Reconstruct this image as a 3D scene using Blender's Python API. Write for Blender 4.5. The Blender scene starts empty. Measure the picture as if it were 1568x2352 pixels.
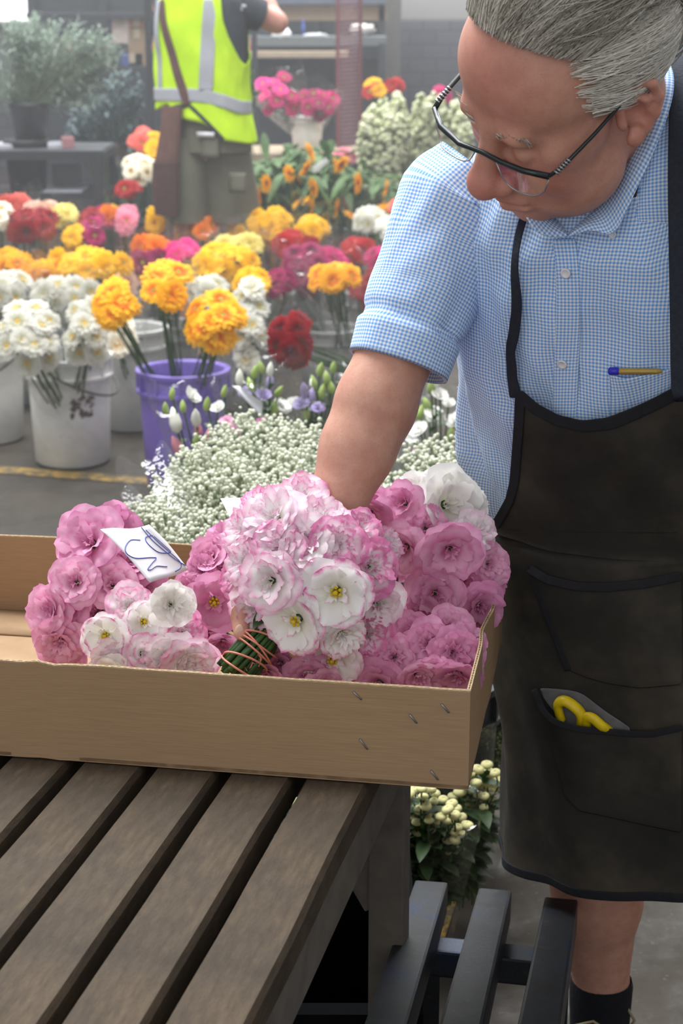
import bpy, bmesh, math, random
import numpy as np
from mathutils import Vector, Matrix, noise
random.seed(7)
rng = np.random.default_rng(7)
scn = bpy.context.scene
COL = scn.collection

# ------------------------------------------------------------------ camera, light, exposure
F_PX, PITCH, CAM_H = 3900.0, math.radians(16.5), 1.55
cd = bpy.data.cameras.new('camera'); cam = bpy.data.objects.new('camera', cd); COL.objects.link(cam)
cam.location = (0, 0, CAM_H); cam.rotation_euler = (math.pi / 2 - PITCH, 0, 0)
cd.sensor_fit = 'VERTICAL'; cd.sensor_height = 22.3; cd.lens = F_PX / 2352 * 22.3
cd.clip_start = 0.05
cd.dof.use_dof = True; cd.dof.focus_distance = 1.95; cd.dof.aperture_fstop = 5.6
scn.camera = cam

w = bpy.data.worlds.new('world'); scn.world = w; w.use_nodes = True
nt = w.node_tree; nt.nodes.clear()
wo = nt.nodes.new('ShaderNodeOutputWorld'); bg = nt.nodes.new('ShaderNodeBackground')
tc = nt.nodes.new('ShaderNodeTexCoord'); sx = nt.nodes.new('ShaderNodeSeparateXYZ')
mr = nt.nodes.new('ShaderNodeMapRange'); cr = nt.nodes.new('ShaderNodeMix'); cr.data_type = 'RGBA'
nt.links.new(tc.outputs['Generated'], sx.inputs[0]); nt.links.new(sx.outputs['Z'], mr.inputs[0])
mr.inputs[1].default_value = -0.1; mr.inputs[2].default_value = 0.7
nt.links.new(mr.outputs[0], cr.inputs[0])
cr.inputs[6].default_value = (0.55, 0.56, 0.58, 1); cr.inputs[7].default_value = (1.0, 1.0, 1.02, 1)
nt.links.new(cr.outputs[2], bg.inputs[0]); bg.inputs[1].default_value = 0.62
nt.links.new(bg.outputs[0], wo.inputs[0])

def area_light(name, loc, target, sx_, sy_, power, color=(1, 1, 1)):
    d = bpy.data.lights.new(name, 'AREA'); d.shape = 'RECTANGLE'; d.size = sx_; d.size_y = sy_
    d.energy = power; d.color = color
    o = bpy.data.objects.new(name, d); COL.objects.link(o); o.location = loc
    o.rotation_euler = (Vector(target) - Vector(loc)).to_track_quat('-Z', 'Y').to_euler()
    return o
# roof skylights of the market hall: one row over the aisle, one further back
area_light('skylight', (-1.2, 4.2, 6.0), (-0.2, 2.2, 0.8), 5.0, 3.0, 580, (0.97, 0.985, 1.0))
area_light('skylight_rear', (-0.5, 10.0, 6.2), (0.0, 9.0, 0.6), 9.0, 5.0, 1200, (0.97, 0.985, 1.0))
# unseen fill light added behind the camera to brighten box front and apron
area_light('front_fill', (-1.6, -3.2, 2.6), (0.1, 2.0, 0.9), 4.0, 3.2, 62, (1.0, 0.99, 0.97))
sd = bpy.data.lights.new('sun', 'SUN'); sd.energy = 0.9; sd.angle = math.radians(14); sd.color = (1, 0.985, 0.96)
so = bpy.data.objects.new('sun', sd); COL.objects.link(so)
so.rotation_euler = Vector((0.30, -0.25, -1.0)).to_track_quat('-Z', 'Y').to_euler()
vs = scn.view_settings
vs.view_transform = 'Standard'; vs.look = 'None'; vs.exposure = 0.0; vs.gamma = 1.0
vs.use_curve_mapping = False

# ------------------------------------------------------------------ pixel <-> place helpers (photo 1568 x 2352)
CP, SP = math.cos(PITCH), math.sin(PITCH)
def P(px, py, D):
    """world point on the pixel's ray at ground distance D from the camera"""
    th = PITCH + math.atan((py - 1176) / F_PX)
    z = CAM_H - D * math.tan(th)
    Z = D * CP + (CAM_H - z) * SP
    return Vector(((px - 784) / F_PX * Z, D, z))
def PH(px, py, h):
    th = PITCH + math.atan((py - 1176) / F_PX)
    return P(px, py, (CAM_H - h) / math.tan(th))
def depthZ(v): return v[1] * CP + (CAM_H - v[2]) * SP
CAMV = Vector((0, 0, CAM_H))

# ------------------------------------------------------------------ object helpers
def tag(o, label=None, cat=None, group=None, kind=None):
    if label: o['label'] = label
    if cat: o['category'] = cat
    if group: o['group'] = group
    if kind: o['kind'] = kind
    return o
def empty(name, loc, label=None, cat=None, group=None):
    o = bpy.data.objects.new(name, None); COL.objects.link(o); o.location = loc
    o.empty_display_size = 0.05
    return tag(o, label, cat, group)
def wloc(o):
    v = Vector((0, 0, 0))
    while o is not None:
        v = v + o.location; o = o.parent
    return v
def mesh_obj(name, verts, faces, mat=None, parent=None, origin=None, smooth=True, uvs=None, attrs=None, mats=None, fmat=None):
    """verts in world space; the object origin is the parent's (or 'origin')"""
    base = wloc(parent) if parent is not None else Vector((0, 0, 0))
    org = Vector(origin) if origin is not None else base
    V = np.asarray([tuple(v) for v in verts] if not isinstance(verts, np.ndarray) else verts, dtype=float) - np.array(org)
    me = bpy.data.meshes.new(name)
    me.from_pydata(V.tolist(), [], faces if not isinstance(faces, np.ndarray) else faces.tolist())
    if smooth: me.polygons.foreach_set('use_smooth', [True] * len(me.polygons))
    if uvs is not None:
        ul = me.uv_layers.new(name='UVMap')
        li = np.empty(len(me.loops), dtype=np.int32); me.loops.foreach_get('vertex_index', li)
        ul.data.foreach_set('uv', np.asarray(uvs, dtype=np.float32)[li].ravel())
    if attrs:
        for k, a in attrs.items():
            at = me.attributes.new(k, 'FLOAT', 'POINT'); at.data.foreach_set('value', np.asarray(a, dtype=np.float32))
    for m in (mats or ([mat] if mat else [])): me.materials.append(m)
    if fmat is not None: me.polygons.foreach_set('material_index', fmat)
    o = bpy.data.objects.new(name, me); COL.objects.link(o)
    o.parent = parent; o.location = org - base
    return o
class MB:
    """collects shapes into one mesh"""
    def __init__(s): s.v = []; s.f = []; s.m = []; s.uv = []; s.a = []
    def add(s, verts, faces, m=0, a=0.0, uv=None):
        n = len(s.v); s.v += [tuple(x) for x in verts]
        s.f += [tuple(i + n for i in f) for f in faces]; s.m += [m] * len(faces)
        s.a += (list(a) if hasattr(a, '__len__') else [a] * len(verts))
        s.uv += (list(uv) if uv is not None else [(0, 0)] * len(verts))
        return s
    def obox(s, c, ax, ay, az, m=0, bev=0.0):
        """box with centre c and half-axis vectors ax, ay, az, optionally chamfered"""
        c, ax, ay, az = map(Vector, (c, ax, ay, az))
        if bev <= 0:
            vs_ = [c + i * ax + j * ay + k * az for i in (-1, 1) for j in (-1, 1) for k in (-1, 1)]
            return s.add(vs_, [(0, 1, 3, 2), (4, 6, 7, 5), (0, 4, 5, 1), (2, 3, 7, 6), (0, 2, 6, 4), (1, 5, 7, 3)], m)
        bm = bmesh.new()
        vs_ = [bm.verts.new(c + i * ax + j * ay + k * az) for i in (-1, 1) for j in (-1, 1) for k in (-1, 1)]
        for f in [(0, 1, 3, 2), (4, 6, 7, 5), (0, 4, 5, 1), (2, 3, 7, 6), (0, 2, 6, 4), (1, 5, 7, 3)]: bm.faces.new([vs_[i] for i in f])
        bm.normal_update()
        bmesh.ops.bevel(bm, geom=bm.edges[:], offset=bev, segments=2, profile=0.6, affect='EDGES')
        bm.verts.index_update()
        s.add([v.co.copy() for v in bm.verts], [tuple(v.index for v in f.verts) for f in bm.faces], m); bm.free()
        return s
    def box(s, lo, hi, m=0, bev=0.0):
        lo, hi = Vector(lo), Vector(hi); c = (lo + hi) / 2; h = (hi - lo) / 2
        return s.obox(c, (h.x, 0, 0), (0, h.y, 0), (0, 0, h.z), m, bev)
    def tube(s, pts, rad, n=6, m=0, cap=True, a=0.0, flat=1.0):
        pts = [Vector(p) for p in pts]; k = len(pts)
        rad = rad if hasattr(rad, '__len__') else [rad] * k
        t0 = (pts[1] - pts[0]).normalized()
        up = Vector((0, 0, 1)) if abs(t0.z) < 0.9 else Vector((1, 0, 0))
        side = t0.cross(up).normalized(); vs_ = []
        for i, p in enumerate(pts):
            t = (pts[min(i + 1, k - 1)] - pts[max(i - 1, 0)]).normalized()
            side = (side - t * side.dot(t)).normalized(); b = t.cross(side)
            for j in range(n):
                q = 2 * math.pi * j / n
                vs_.append(p + rad[i] * (math.cos(q) * side + flat * math.sin(q) * b))
        fs = [(i * n + j, i * n + (j + 1) % n, (i + 1) * n + (j + 1) % n, (i + 1) * n + j) for i in range(k - 1) for j in range(n)]
        if cap: fs += [tuple(range(n))[::-1], tuple((k - 1) * n + j for j in range(n))]
        return s.add(vs_, fs, m, a)
    def lathe(s, c, prof, n=40, m=0, axis=None, cap0=False, cap1=False):
        """prof: list of (r, z) about the vertical axis at c"""
        c = Vector(c); vs_ = []; R = Matrix.Identity(3) if axis is None else Vector(axis).to_track_quat('Z', 'Y').to_matrix()
        for r, z in prof:
            for j in range(n):
                q = 2 * math.pi * j / n; vs_.append(c + R @ Vector((r * math.cos(q), r * math.sin(q), z)))
        k = len(prof)
        fs = [(i * n + j, i * n + (j + 1) % n, (i + 1) * n + (j + 1) % n, (i + 1) * n + j) for i in range(k - 1) for j in range(n)]
        if cap0: fs.append(tuple(range(n))[::-1])
        if cap1: fs.append(tuple((k - 1) * n + j for j in range(n)))
        return s.add(vs_, fs, m)
    def grid(s, pts, m=0, a=None, uv=None):
        """pts[i][j] grid of points"""
        ni, nj = len(pts), len(pts[0])
        fs = [(i * nj + j, i * nj + j + 1, (i + 1) * nj + j + 1, (i + 1) * nj + j) for i in range(ni - 1) for j in range(nj - 1)]
        return s.add([p for r in pts for p in r], fs, m, 0.0 if a is None else a, uv)
    def blob(s, c, r, m=0, seg=8, ring=6, sq=(1, 1, 1), axis=None):
        c = Vector(c); R = Matrix.Identity(3) if axis is None else Vector(axis).to_track_quat('Z', 'Y').to_matrix()
        vs_ = []
        for i in range(ring + 1):
            a_ = math.pi * i / ring
            for j in range(seg):
                q = 2 * math.pi * j / seg
                vs_.append(c + R @ Vector((r * sq[0] * math.sin(a_) * math.cos(q), r * sq[1] * math.sin(a_) * math.sin(q), r * sq[2] * math.cos(a_))))
        fs = [(i * seg + j, (i + 1) * seg + j, (i + 1) * seg + (j + 1) % seg, i * seg + (j + 1) % seg) for i in range(ring) for j in range(seg)]
        return s.add(vs_, fs, m)
    def build(s, name, mat=None, parent=None, origin=None, smooth=True, mats=None, attr=None, uv=False):
        return mesh_obj(name, s.v, s.f, mat, parent, origin, smooth, mats=mats, fmat=s.m if mats else None,
                        attrs={attr: s.a} if attr else None, uvs=s.uv if uv else None)
def solidify(o, t, off=0.0):
    m = o.modifiers.new('thickness', 'SOLIDIFY'); m.thickness = t; m.offset = off; return o
def subsurf(o, n=1):
    m = o.modifiers.new('smooth', 'SUBSURF'); m.levels = n; m.render_levels = n; return o
def dup(o, parent=None, mtx=None):
    c = o.copy(); COL.objects.link(c); c.parent = parent
    if mtx is not None: c.matrix_local = mtx
    return c
def lerp(a, b, t): return a + (b - a) * t
def interp(x, xs, ys): return float(np.interp(x, xs, ys))

# ------------------------------------------------------------------ materials
def srgb(r, g, b):
    f = lambda c: ((c / 255) / 12.92 if c / 255 <= 0.04045 else ((c / 255 + 0.055) / 1.055) ** 2.4)
    return (f(r), f(g), f(b), 1.0)
class NT:
    def __init__(s, name):
        s.m = bpy.data.materials.new(name); s.m.use_nodes = True; s.t = s.m.node_tree
        s.p = s.t.nodes['Principled BSDF']; s.out = s.t.nodes['Material Output']
    def n(s, typ, **kw):
        x = s.t.nodes.new(typ)
        for k, v in kw.items():
            if k.startswith('i_'): x.inputs[k[2:].replace('_', ' ')].default_value = v
            else: setattr(x, k, v)
        return x
    def l(s, a, b): s.t.links.new(a, b)
    def coords(s, kind='Object', scale=(1, 1, 1), rot=(0, 0, 0)):
        c = s.n('ShaderNodeTexCoord'); mp = s.n('ShaderNodeMapping')
        mp.inputs['Scale'].default_value = scale; mp.inputs['Rotation'].default_value = rot
        s.l(c.outputs[kind], mp.inputs[0]); return mp.outputs[0]
    def noise(s, vec, scale=5, detail=4, rough=0.55):
        x = s.n('ShaderNodeTexNoise'); x.inputs['Scale'].default_value = scale; x.inputs['Detail'].default_value = detail
        x.inputs['Roughness'].default_value = rough
        if vec is not None: s.l(vec, x.inputs['Vector'])
        return x.outputs['Fac']
    def ramp(s, fac, stops, interp_='LINEAR'):
        x = s.n('ShaderNodeValToRGB'); e = x.color_ramp.elements; x.color_ramp.interpolation = interp_
        while len(e) < len(stops): e.new(0.5)
        for el, (p, c) in zip(e, stops): el.position = p; el.color = c
        s.l(fac, x.inputs[0]); return x.outputs[0]
    def mix(s, fac, a, b, blend='MIX'):
        x = s.n('ShaderNodeMix'); x.data_type = 'RGBA'; x.blend_type = blend
        for i, v in ((0, fac), (6, a), (7, b)):
            if isinstance(v, (int, float, tuple)): x.inputs[i].default_value = v
            else: s.l(v, x.inputs[i])
        return x.outputs[2]
    def math(s, op, a, b=0.0):
        x = s.n('ShaderNodeMath', operation=op)
        for i, v in ((0, a), (1, b)):
            if isinstance(v, (int, float)): x.inputs[i].default_value = v
            else: s.l(v, x.inputs[i])
        return x.outputs[0]
    def base(s, c):
        if isinstance(c, tuple): s.p.inputs['Base Color'].default_value = c
        else: s.l(c, s.p.inputs['Base Color'])
    def bump(s, h, strength=0.3, dist=0.002):
        x = s.n('ShaderNodeBump'); x.inputs['Strength'].default_value = strength; x.inputs['Distance'].default_value = dist
        s.l(h, x.inputs['Height']); s.l(x.outputs[0], s.p.inputs['Normal'])
    def rough(s, r, spec=0.4):
        s.p.inputs['Roughness'].default_value = r; s.p.inputs['Specular IOR Level'].default_value = spec
MATS = {}
def M(name, rgb, rough=0.6, var=0.12, scale=30.0, metal=0.0, spec=0.35, bump=0.0, rgb2=None, trans=0.0):
    """plain procedural material: two close tones mixed by noise"""
    if name in MATS: return MATS[name]
    k = NT(name); c1 = srgb(*rgb); c2 = srgb(*rgb2) if rgb2 else tuple(x * (1 - var) for x in c1[:3]) + (1,)
    v = k.coords(); f = k.noise(v, scale, 5)
    k.base(k.ramp(f, [(0.3, c2), (0.7, c1)])); k.rough(rough, spec); k.p.inputs['Metallic'].default_value = metal
    if bump: k.bump(f, bump, 0.003)
    if trans:
        tr = k.n('ShaderNodeBsdfTranslucent'); ms = k.n('ShaderNodeMixShader'); ms.inputs[0].default_value = trans
        k.l(k.ramp(f, [(0.3, c2), (0.7, c1)]), tr.inputs[0]); k.l(k.p.outputs[0], ms.inputs[1]); k.l(tr.outputs[0], ms.inputs[2])
        k.l(ms.outputs[0], k.out.inputs[0])
    MATS[name] = k.m; return k.m

def mat_wood():
    k = NT('weathered_timber'); g = k.noise(k.coords('Object', (22, 4.0, 22)), 6, 7, 0.72)
    st = k.noise(k.coords(), 7, 5, 0.65); fi = k.noise(k.coords('Object', (120, 26, 60)), 5, 6, 0.8)
    c = k.ramp(g, [(0.25, srgb(70, 60, 49)), (0.5, srgb(96, 83, 67)), (0.75, srgb(118, 104, 85))])
    c = k.mix(k.ramp(st, [(0.35, (0.65, 0.65, 0.65, 1)), (0.62, (0, 0, 0, 1))]), c, srgb(60, 54, 48))
    cr = k.noise(k.coords('Object', (5, 30, 6), (0, 0, 0.25)), 4, 5, 0.7)
    c = k.mix(k.ramp(cr, [(0.66, (0, 0, 0, 1)), (0.74, (0.4, 0.4, 0.4, 1))]), c, srgb(46, 40, 36))
    sc = k.noise(k.coords('Object', (6, 22, 6)), 5, 6, 0.75)
    c = k.mix(k.ramp(sc, [(0.69, (0, 0, 0, 1)), (0.78, (0.4, 0.4, 0.4, 1))]), c, srgb(150, 144, 136))
    c = k.mix(0.5, c, k.ramp(fi, [(0.3, srgb(52, 46, 40)), (0.7, srgb(124, 112, 97))]), 'OVERLAY')
    k.base(c); k.rough(0.75, 0.25); k.bump(k.math('ADD', g, k.math('MULTIPLY', fi, 0.9)), 0.5, 0.002); return k.m
def mat_card(name='corrugated_cardboard', a=(166, 138, 107), b=(152, 125, 96)):
    k = NT(name); f = k.noise(k.coords('Object', (3, 3, 120)), 8, 4); n2 = k.noise(k.coords(), 3, 4)
    c = k.ramp(f, [(0.3, srgb(*b)), (0.7, srgb(*a))]); c = k.mix(k.ramp(n2, [(0.4, (0, 0, 0, 1)), (0.75, (0.3, 0.3, 0.3, 1))]), c, srgb(138, 112, 85))
    k.base(c); k.rough(0.8, 0.2); k.bump(f, 0.12, 0.001); return k.m
WOOD = mat_wood(); CARD = mat_card()
CARD_EDGE = M('cardboard_flute_edge', (188, 164, 130), 0.85, 0.3, 200)
STEEL_DARK = None
# ------------------------------------------------------------------ the setting
def mat_floor():
    k = NT('stained_concrete'); v = k.coords(); a = k.noise(v, 0.9, 6, 0.62); b = k.noise(v, 7, 6, 0.7); f = k.noise(v, 60, 3, 0.6)
    c = k.ramp(a, [(0.3, srgb(46, 43, 38)), (0.5, srgb(60, 55, 48)), (0.7, srgb(82, 74, 63))])
    c = k.mix(k.ramp(b, [(0.38, (0.6, 0.6, 0.6, 1)), (0.62, (0, 0, 0, 1))]), c, srgb(44, 39, 33))
    c = k.mix(k.ramp(f, [(0.62, (0, 0, 0, 1)), (0.8, (0.4, 0.4, 0.4, 1))]), c, srgb(118, 108, 94))
    k.base(c); k.rough(0.5, 0.25)
    r = k.ramp(b, [(0.35, (0.45, 0.45, 0.45, 1)), (0.6, (0.85, 0.85, 0.85, 1))]); k.l(r, k.p.inputs['Roughness'])
    k.bump(k.math('ADD', b, k.math('MULTIPLY', f, 0.4)), 0.25, 0.004); return k.m
def mat_line():
    k = NT('worn_yellow_paint'); v = k.coords(); b = k.noise(v, 22, 6, 0.75)
    k.base(k.ramp(b, [(0.44, srgb(74, 66, 52)), (0.56, srgb(150, 120, 46)), (0.8, srgb(172, 138, 56))])); k.rough(0.7); return k.m
fl = MB(); fl.add([(-9, -0.6, 0), (9, -0.6, 0), (9, 15, 0), (-9, 15, 0)], [(0, 1, 2, 3)])
tag(fl.build('floor', mat_floor()), kind='structure')
def floor_line(name, pts, wid):
    m = MB(); n = 40; rows = []
    for i in range(n + 1):
        t = i / n * (len(pts) - 1); j = min(int(t), len(pts) - 2); p = pts[j].lerp(pts[j + 1], t - j)
        d = (pts[j + 1] - pts[j]).normalized(); q = Vector((-d.y, d.x, 0)) * wid / 2
        rows.append([(p.x - q.x, p.y - q.y, 0.003), (p.x + q.x, p.y + q.y, 0.003)])
    m.grid(rows); return tag(m.build(name, LINE), kind='structure')
LINE = mat_line()
floor_line('trim_1', [PH(-420, 1040, 0), PH(0, 1080, 0), PH(310, 1104, 0), PH(700, 1140, 0)], 0.085)
floor_line('trim_2', [PH(950, 2230, 0), PH(1050, 1930, 0), PH(1130, 1650, 0)], 0.07)
def mat_wall():
    k = NT('painted_block_wall'); v = k.coords('Object', (1, 1, 1)); br = k.n('ShaderNodeTexBrick')
    k.l(k.coords('Object', (1, 1, 1), (math.pi / 2, 0, 0)), br.inputs['Vector'])
    br.inputs['Scale'].default_value = 2.5; br.inputs['Color1'].default_value = srgb(142, 142, 152); br.inputs['Color2'].default_value = srgb(132, 132, 143)
    br.inputs['Mortar'].default_value = srgb(118, 118, 128); br.inputs['Mortar Size'].default_value = 0.012
    s_ = k.n('ShaderNodeSeparateXYZ'); k.l(v, s_.inputs[0])
    hi = k.n('ShaderNodeMapRange'); hi.inputs[1].default_value = 1.46; hi.inputs[2].default_value = 1.49; k.l(s_.outputs['Z'], hi.inputs[0])
    c = k.mix(hi.outputs[0], br.outputs[0], srgb(205, 204, 202)); k.base(c); k.rough(0.7); return k.m
MW = mat_wall(); wb = MB()
wb.box((-9, 13.0, 0), (9, 13.25, 4.5)); tag(wb.build('wall_back', MW), kind='structure')

# ------------------------------------------------------------------ slatted timber table
TH = 0.75
sdir = Vector((math.sin(math.radians(13)), math.cos(math.radians(13)), 0)); pdir = Vector((sdir.y, -sdir.x, 0))
e0 = PH(840, 1805, TH)                       # far point of the right slat's right edge
table = empty('slatted_table', (e0.x - 0.3, e0.y - 0.3, 0), 'weathered grey-brown slatted timber table under the cardboard flower box', 'table')
SW, SG, ST = 0.0685, 0.0150, 0.034
far = 0.33
for i in range(12):
    c = e0 - pdir * (SW / 2 + i * (SW + SG)) + sdir * (far - 0.72) + Vector((0, 0, -ST / 2 + rng.normal(0, 0.0006)))
    m = MB(); L = 0.72
    # slightly wavy worn board: cross sections along the length
    rows = []; ns = 26
    prof = [(-1, -1), (-1, 0.55), (-0.9, 1), (0.9, 1), (1, 0.55), (1, -1)]
    for k_ in range(ns + 1):
        t = -L + 2 * L * k_ / ns; wv = 0.0016 * noise.noise(Vector((t * 6, i * 3.1, 0))); wz = 0.0010 * noise.noise(Vector((t * 9, i * 5.7, 4)))
        rows.append([tuple(Vector((a_ * (SW / 2 + wv * (1 if a_ > 0 else -0.6)), t, b_ * ST / 2 + (wz if b_ > 0 else 0)))) for a_, b_ in prof] )
    for r in rows: r.append(r[0])
    m.grid(rows); m.add(rows[0][:6], [tuple(range(6))]); m.add(rows[-1][:6], [tuple(range(6))[::-1]])
    o = m.build('slat', WOOD, None, smooth=False); o.parent = table
    o.matrix_local = Matrix.Translation(c - table.location) @ Matrix.Rotation(-math.radians(13), 4, 'Z')
def tbar(name, a, b, w_, h_, mat):
    a, b = Vector(a), Vector(b); d = (b - a); up = Vector((0, 0, 1)) if abs(d.normalized().z) < 0.9 else sdir
    s_ = d.normalized().cross(up).normalized(); u = s_.cross(d.normalized())
    m = MB(); m.obox((a + b) / 2, d / 2, s_ * w_ / 2, u * h_ / 2, 0, 0.002); return m.build(name, mat, table, smooth=False)
WOOD_GREY = M('grey_timber', (104, 98, 90), 0.8, 0.35, 25, bump=0.3)
zt = TH - ST
rr = e0 - pdir * 0.022
tbar('apron_board', rr + sdir * (far - 0.01) + Vector((0, 0, -ST - 0.035)), rr - sdir * 1.08 + Vector((0, 0, -ST - 0.035)), 0.035, 0.07, WOOD_GREY)
tbar('apron_board', e0 + sdir * (far - 0.03) + Vector((0, 0, -ST - 0.04)) - pdir * 0.05, e0 - pdir * 0.98 + sdir * (far - 0.03) + Vector((0, 0, -ST - 0.04)), 0.035, 0.075, WOOD_GREY)
tbar('cross_rail', e0 - sdir * 0.55 + Vector((0, 0, -ST - 0.03)) - pdir * 0.05, e0 - pdir * 0.98 - sdir * 0.55 + Vector((0, 0, -ST - 0.03)), 0.04, 0.06, WOOD_GREY)
for q, s_ in ((-0.022, far - 0.085), (-0.93, far - 0.085), (-0.045, -1.06), (-0.93, -1.06)):
    b = e0 + pdir * q + sdir * s_
    tbar('leg', (b.x, b.y, 0), (b.x, b.y, zt), 0.044, 0.044, WOOD_GREY)
b = e0 + sdir * (far - 0.12); b.z = 0
tbar('brace', b - pdir * .15 + sdir * .03 + Vector((0, 0, zt - 0.03)), b - pdir * .03 + sdir * .03 + Vector((0, 0, zt - 0.24)), 0.025, 0.045, WOOD_GREY)
b = e0 - pdir * 0.5 + sdir * (far - 0.04)
tbar('lower_rail', (b.x - 0.45, b.y + 0.10, 0.16), (b.x + 0.40, b.y - 0.10, 0.16), 0.04, 0.06, WOOD_GREY)

# ------------------------------------------------------------------ corrugated flower carton
BZ = TH + 0.002
c0 = PH(1075, 1815, BZ); cl = PH(0, 1735, BZ); bx = (c0 - cl); bx.z = 0; bx.normalize(); by = Vector((-bx.y, bx.x, 0))
BL, BD, BH, BT = 1.02, 0.445, 0.113, 0.004
box = empty('cardboard_box', (c0.x, c0.y, BZ), 'open brown corrugated cardboard flower box full of pink blooms on the slatted table', 'box')
def bp(u, d, z): return Vector((c0.x, c0.y, BZ)) - bx * u + by * d + Vector((0, 0, z))   # u: from the right end, d: depth
def panel(name, a, b, t_in, z0, z1, folds=(), sag=0.0):
    """upright wall from a to b (u,d pairs); t_in = inward direction"""
    n = 90; front = []; A, B_ = bp(a[0], a[1], 0), bp(b[0], b[1], 0); m = MB(); L = (B_ - A).length
    for side in (0, 1):
        rows = []
        for j in range(n + 1):
            t = j / n; p = A.lerp(B_, t)
            off = sum(am * math.exp(-((t * L - pos) / wd) ** 2) for pos, am, wd in folds)
            dz = 0.0012 * noise.noise(Vector((t * L * 14, a[1] * 9, 1))) + sag * math.sin(t * math.pi)
            rows.append([p + t_in * (side * BT + off * (0.5 + zz)) + Vector((0, 0, lerp(z0, z1, zz) + (dz if zz == 1 else 0))) for zz in (0, 0.25, 0.5, 0.75, 1)])
        m.grid(rows)
        if side == 0: front = rows
        else: back = rows
    o1 = m.build(name, CARD, box)
    # exposed flute along the top edge: zig-zag ribbon between the two liners
    e = MB(); nz = int(L / 0.0035)
    tops = [[front[j][4], back[j][4]] for j in range(n + 1)]
    e.grid([[f_ + Vector((0, 0, 0)), b_] for f_, b_ in tops], 1)
    for side in (0, 1):
        q = [(t_[side] + t_in * (0.0006 if side == 0 else -0.0006)) for t_ in tops]
        e.grid([[p - t_in * 0.0005 + Vector((0, 0, -0.0008)), p - t_in * 0.0005 + Vector((0, 0, 0.0009)), p + t_in * 0.0005 + Vector((0, 0, 0.0009)), p + t_in * 0.0005 + Vector((0, 0, -0.0008))] for p in q], 0)
    zz = []
    for j in range(nz + 1):
        t = j / nz * n; i0 = min(int(t), n - 1); f_ = tops[i0][0].lerp(tops[i0 + 1][0], t - i0); b_ = tops[i0][1].lerp(tops[i0 + 1][1], t - i0)
        s_ = 0.5 + 0.42 * math.sin(j * math.pi / 2); p = f_.lerp(b_, s_)
        zz.append([p + Vector((0, 0, -0.001)), p + Vector((0, 0, 0.0012))])
    e.grid(zz, 0); eo = e.build('flute_edge', None, o1, mats=[CARD_EDGE, CARD_DARK], smooth=False); solidify(eo, 0.0005)
    return o1
CARD_DARK = M('cardboard_flute_shadow', (118, 94, 68), 0.9, 0.3, 90)
panel('front_panel', (0, 0), (BL, 0), by, 0, BH, folds=((0.475, 0.0035, 0.010), (0.455, -0.002, 0.006)))
panel('back_panel', (0, BD), (BL, BD), -by, 0, BH, folds=((0.5, 0.003, 0.02),))
panel('side_panel', (0, 0.004), (0, BD - 0.004), -bx, 0, BH, folds=((0.26, -0.0022, 0.03), (0.18, 0.002, 0.03)))
panel('side_panel', (BL, 0.004), (BL, BD - 0.004), bx, 0, BH)
m = MB(); m.obox(bp(BL / 2, BD / 2, 0.003), bx * BL / 2, by * BD / 2, (0, 0, 0.002)); m.build('bottom_panel', CARD, box, smooth=False)
# inner flap standing against the back wall at the left, and the wet stain's darker liner
m = MB(); rows = [[bp(u, BD - 0.006 - 0.09 * t, 0.006 + 0.002 * math.sin(t * 3)) for t in (0, 0.33, 0.66, 1)] for u in np.linspace(0.02, BL - 0.02, 12)]
m.grid(rows); solidify(m.build('inner_flap', CARD, box), 0.003)
STAPLE = M('staple_wire', (150, 152, 155), 0.35, 0.2, 300, metal=0.9)
for (x1, y1, x2, y2) in ((812, 1588, 830, 1606), (1014, 1616, 1031, 1636), (941, 1640, 957, 1660), (827, 1697, 844, 1720), (990, 1769, 1006, 1790)):
    def onfront(x, y):      # intersect the ray with the front wall
        d = (P(x, y, 1.0) - CAMV); n_ = by; t = (bp(0, 0, 0) - CAMV).dot(n_) / d.dot(n_); return CAMV + d * t - by * 0.0008
    a, b = onfront(x1, y1), onfront(x2, y2); m = MB()
    m.tube([a + by * 0.003, a - by * 0.0003, a.lerp(b, 0.05) - by * 0.0009, a.lerp(b, 0.95) - by * 0.0009, b - by * 0.0003, b + by * 0.003], 0.0009, 6, flat=0.6)
    m.build('staple', STAPLE, box)

# ------------------------------------------------------------------ steel rack with three square bars in front
def mat_bluesteel():
    k = NT('worn_blue_steel'); v = k.coords(); a = k.noise(v, 6, 6, 0.7); b = k.noise(k.coords('Object', (4, 4, 4)), 14, 6, 0.75)
    c = k.ramp(a, [(0.35, srgb(34, 35, 37)), (0.52, srgb(42, 45, 50)), (0.62, srgb(32, 45, 70)), (0.72, srgb(30, 31, 34))])
    c = k.mix(k.ramp(b, [(0.55, (0, 0, 0, 1)), (0.72, (0.6, 0.6, 0.6, 1))]), c, srgb(72, 68, 66)); k.base(c)
    k.rough(0.45, 0.5); k.p.inputs['Metallic'].default_value = 0.35; k.bump(b, 0.25, 0.002); return k.m
BLUE = mat_bluesteel()
rk0 = P(1130, 2045, 2.165)
rack = empty('steel_rack', (rk0.x, rk0.y - 0.3, 0), 'low dark blue steel rack of square bars beside the slatted table', 'rack')
def bar_between(name, a, b, wd, ht, mat, parent, bev=0.004, upv=Vector((0, 0, 1))):
    a, b = Vector(a), Vector(b); d = (b - a).normalized(); s_ = d.cross(upv).normalized(); u = s_.cross(d)
    m = MB(); m.obox((a + b) / 2 - u * ht / 2, (b - a) / 2, s_ * wd / 2, u * ht / 2, 0, bev); return m.build(name, mat, parent, smooth=False)
ends = []
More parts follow.
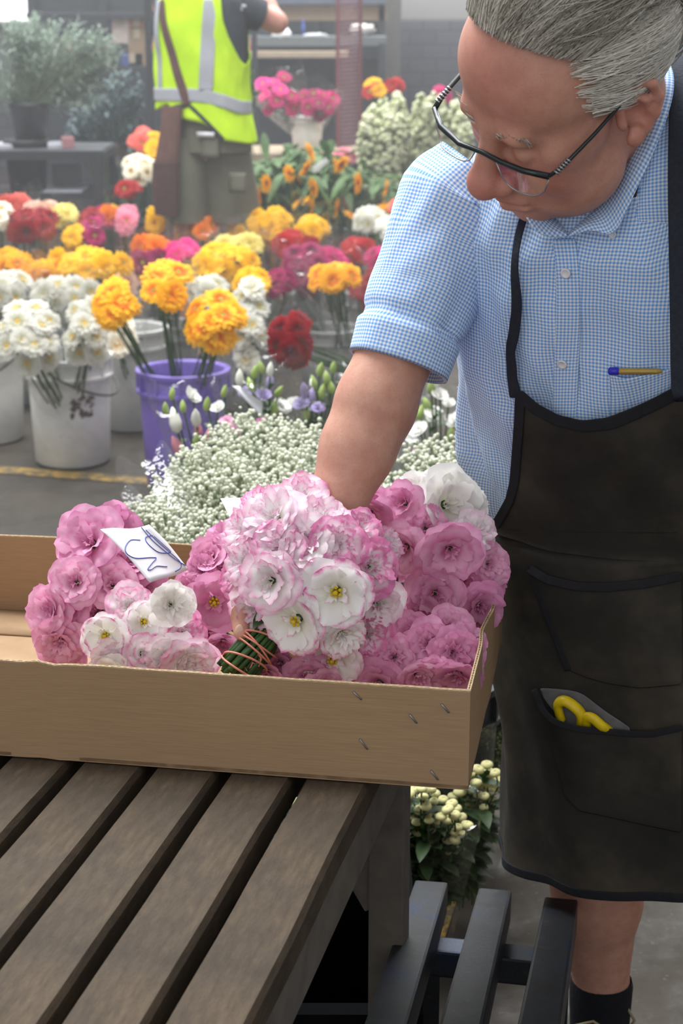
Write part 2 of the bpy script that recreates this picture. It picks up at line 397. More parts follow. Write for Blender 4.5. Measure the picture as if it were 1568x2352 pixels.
for (x1, y1, x2, y2) in ((991, 2023, 885, 2352), (1137, 2041, 1058, 2352), (1289, 2062, 1238, 2352)):
    a = P(x1, y1, 2.165 - (y1 - 2030) * 0.0003); b = P(x2, y2, 1.62); b2 = b + (b - a) * 0.75
    ends.append((a, b2)); bar_between('bar', a, b2, 0.047, 0.047, BLUE, rack)
for t in (0.14, 0.62):
    A = ends[0][0].lerp(ends[0][1], t); C_ = ends[2][0].lerp(ends[2][1], t); d = (C_ - A)
    bar_between('cross_bar', A - d * 0.05 - Vector((0, 0, 0.049)), C_ + d * 0.05 - Vector((0, 0, 0.049)), 0.04, 0.04, BLUE, rack)
for t in (0.14, 0.62):
    for q in (0.02, 0.98):
        A = ends[0][0].lerp(ends[0][1], t); C_ = ends[2][0].lerp(ends[2][1], t); p = A.lerp(C_, q) - Vector((0, 0, 0.07))
        m = MB(); m.box((p.x - 0.02, p.y - 0.02, 0), (p.x + 0.02, p.y + 0.02, p.z)); m.build('leg', BLUE, rack, smooth=False)
A = ends[0][0].lerp(ends[0][1], 0.14); C_ = ends[2][0].lerp(ends[2][1], 0.62)
bar_between('floor_rail', (A.x, A.y, 0.09), (C_.x + 0.02, C_.y, 0.09), 0.04, 0.04, BLUE, rack)
# ------------------------------------------------------------------ lisianthus blossoms (shared meshes, one object per blossom)
def petal_mat(name, mode):
    """mode: pink, edge (white with pink rim) or white; 's' runs from the petal's base to its rim"""
    k = NT(name); at = k.n('ShaderNodeAttribute', attribute_name='s'); oi = k.n('ShaderNodeObjectInfo')
    v = k.coords('Object'); big = k.noise(v, 3.2, 4, 0.62); fine = k.noise(v, 16, 3, 0.6)
    s_ = k.math('ADD', at.outputs['Fac'], k.math('MULTIPLY', k.math('SUBTRACT', big, 0.5), 0.42))
    if mode == 'pink':
        c = k.ramp(s_, [(0.0, srgb(230, 160, 198)), (0.45, srgb(240, 180, 212)), (0.8, srgb(248, 206, 228)), (1.0, srgb(232, 156, 198))])
        c = k.mix(k.math('MULTIPLY', oi.outputs['Random'], 0.75), c, srgb(212, 132, 180), 'MIX')
    elif mode == 'edge':
        sp = k.math('MULTIPLY', k.math('SUBTRACT', oi.outputs['Random'], 0.5), 0.28)
        s2 = k.math('ADD', s_, sp)
        c = k.ramp(s2, [(0.0, srgb(226, 232, 190)), (0.25, srgb(244, 243, 236)), (0.72, srgb(247, 242, 244)), (0.90, srgb(242, 206, 224)), (1.0, srgb(226, 140, 186))])
    elif mode == 'open':
        c = k.ramp(s_, [(0.0, srgb(214, 222, 150)), (0.2, srgb(242, 242, 228)), (0.88, srgb(248, 246, 247)), (0.97, srgb(236, 176, 206)), (1.0, srgb(214, 112, 168))])
    else:
        c = k.ramp(s_, [(0.0, srgb(222, 226, 190)), (0.4, srgb(244, 243, 236)), (1.0, srgb(248, 247, 245))])
    k.base(c); k.rough(0.6, 0.2); k.bump(fine, 0.25, 0.0006)
    k.p.inputs['Sheen Weight'].default_value = 0.15
    tr = k.n('ShaderNodeBsdfTranslucent'); ms = k.n('ShaderNodeMixShader'); ms.inputs[0].default_value = 0.34
    k.l(c, tr.inputs[0]); k.l(k.p.outputs[0], ms.inputs[1]); k.l(tr.outputs[0], ms.inputs[2]); k.l(ms.outputs[0], k.out.inputs[0])
    return k.m
PM = {x: petal_mat(n_, x) for x, n_ in (('pink', 'pink_petal'), ('edge', 'white_petal_pink_rim'), ('open', 'white_petal_thin_rim'), ('white', 'white_petal'))}
YELLOW_ST = M('yellow_stamen', (226, 196, 40), 0.6, 0.35, 300)
GREEN_STEM = M('green_stem', (66, 102, 48), 0.5, 0.4, 40, spec=0.4, rgb2=(36, 62, 30))
GREEN_LEAF = M('green_leaf', (58, 84, 44), 0.5, 0.4, 30, spec=0.4, trans=0.2)
def lis_mesh(seed, openness, ruffle, layers, freq=7, ns=11, nt_=15):
    """unit blossom (radius about 1) facing +Z"""
    R = random.Random(seed); mb = MB()
    for (cnt, tilt0, tilt1, size, base_r) in layers:
        ph0 = R.random() * 6.28
        for k_ in range(cnt):
            phi = ph0 + 2 * math.pi * (k_ + R.uniform(-.13, .13)) / cnt
            sz = size * R.uniform(.92, 1.08); t0 = math.radians(tilt0 + R.uniform(-6, 6)); t1 = math.radians((tilt1 + R.uniform(-12, 12)) * openness)
            ph = R.random() * 20; half = R.uniform(.9, 1.12) * (1.08 if cnt <= 4 else .96)
            pts = []; ss = []; cur = R.uniform(.1, .5)
            for i in range(ns):
                s_ = i / (ns - 1); row = []
                for j in range(nt_):
                    t = -1 + 2 * j / (nt_ - 1)
                    se = s_ * (1 - 0.20 * t * t * s_ - 0.05 * s_ * max(0, math.cos(t * 9)) * 0.5)
                    # integrate the curved profile
                    r = base_r; z = 0.0; n_ = 8
                    for q in range(n_):
                        u = se * (q + .5) / n_; a = t0 + (t1 - t0) * u ** 1.25
                        a += 0.55 * cur * max(0, u - .72) * 3
                        r += math.sin(a) * se / n_ * sz; z += math.cos(a) * se / n_ * sz
                    wd = half * (s_ ** .42) * (1 - .06 * s_)
                    th = phi + t * wd * min(1.0, (0.55 + .45 * sz / max(r, .2)) if r > .3 else 1.0)
                    d = ruffle * (se ** 4 * (math.sin(freq * t + ph) * .55 + .9 * noise.noise(Vector((t * 2.2 + ph, s_ * 1.6, k_ + seed)))) + .42 * se ** 9 * math.sin(freq * 2.7 * t + ph * 2))
                    d += .10 * se * noise.noise(Vector((t * 1.3 + ph, s_ * 2.2, seed * 3 + k_)))
                    nrm = (math.cos(t1), math.sin(t1))
                    r2 = r + d * nrm[0] * .8; z2 = z + d * nrm[1] * .9
                    row.append(Vector((r2 * math.cos(th), r2 * math.sin(th), z2 * .86)))
                    ss.append(min(1, max(se, abs(t) ** 3 * s_ * 1.0)))
                pts.append(row)
            mb.grid(pts, 0, ss)
    # green calyx under the petals
    mb.tube([(0, 0, -.12), (0, 0, .02), (0, 0, .12)], [.05, .13, .10], 7, 1, a=0)
    me_o = mb.build('blossom_source', None, mats=[PM['pink'], GREEN_STEM], attr='s')
    me = me_o.data; bpy.data.objects.remove(me_o); return me
# layers: petals, tilt at base, tilt at rim (deg from the axis), size, base radius
DOUBLE = [(5, 38, 98, 1.0, .05), (5, 28, 70, .95, .05), (5, 18, 44, .86, .04), (4, 10, 16, .66, .03)]
RUFF = [(5, 34, 106, 1.0, .05), (5, 27, 82, .95, .05), (5, 20, 56, .88, .05), (5, 12, 32, .76, .04), (3, 6, 12, .56, .03)]
SINGLE = [(5, 36, 98, 1.0, .05), (5, 27, 72, .92, .05), (3, 14, 34, .62, .03)]
CUP = [(5, 40, 58, .95, .06), (5, 26, 36, .85, .05), (4, 12, 14, .7, .04), (3, 4, 2, .6, .02)]
LM = {'double': [lis_mesh(s, 1, .15, DOUBLE, 5) for s in (1, 2, 3)], 'ruff': [lis_mesh(s, 1, .20, RUFF, 6) for s in (4, 5, 6)],
      'single': [lis_mesh(s, 1, .15, SINGLE, 5) for s in (7, 8)], 'cup': [lis_mesh(s, 1, .10, CUP, 5) for s in (9, 10)]}
def stamen_mesh():
    mb = MB()
    for k_ in range(6):
        a = k_ * 1.047; mb.tube([(0, 0, .05), (.09 * math.cos(a), .09 * math.sin(a), .30)], .012, 4, 0)
        mb.blob((.11 * math.cos(a), .11 * math.sin(a), .32), .05, 0, 5, 4, (1, 1, .7))
    mb.tube([(0, 0, 0), (0, 0, .38)], [.05, .03], 6, 0); mb.blob((0, 0, .40), .065, 0, 6, 4, (1, 1, .6))
    o = mb.build('stamens_source', YELLOW_ST); me = o.data; bpy.data.objects.remove(o); return me
STAMEN = stamen_mesh()
LMcache = {}
def lis_data(shape, i, col):
    key = (shape, i, col)
    if key not in LMcache:
        me = LM[shape][i % len(LM[shape])].copy(); me.materials[0] = PM[col]; LMcache[key] = me
    return LMcache[key]
def frame_to(d, roll=0.0):
    return Vector(d).to_track_quat('Z', 'Y').to_matrix().to_4x4() @ Matrix.Rotation(roll, 4, 'Z')
def blossom(parent, pos, rad, facing, shape, col, i, roll):
    o = bpy.data.objects.new('blossom', lis_data(shape, i, col)); COL.objects.link(o); o.parent = parent
    m = Matrix.Translation(Vector(pos) - wloc(parent)) @ frame_to(facing, roll) @ Matrix.Diagonal((rad, rad, rad * .9, 1)); o.matrix_local = m
    if shape == 'single':
        s_ = bpy.data.objects.new('stamens', STAMEN); COL.objects.link(s_); s_.parent = o
    return o
def lis_bunch(name, label, items, D0, centre_px, root_px, Droot, default, group=None, face_bias=(0.55, 0.35), leaf=10, stem_r=0.0028, band=None):
    """items: (px, py, diameter_px, shape, colour, dD[, facing dx, dy]) ; stems converge on root"""
    root = P(root_px[0], root_px[1], Droot)
    t = empty('lisianthus_bunch', root, label, 'flowers', group)
    C_ = P(centre_px[0], centre_px[1], D0 + .06)
    st = MB(); lf = MB()
    for n_, it in enumerate(items):
        px, py, dia, shape, col, dD = it[:6]
        pos = P(px, py, D0 + dD); rad = dia / 2 / F_PX * depthZ(pos)
        tocam = (CAMV - pos).normalized(); out = (pos - C_); out = out.normalized() if out.length > 1e-4 else Vector((0, 0, 1))
        f = tocam * face_bias[0] + Vector((0, 0, 1)) * face_bias[1] + out * 0.75
        if len(it) > 6:
            right = Vector((1, 0, 0)); upv = Vector((0, SP, CP)); f = tocam + right * it[6] - upv * it[7]
        f += Vector((rng.normal(0, .16), rng.normal(0, .10), rng.normal(0, .16))); f.normalize()
        # blossom origin sits behind the visible disc
        base = pos - f * rad * (.42 if shape in ('double', 'ruff', 'single') else .6)
        blossom(t, base, rad * 1.2 * rng.uniform(.94, 1.1), f, shape, col, n_ * 7 + int(px), rng.uniform(0, 6.28))
        a = base - f * rad * .1; b = base - f * rad * .9 + (root - base) * .12
        st.tube([a, b, b.lerp(root, .6) + Vector((0, 0, -.004)), root + Vector((rng.normal(0, .006), rng.normal(0, .006), 0))], stem_r * .7, 5)
        for q in range(1):
            u = rng.uniform(0.05, .5); c = b.lerp(root, u); d = Vector((rng.normal(), rng.normal(), rng.normal() * .5)).normalized(); s_ = d.cross(Vector((.3, .2, .9))).normalized(); L = rng.uniform(.025, .045)
            rows = [[c + d * L * x + s_ * w_ * L * .22 * math.sin(math.pi * min(1, x * .93 + .05)) + Vector((0, 0, -.012 * x * x)) for w_ in (-1, 0, 1)] for x in (0, .25, .5, .75, 1)]
            lf.grid(rows)
    st.build('stems', GREEN_STEM, t); lf.build('leaves', GREEN_LEAF, t)
    return t
d_, r_, s1, c_ = 'double', 'ruff', 'single', 'cup'
pk, ed, op, wh = 'pink', 'edge', 'open', 'white'
lis_bunch('A', 'pink lisianthus bunch at the left end of the cardboard box, left of the price paper',
    [(205, 1240, 165, d_, pk, .02, -.5, -.45), (262, 1222, 130, r_, pk, .07, .3, -.6), (172, 1335, 128, d_, pk, -.02, -.1, .0), (262, 1342, 118, d_, pk, .0, .25, .05), (108, 1400, 132, d_, pk, -.02, -.6, .05),
     (160, 1400, 98, c_, pk, -.02, .15, .2), (135, 1478, 125, r_, pk, -.03, -.15, .35), (225, 1408, 120, d_, pk, .02, .0, .25), (300, 1290, 120, r_, pk, .05), (150, 1515, 100, r_, pk, -.02, .0, .5), (335, 1345, 120, d_, pk, .05, .3, .0), (240, 1290, 110, r_, pk, .04, .2, -.1)],
    1.90, (200, 1390), (330, 1520), 1.93, pk)
lis_bunch('B', 'white lisianthus bunch with pink rims at the front left of the box, below the paper',
    [(240, 1462, 118, s1, op, -.02, -.15, .15), (332, 1428, 108, s1, op, .0, .1, .05), (396, 1388, 118, r_, wh, .0, .3, -.1), (262, 1520, 110, r_, ed, -.02, 0, .5), (330, 1500, 105, d_, ed, -.02, .1, .2), (390, 1510, 125, r_, ed, -.02, .0, .4), (432, 1525, 130, r_, ed, -.02, .35, .45), (250, 1548, 100, s1, wh, -.03, -.1, .6), (420, 1455, 110, r_, ed, .02, .4, .1), (300, 1390, 100, r_, ed, .03, -.1, -.3), (345, 1548, 100, r_, ed, -.02, .0, .8)],
    1.83, (330, 1480), (430, 1560), 1.90, ed)
lis_bunch('C', 'pink lisianthus bunch in the middle of the box, right of the price paper',
    [(478, 1270, 105, c_, pk, .04, -.3, -.5), (460, 1310, 80, r_, pk, .03, -.4, .0), (492, 1385, 140, s1, pk, -.01, .0, .25), (520, 1300, 120, r_, pk, .05), (512, 1490, 105, c_, pk, .0, -.1, .6), (430, 1350, 90, d_, pk, .05, -.5, .2), (475, 1460, 90, r_, pk, .02), (520, 1235, 90, r_, pk, .07)],
    1.92, (500, 1380), (600, 1480), 2.02, pk)
held_items = [(560, 1215, 120, r_, ed, .02, -.7, -.6), (625, 1185, 165, r_, ed, .0, -.35, -.55), (695, 1140, 120, r_, ed, .05, .15, -.8), (560, 1290, 120, r_, ed, -.01, -.75, -.1), (640, 1255, 150, r_, ed, -.03, -.3, -.3),
     (705, 1245, 140, r_, ed, -.03, .05, -.35), (615, 1335, 158, d_, ed, -.045, -.3, .1), (770, 1362, 165, s1, op, -.06, .1, .1), (675, 1428, 150, s1, op, -.05, -.15, .35), (788, 1462, 118, r_, op, -.04, .25, .5),
     (762, 1520, 150, s1, ed, -.02, .1, .8), (575, 1400, 125, c_, ed, -.02, -.4, .5), (855, 1300, 140, r_, ed, -.02, .55, -.05), (770, 1250, 135, r_, ed, -.03, .2, -.35), (825, 1215, 120, r_, ed, .02, .4, -.6),
     (740, 1190, 130, r_, ed, .02, .15, -.7), (870, 1390, 120, r_, ed, .0, .75, .2), (845, 1460, 120, r_, ed, .0, .6, .5), (720, 1500, 110, r_, ed, -.01, 0, .7), (530, 1330, 80, r_, ed, .03, -.9, .0), (600, 1150, 100, r_, ed, .05, -.4, -.9), (890, 1250, 100, r_, ed, .04, .8, -.4), (645, 1480, 90, c_, ed, .0, -.3, .7)]
held = lis_bunch('D', 'largest bunch, white ruffled lisianthus with pink edges held in the bending man\'s hand', held_items, 1.80, (710, 1330), (590, 1470), 1.80, ed, stem_r=.003)
# the tied stem bundle that sticks out of the hand, and its rubber bands
st = MB(); A = P(640, 1420, 1.80); B_ = P(534, 1556, 1.762); ax = (B_ - A).normalized()
q1 = ax.cross(Vector((0, 0, 1))).normalized(); q2 = ax.cross(q1)
for k_ in range(34):
    rr_ = math.sqrt((k_ + .5) / 34) * .020; th_ = k_ * 2.39996
    o1 = q1 * rr_ * math.cos(th_) + q2 * rr_ * math.sin(th_); tw = .35
    o2 = q1 * rr_ * math.cos(th_ + tw) * 1.12 + q2 * rr_ * math.sin(th_ + tw) * 1.12
    st.tube([A + o1 * .8 - ax * .01, A.lerp(B_, .5) + (o1 + o2) * .47, B_ + o2 + ax * rng.uniform(-.010, .004)], .0031, 6)
st.build('tied_stems', GREEN_STEM, held)
BAND = M('salmon_rubber_band', (214, 132, 112), 0.5, 0.2, 120, spec=0.5)
bd = MB()
for (t0, tilt, ph_) in ((.42, .5, 0), (.50, -.25, 1), (.46, .15, 2), (.74, .35, .5), (.84, .30, 2.1), (.55, .1, 3)):
    ring = []
    for j in range(41):
        a = 2 * math.pi * j / 40; rr_ = .0245 + .0008 * math.sin(3 * a + ph_)
        ring.append(A.lerp(B_, t0) + q1 * rr_ * math.cos(a) + q2 * rr_ * math.sin(a) + ax * (.022 * tilt * math.cos(a + ph_)))
    bd.tube(ring, .0013, 5, cap=False)
bd.tube([P(590, 1500, 1.765), P(600, 1512, 1.76), P(594, 1530, 1.757), P(580, 1522, 1.757), P(570, 1545, 1.752), P(560, 1530, 1.755)], .0013, 5)
bd.build('rubber_band', BAND, held)['label'] = 'salmon rubber bands round the stems'
lis_bunch('E', 'pink lisianthus bunch at the front of the box, just right of the tied stems',
    [(640, 1530, 120, d_, pk, .0, -.1, .5), (705, 1555, 105, r_, pk, -.01, .1, .6), (610, 1555, 90, c_, pk, -.02, -.2, .6), (745, 1575, 90, r_, pk, -.02, .2, .6), (680, 1515, 100, r_, pk, .03, .0, .4), (590, 1520, 80, r_, pk, .04)],
    1.79, (670, 1520), (700, 1560), 1.92, pk)
lis_bunch('F', 'tall pink lisianthus bunch at the back right of the box beside the apron',
    [(848, 1185, 120, d_, pk, .02, -.2, .3), (920, 1150, 115, c_, pk, .03, -.1, -.3), (925, 1260, 130, d_, pk, -.01, -.2, .1), (1035, 1268, 160, d_, pk, -.03, .1, .15), (1000, 1368, 140, d_, pk, -.03, .0, .25), (1105, 1395, 125, d_, pk, -.01, .5, .2),
     (1125, 1295, 110, r_, pk, .03, .7, .0), (965, 1415, 130, c_, pk, -.04, -.1, .4), (1092, 1222, 120, r_, ed, .04, .5, -.4), (1088, 1438, 100, r_, pk, .0, .3, .5), (980, 1210, 110, r_, pk, .04, .0, -.3), (900, 1330, 100, r_, pk, .05), (860, 1140, 80, c_, pk, .06, -.3, -.3), (1060, 1340, 100, r_, pk, .02, .2, .1), (1128, 1350, 90, r_, pk, .04, .8, .1)],
    1.93, (1000, 1300), (960, 1500), 2.02, pk)
lis_bunch('G', 'pink lisianthus bunch in the front right corner of the cardboard box',
    [(905, 1510, 115, r_, pk, .0, -.2, .1), (868, 1575, 125, d_, pk, -.02, -.3, .5), (962, 1566, 130, c_, pk, -.03, .0, .6), (985, 1480, 120, r_, pk, .0, .0, -.1), (1042, 1500, 130, r_, pk, -.01, .1, .1), (1068, 1482, 105, r_, pk, .02, .3, -.2), (1050, 1560, 130, d_, pk, -.03, .1, .6), (940, 1450, 110, c_, pk, .03, -.1, -.3), (1060, 1540, 95, r_, pk, .0, .4, .4), (830, 1545, 90, r_, pk, .01, -.4, .3), (1000, 1545, 100, r_, pk, -.02, 0, .4), (920, 1460, 80, r_, pk, .05), (1030, 1440, 100, r_, pk, .04, .1, -.5)],
    1.80, (980, 1510), (960, 1570), 1.92, pk)
lis_bunch('H', 'white lisianthus bunch at the back of the box, right of the man\'s forearm',
    [(1032, 1158, 165, d_, wh, .0, .1, -.2), (955, 1135, 110, r_, wh, .03, -.2, -.5), (1085, 1165, 90, r_, wh, .02, .6, -.2), (1005, 1120, 90, r_, wh, .05, 0, -.6)],
    2.00, (1020, 1190), (1000, 1330), 2.06, wh)

# ------------------------------------------------------------------ price papers
PAPER = M('white_paper', (238, 238, 242), 0.75, 0.04, 20, trans=0.1); INK = M('blue_ink', (72, 92, 182), 0.6, 0.2, 80)
def paper(label, corners, Ds, curl, strokes=()):
    pc = [P(x, y, D) for (x, y), D in zip(corners, Ds)]; cen = sum(pc, Vector()) / 4
    nrm = (pc[1] - pc[0]).cross(pc[3] - pc[0]).normalized(); nrm = nrm if nrm.dot(CAMV - cen) > 0 else -nrm
    def at(u, v, lift=0.0):
        p = pc[0].lerp(pc[1], u).lerp(pc[3].lerp(pc[2], u), v)
        return p + nrm * (curl * (math.sin(u * 5.5 + .4) * .5 + (u - .5) ** 2 * 2 + .3 * math.sin(v * 4)) + lift)
    t = empty('price_paper', cen, label, 'paper'); m = MB()
    m.grid([[at(u, v) for v in np.linspace(0, 1, 12)] for u in np.linspace(0, 1, 16)]); solidify(m.build('sheet', PAPER, t), .0003)
    if strokes:
        m = MB()
        for s_ in strokes:   # smooth pen strokes given in pixels, mapped onto the sheet
            pp = []
            for x, y in s_:
                best = min(((P(0, 0, 1) and (proj_px(at(u, v)) - Vector((x, y))).length, u, v) for u in np.linspace(-.02, 1.02, 53) for v in np.linspace(-.02, 1.02, 53)), key=lambda q: q[0]); pp.append((best[1], best[2]))
            dense = []
            for i in range(len(pp) - 1):
                p0, p1, p2, p3 = [Vector(pp[max(0, min(len(pp) - 1, i + q))]) for q in (-1, 0, 1, 2)]
                for j in range(8):
                    u = j / 8; dense.append(.5 * ((2 * p1) + (p2 - p0) * u + (2 * p0 - 5 * p1 + 4 * p2 - p3) * u * u + (3 * p1 - p0 - 3 * p2 + p3) * u ** 3))
            dense.append(Vector(pp[-1])); m.tube([at(q.x, q.y, .0006) for q in dense], .0006, 5, flat=.5)
        m.build('handwriting', INK, t)
    return t
def proj_px(v):
    Z = depthZ(v); return Vector((784 + F_PX * v[0] / Z, 1176 - F_PX * (v[1] * SP + (v[2] - CAM_H) * CP) / Z))
paper('white paper price tag with blue handwriting lying on the pink flowers', ((226, 1221), (340, 1207), (432, 1308), (341, 1342)), (1.80, 1.86, 1.86, 1.78), .006,
    (((322, 1240), (300, 1240), (287, 1258), (292, 1275), (315, 1283), (350, 1281), (358, 1283), (348, 1295), (338, 1308), (345, 1308), (360, 1302), (384, 1302)),
     ((335, 1218), (362, 1246), (390, 1268), (412, 1290), (415, 1305), (402, 1313)), ((322, 1210), (350, 1242), (395, 1280), (426, 1300)),
     ((350, 1231), (335, 1234), (337, 1248), (360, 1268), (382, 1270), (392, 1266), (375, 1250), (352, 1233))))
paper('small white paper card tucked behind the held white and pink bunch', ((506, 1146), (560, 1142), (575, 1200), (528, 1190)), (2.0, 2.0, 1.98, 1.97), .001)
# ------------------------------------------------------------------ smooth implicit bodies, meshed as one continuous surface
def _seg(p, a, b):
    pa = p - a; ba = b - a; h = np.clip(pa @ ba / max(ba @ ba, 1e-12), 0, 1)
    return np.linalg.norm(pa - h[:, None] * ba, axis=1), h
class Body:
    """list of rounded cones and ellipsoids blended one after another"""
    def __init__(s): s.pr = []
    def cone(s, a, b, r0, r1, k=0.02, sub=False):
        a, b = np.array(a, float), np.array(b, float)
        s.pr.append(('c', a, b, r0, r1, k, sub, (a + b) / 2, np.linalg.norm(b - a) / 2 + max(r0, r1))); return s
    def chain(s, pts, rads, k=0.015):
        for i in range(len(pts) - 1): s.cone(pts[i], pts[i + 1], rads[i], rads[i + 1], k)
        return s
    def ell(s, c, r, R=None, k=0.02, sub=False):
        c = np.array(c, float); R = np.eye(3) if R is None else np.array(R, float)
        s.pr.append(('e', c, np.array(r, float), R, None, k, sub, c, max(r))); return s
    def eval(s, p, prims):
        d = np.full(len(p), 1.0)
        for q in prims:
            if q[0] == 'c':
                x, h = _seg(p, q[1], q[2]); x = x - (q[3] + (q[4] - q[3]) * h)
            else:
                l = (p - q[1]) @ q[3]; k0 = np.linalg.norm(l / q[2], axis=1); k1 = np.linalg.norm(l / q[2] ** 2, axis=1); x = k0 * (k0 - 1) / np.maximum(k1, 1e-9)
            k = q[5]
            if q[6]:
                h = np.clip(.5 - .5 * (d + x) / k, 0, 1); d = d * (1 - h) + (-x) * h + k * h * (1 - h)
            else:
                h = np.clip(.5 + .5 * (d - x) / k, 0, 1); d = d * (1 - h) + x * h - k * h * (1 - h)
        return d
    def mesh(s, h, nb=24):
        """surface nets over sparse blocks of one shared lattice"""
        cs = np.array([q[7] for q in s.pr]); rs = np.array([q[8] for q in s.pr]); pos = ~np.array([q[6] for q in s.pr])
        lo = (cs - rs[:, None])[pos].min(0) - .03; hi = (cs + rs[:, None])[pos].max(0) + .03
        N = np.ceil((hi - lo) / (h * nb)).astype(int); br = h * nb * .87; vid = {}; V = []; F = []
        ax = np.arange(nb + 2); gi = np.stack(np.meshgrid(ax, ax, ax, indexing='ij'), -1).reshape(-1, 3)
        cells = {}; blocks = []
        for I in np.ndindex(*N):
            o = lo + np.array(I) * h * nb; c = o + h * nb / 2
            near = np.linalg.norm(cs - c, axis=1) < rs + br + .05
            if not (near & pos).any(): continue
            pr = [s.pr[i] for i in np.nonzero(near)[0]]
            if abs(s.eval(c[None], pr)[0]) > br * 2.2: continue
            d = s.eval(o + gi * h, pr).reshape((nb + 2,) * 3)
            if d.min() > 0 or d.max() < 0: continue
            blocks.append((np.array(I), o, d))
        G = N * nb + 2; ids = []; pts = []; quads = []
        key = lambda a: (a[:, 0] * G[1] + a[:, 1]) * G[2] + a[:, 2]
        corner = np.array(list(np.ndindex(2, 2, 2)))
        edges = [(a, b) for a in range(8) for b in range(a + 1, 8) if np.abs(corner[a] - corner[b]).sum() == 1]
        for I, o, d in blocks:
            n = nb + 1     # cells 0..nb, one shared layer
            cv = np.stack([d[c[0]:c[0] + n, c[1]:c[1] + n, c[2]:c[2] + n] for c in corner], -1)
            act = (cv.min(-1) < 0) & (cv.max(-1) >= 0); idx = np.argwhere(act)
            if not len(idx): continue
            v = cv[act]; acc = np.zeros((len(idx), 3)); cnt = np.zeros(len(idx))
            for a, b in edges:
                cr_ = (v[:, a] < 0) != (v[:, b] < 0); t = v[:, a] / (v[:, a] - v[:, b] + 1e-20); t = np.where(cr_, t, 0)
                acc += cr_[:, None] * (corner[a] + t[:, None] * (corner[b] - corner[a])); cnt += cr_
            ids.append(key(idx + I * nb)); pts.append(o + (idx + acc / cnt[:, None]) * h)
            for a in range(3):
                e1, e2 = (a + 1) % 3, (a + 2) % 3
                sl0 = [slice(1, nb + 1)] * 3; sl0[a] = slice(0, nb)
                sl1 = list(sl0); sl1[a] = slice(1, nb + 1)
                A_, B_ = d[tuple(sl0)], d[tuple(sl1)]; cr_ = np.argwhere((A_ < 0) != (B_ < 0))
                if not len(cr_): continue
                neg = (A_ < 0)[tuple(cr_.T)]; off = np.ones(3, int); off[a] = 0; g = cr_ + off
                u1 = np.zeros(3, int); u1[e1] = 1; u2 = np.zeros(3, int); u2[e2] = 1
                q = np.stack([key(g - u1 - u2 + I * nb), key(g - u2 + I * nb), key(g + I * nb), key(g - u1 + I * nb)], 1)
                q[~neg] = q[~neg][:, ::-1]; quads.append(q)
        ids = np.concatenate(ids); pts = np.concatenate(pts); quads = np.concatenate(quads)
        u, first = np.unique(ids, return_index=True); pts = pts[first]
        f = np.searchsorted(u, quads); f = np.clip(f, 0, len(u) - 1); ok = (u[f] == quads).all(1); f = f[ok]
        f = np.unique(f, axis=0)
        return pts, f
# ------------------------------------------------------------------ the florist bending over the box
def mat_skin(name, a, b, c):
    k = NT(name); at = k.n('ShaderNodeAttribute', attribute_name='red'); v = k.coords(); n1 = k.noise(v, 45, 4, 0.6); n2 = k.noise(v, 420, 2, 0.6)
    col = k.mix(at.outputs['Fac'], k.ramp(n1, [(0.35, srgb(*b)), (0.65, srgb(*a))]), k.ramp(n1, [(0.35, srgb(*c)), (0.65, tuple(x * 1.12 for x in srgb(*c)[:3]) + (1,))]))
    col = k.mix(k.ramp(n2, [(0.56, (0, 0, 0, 1)), (0.72, (0.28, 0.28, 0.28, 1))]), col, srgb(168, 104, 84))
    k.base(col); k.rough(0.5, 0.4); k.bump(n2, 0.12, 0.0008); k.p.inputs['Subsurface Weight'].default_value = 0.08
    k.p.inputs['Subsurface Radius'].default_value = (0.01, 0.004, 0.002); k.p.inputs['Subsurface Scale'].default_value = 0.6; return k.m
SKIN = mat_skin('weathered_skin', (204, 156, 136), (192, 140, 121), (192, 122, 112))
def mat_gingham():
    k = NT('blue_gingham_cotton'); uv = k.n('ShaderNodeUVMap'); s_ = k.n('ShaderNodeSeparateXYZ'); k.l(uv.outputs[0], s_.inputs[0])
    def stripe(o):
        x = k.math('MULTIPLY', o, 2 * math.pi / 0.0043); x = k.math('SINE', x); x = k.math('MULTIPLY', x, 3.0); x = k.math('ADD', x, 0.5)
        q = k.n('ShaderNodeClamp'); k.l(x, q.inputs[0]); return q.outputs[0]
    f = k.math('MULTIPLY', k.math('ADD', stripe(s_.outputs['X']), stripe(s_.outputs['Y'])), 0.5)
    c = k.ramp(f, [(0.0, srgb(236, 240, 248)), (0.5, srgb(176, 205, 242)), (1.0, srgb(112, 162, 228))])
    k.base(c); k.rough(0.85, 0.15); k.p.inputs['Sheen Weight'].default_value = 0.1
    k.bump(k.noise(k.coords(), 900, 2), 0.1, 0.0004); return k.m
GING = mat_gingham()
def mat_apron():
    k = NT('faded_black_canvas'); v = k.coords(); s_ = k.n('ShaderNodeSeparateXYZ'); k.l(v, s_.inputs[0]); a = k.noise(v, 5, 5, 0.6); f = k.noise(v, 60, 5, 0.75); w_ = k.noise(v, 600, 2)
    c = k.ramp(a, [(0.3, srgb(38, 38, 38)), (0.5, srgb(54, 52, 48)), (0.72, srgb(84, 77, 67))])
    c = k.mix(k.ramp(f, [(0.72, (0, 0, 0, 1)), (0.80, (0.5, 0.5, 0.5, 1))]), c, srgb(128, 130, 134))
    k.base(c); k.rough(0.9, 0.15); k.bump(k.math('ADD', f, k.math('MULTIPLY', w_, 0.6)), 0.2, 0.001); return k.m
APRON = mat_apron(); BIND = M('black_cotton_binding', (40, 41, 46), 0.85, 0.25, 90, spec=0.2, bump=0.2); BIND2 = M('black_webbing', (46, 50, 60), 0.85, 0.3, 220, spec=0.2, bump=0.3)
BUTTON = M('white_button', (226, 228, 232), 0.3, 0.05, 30, spec=0.5)
nv = lambda *a: np.array(a, float)

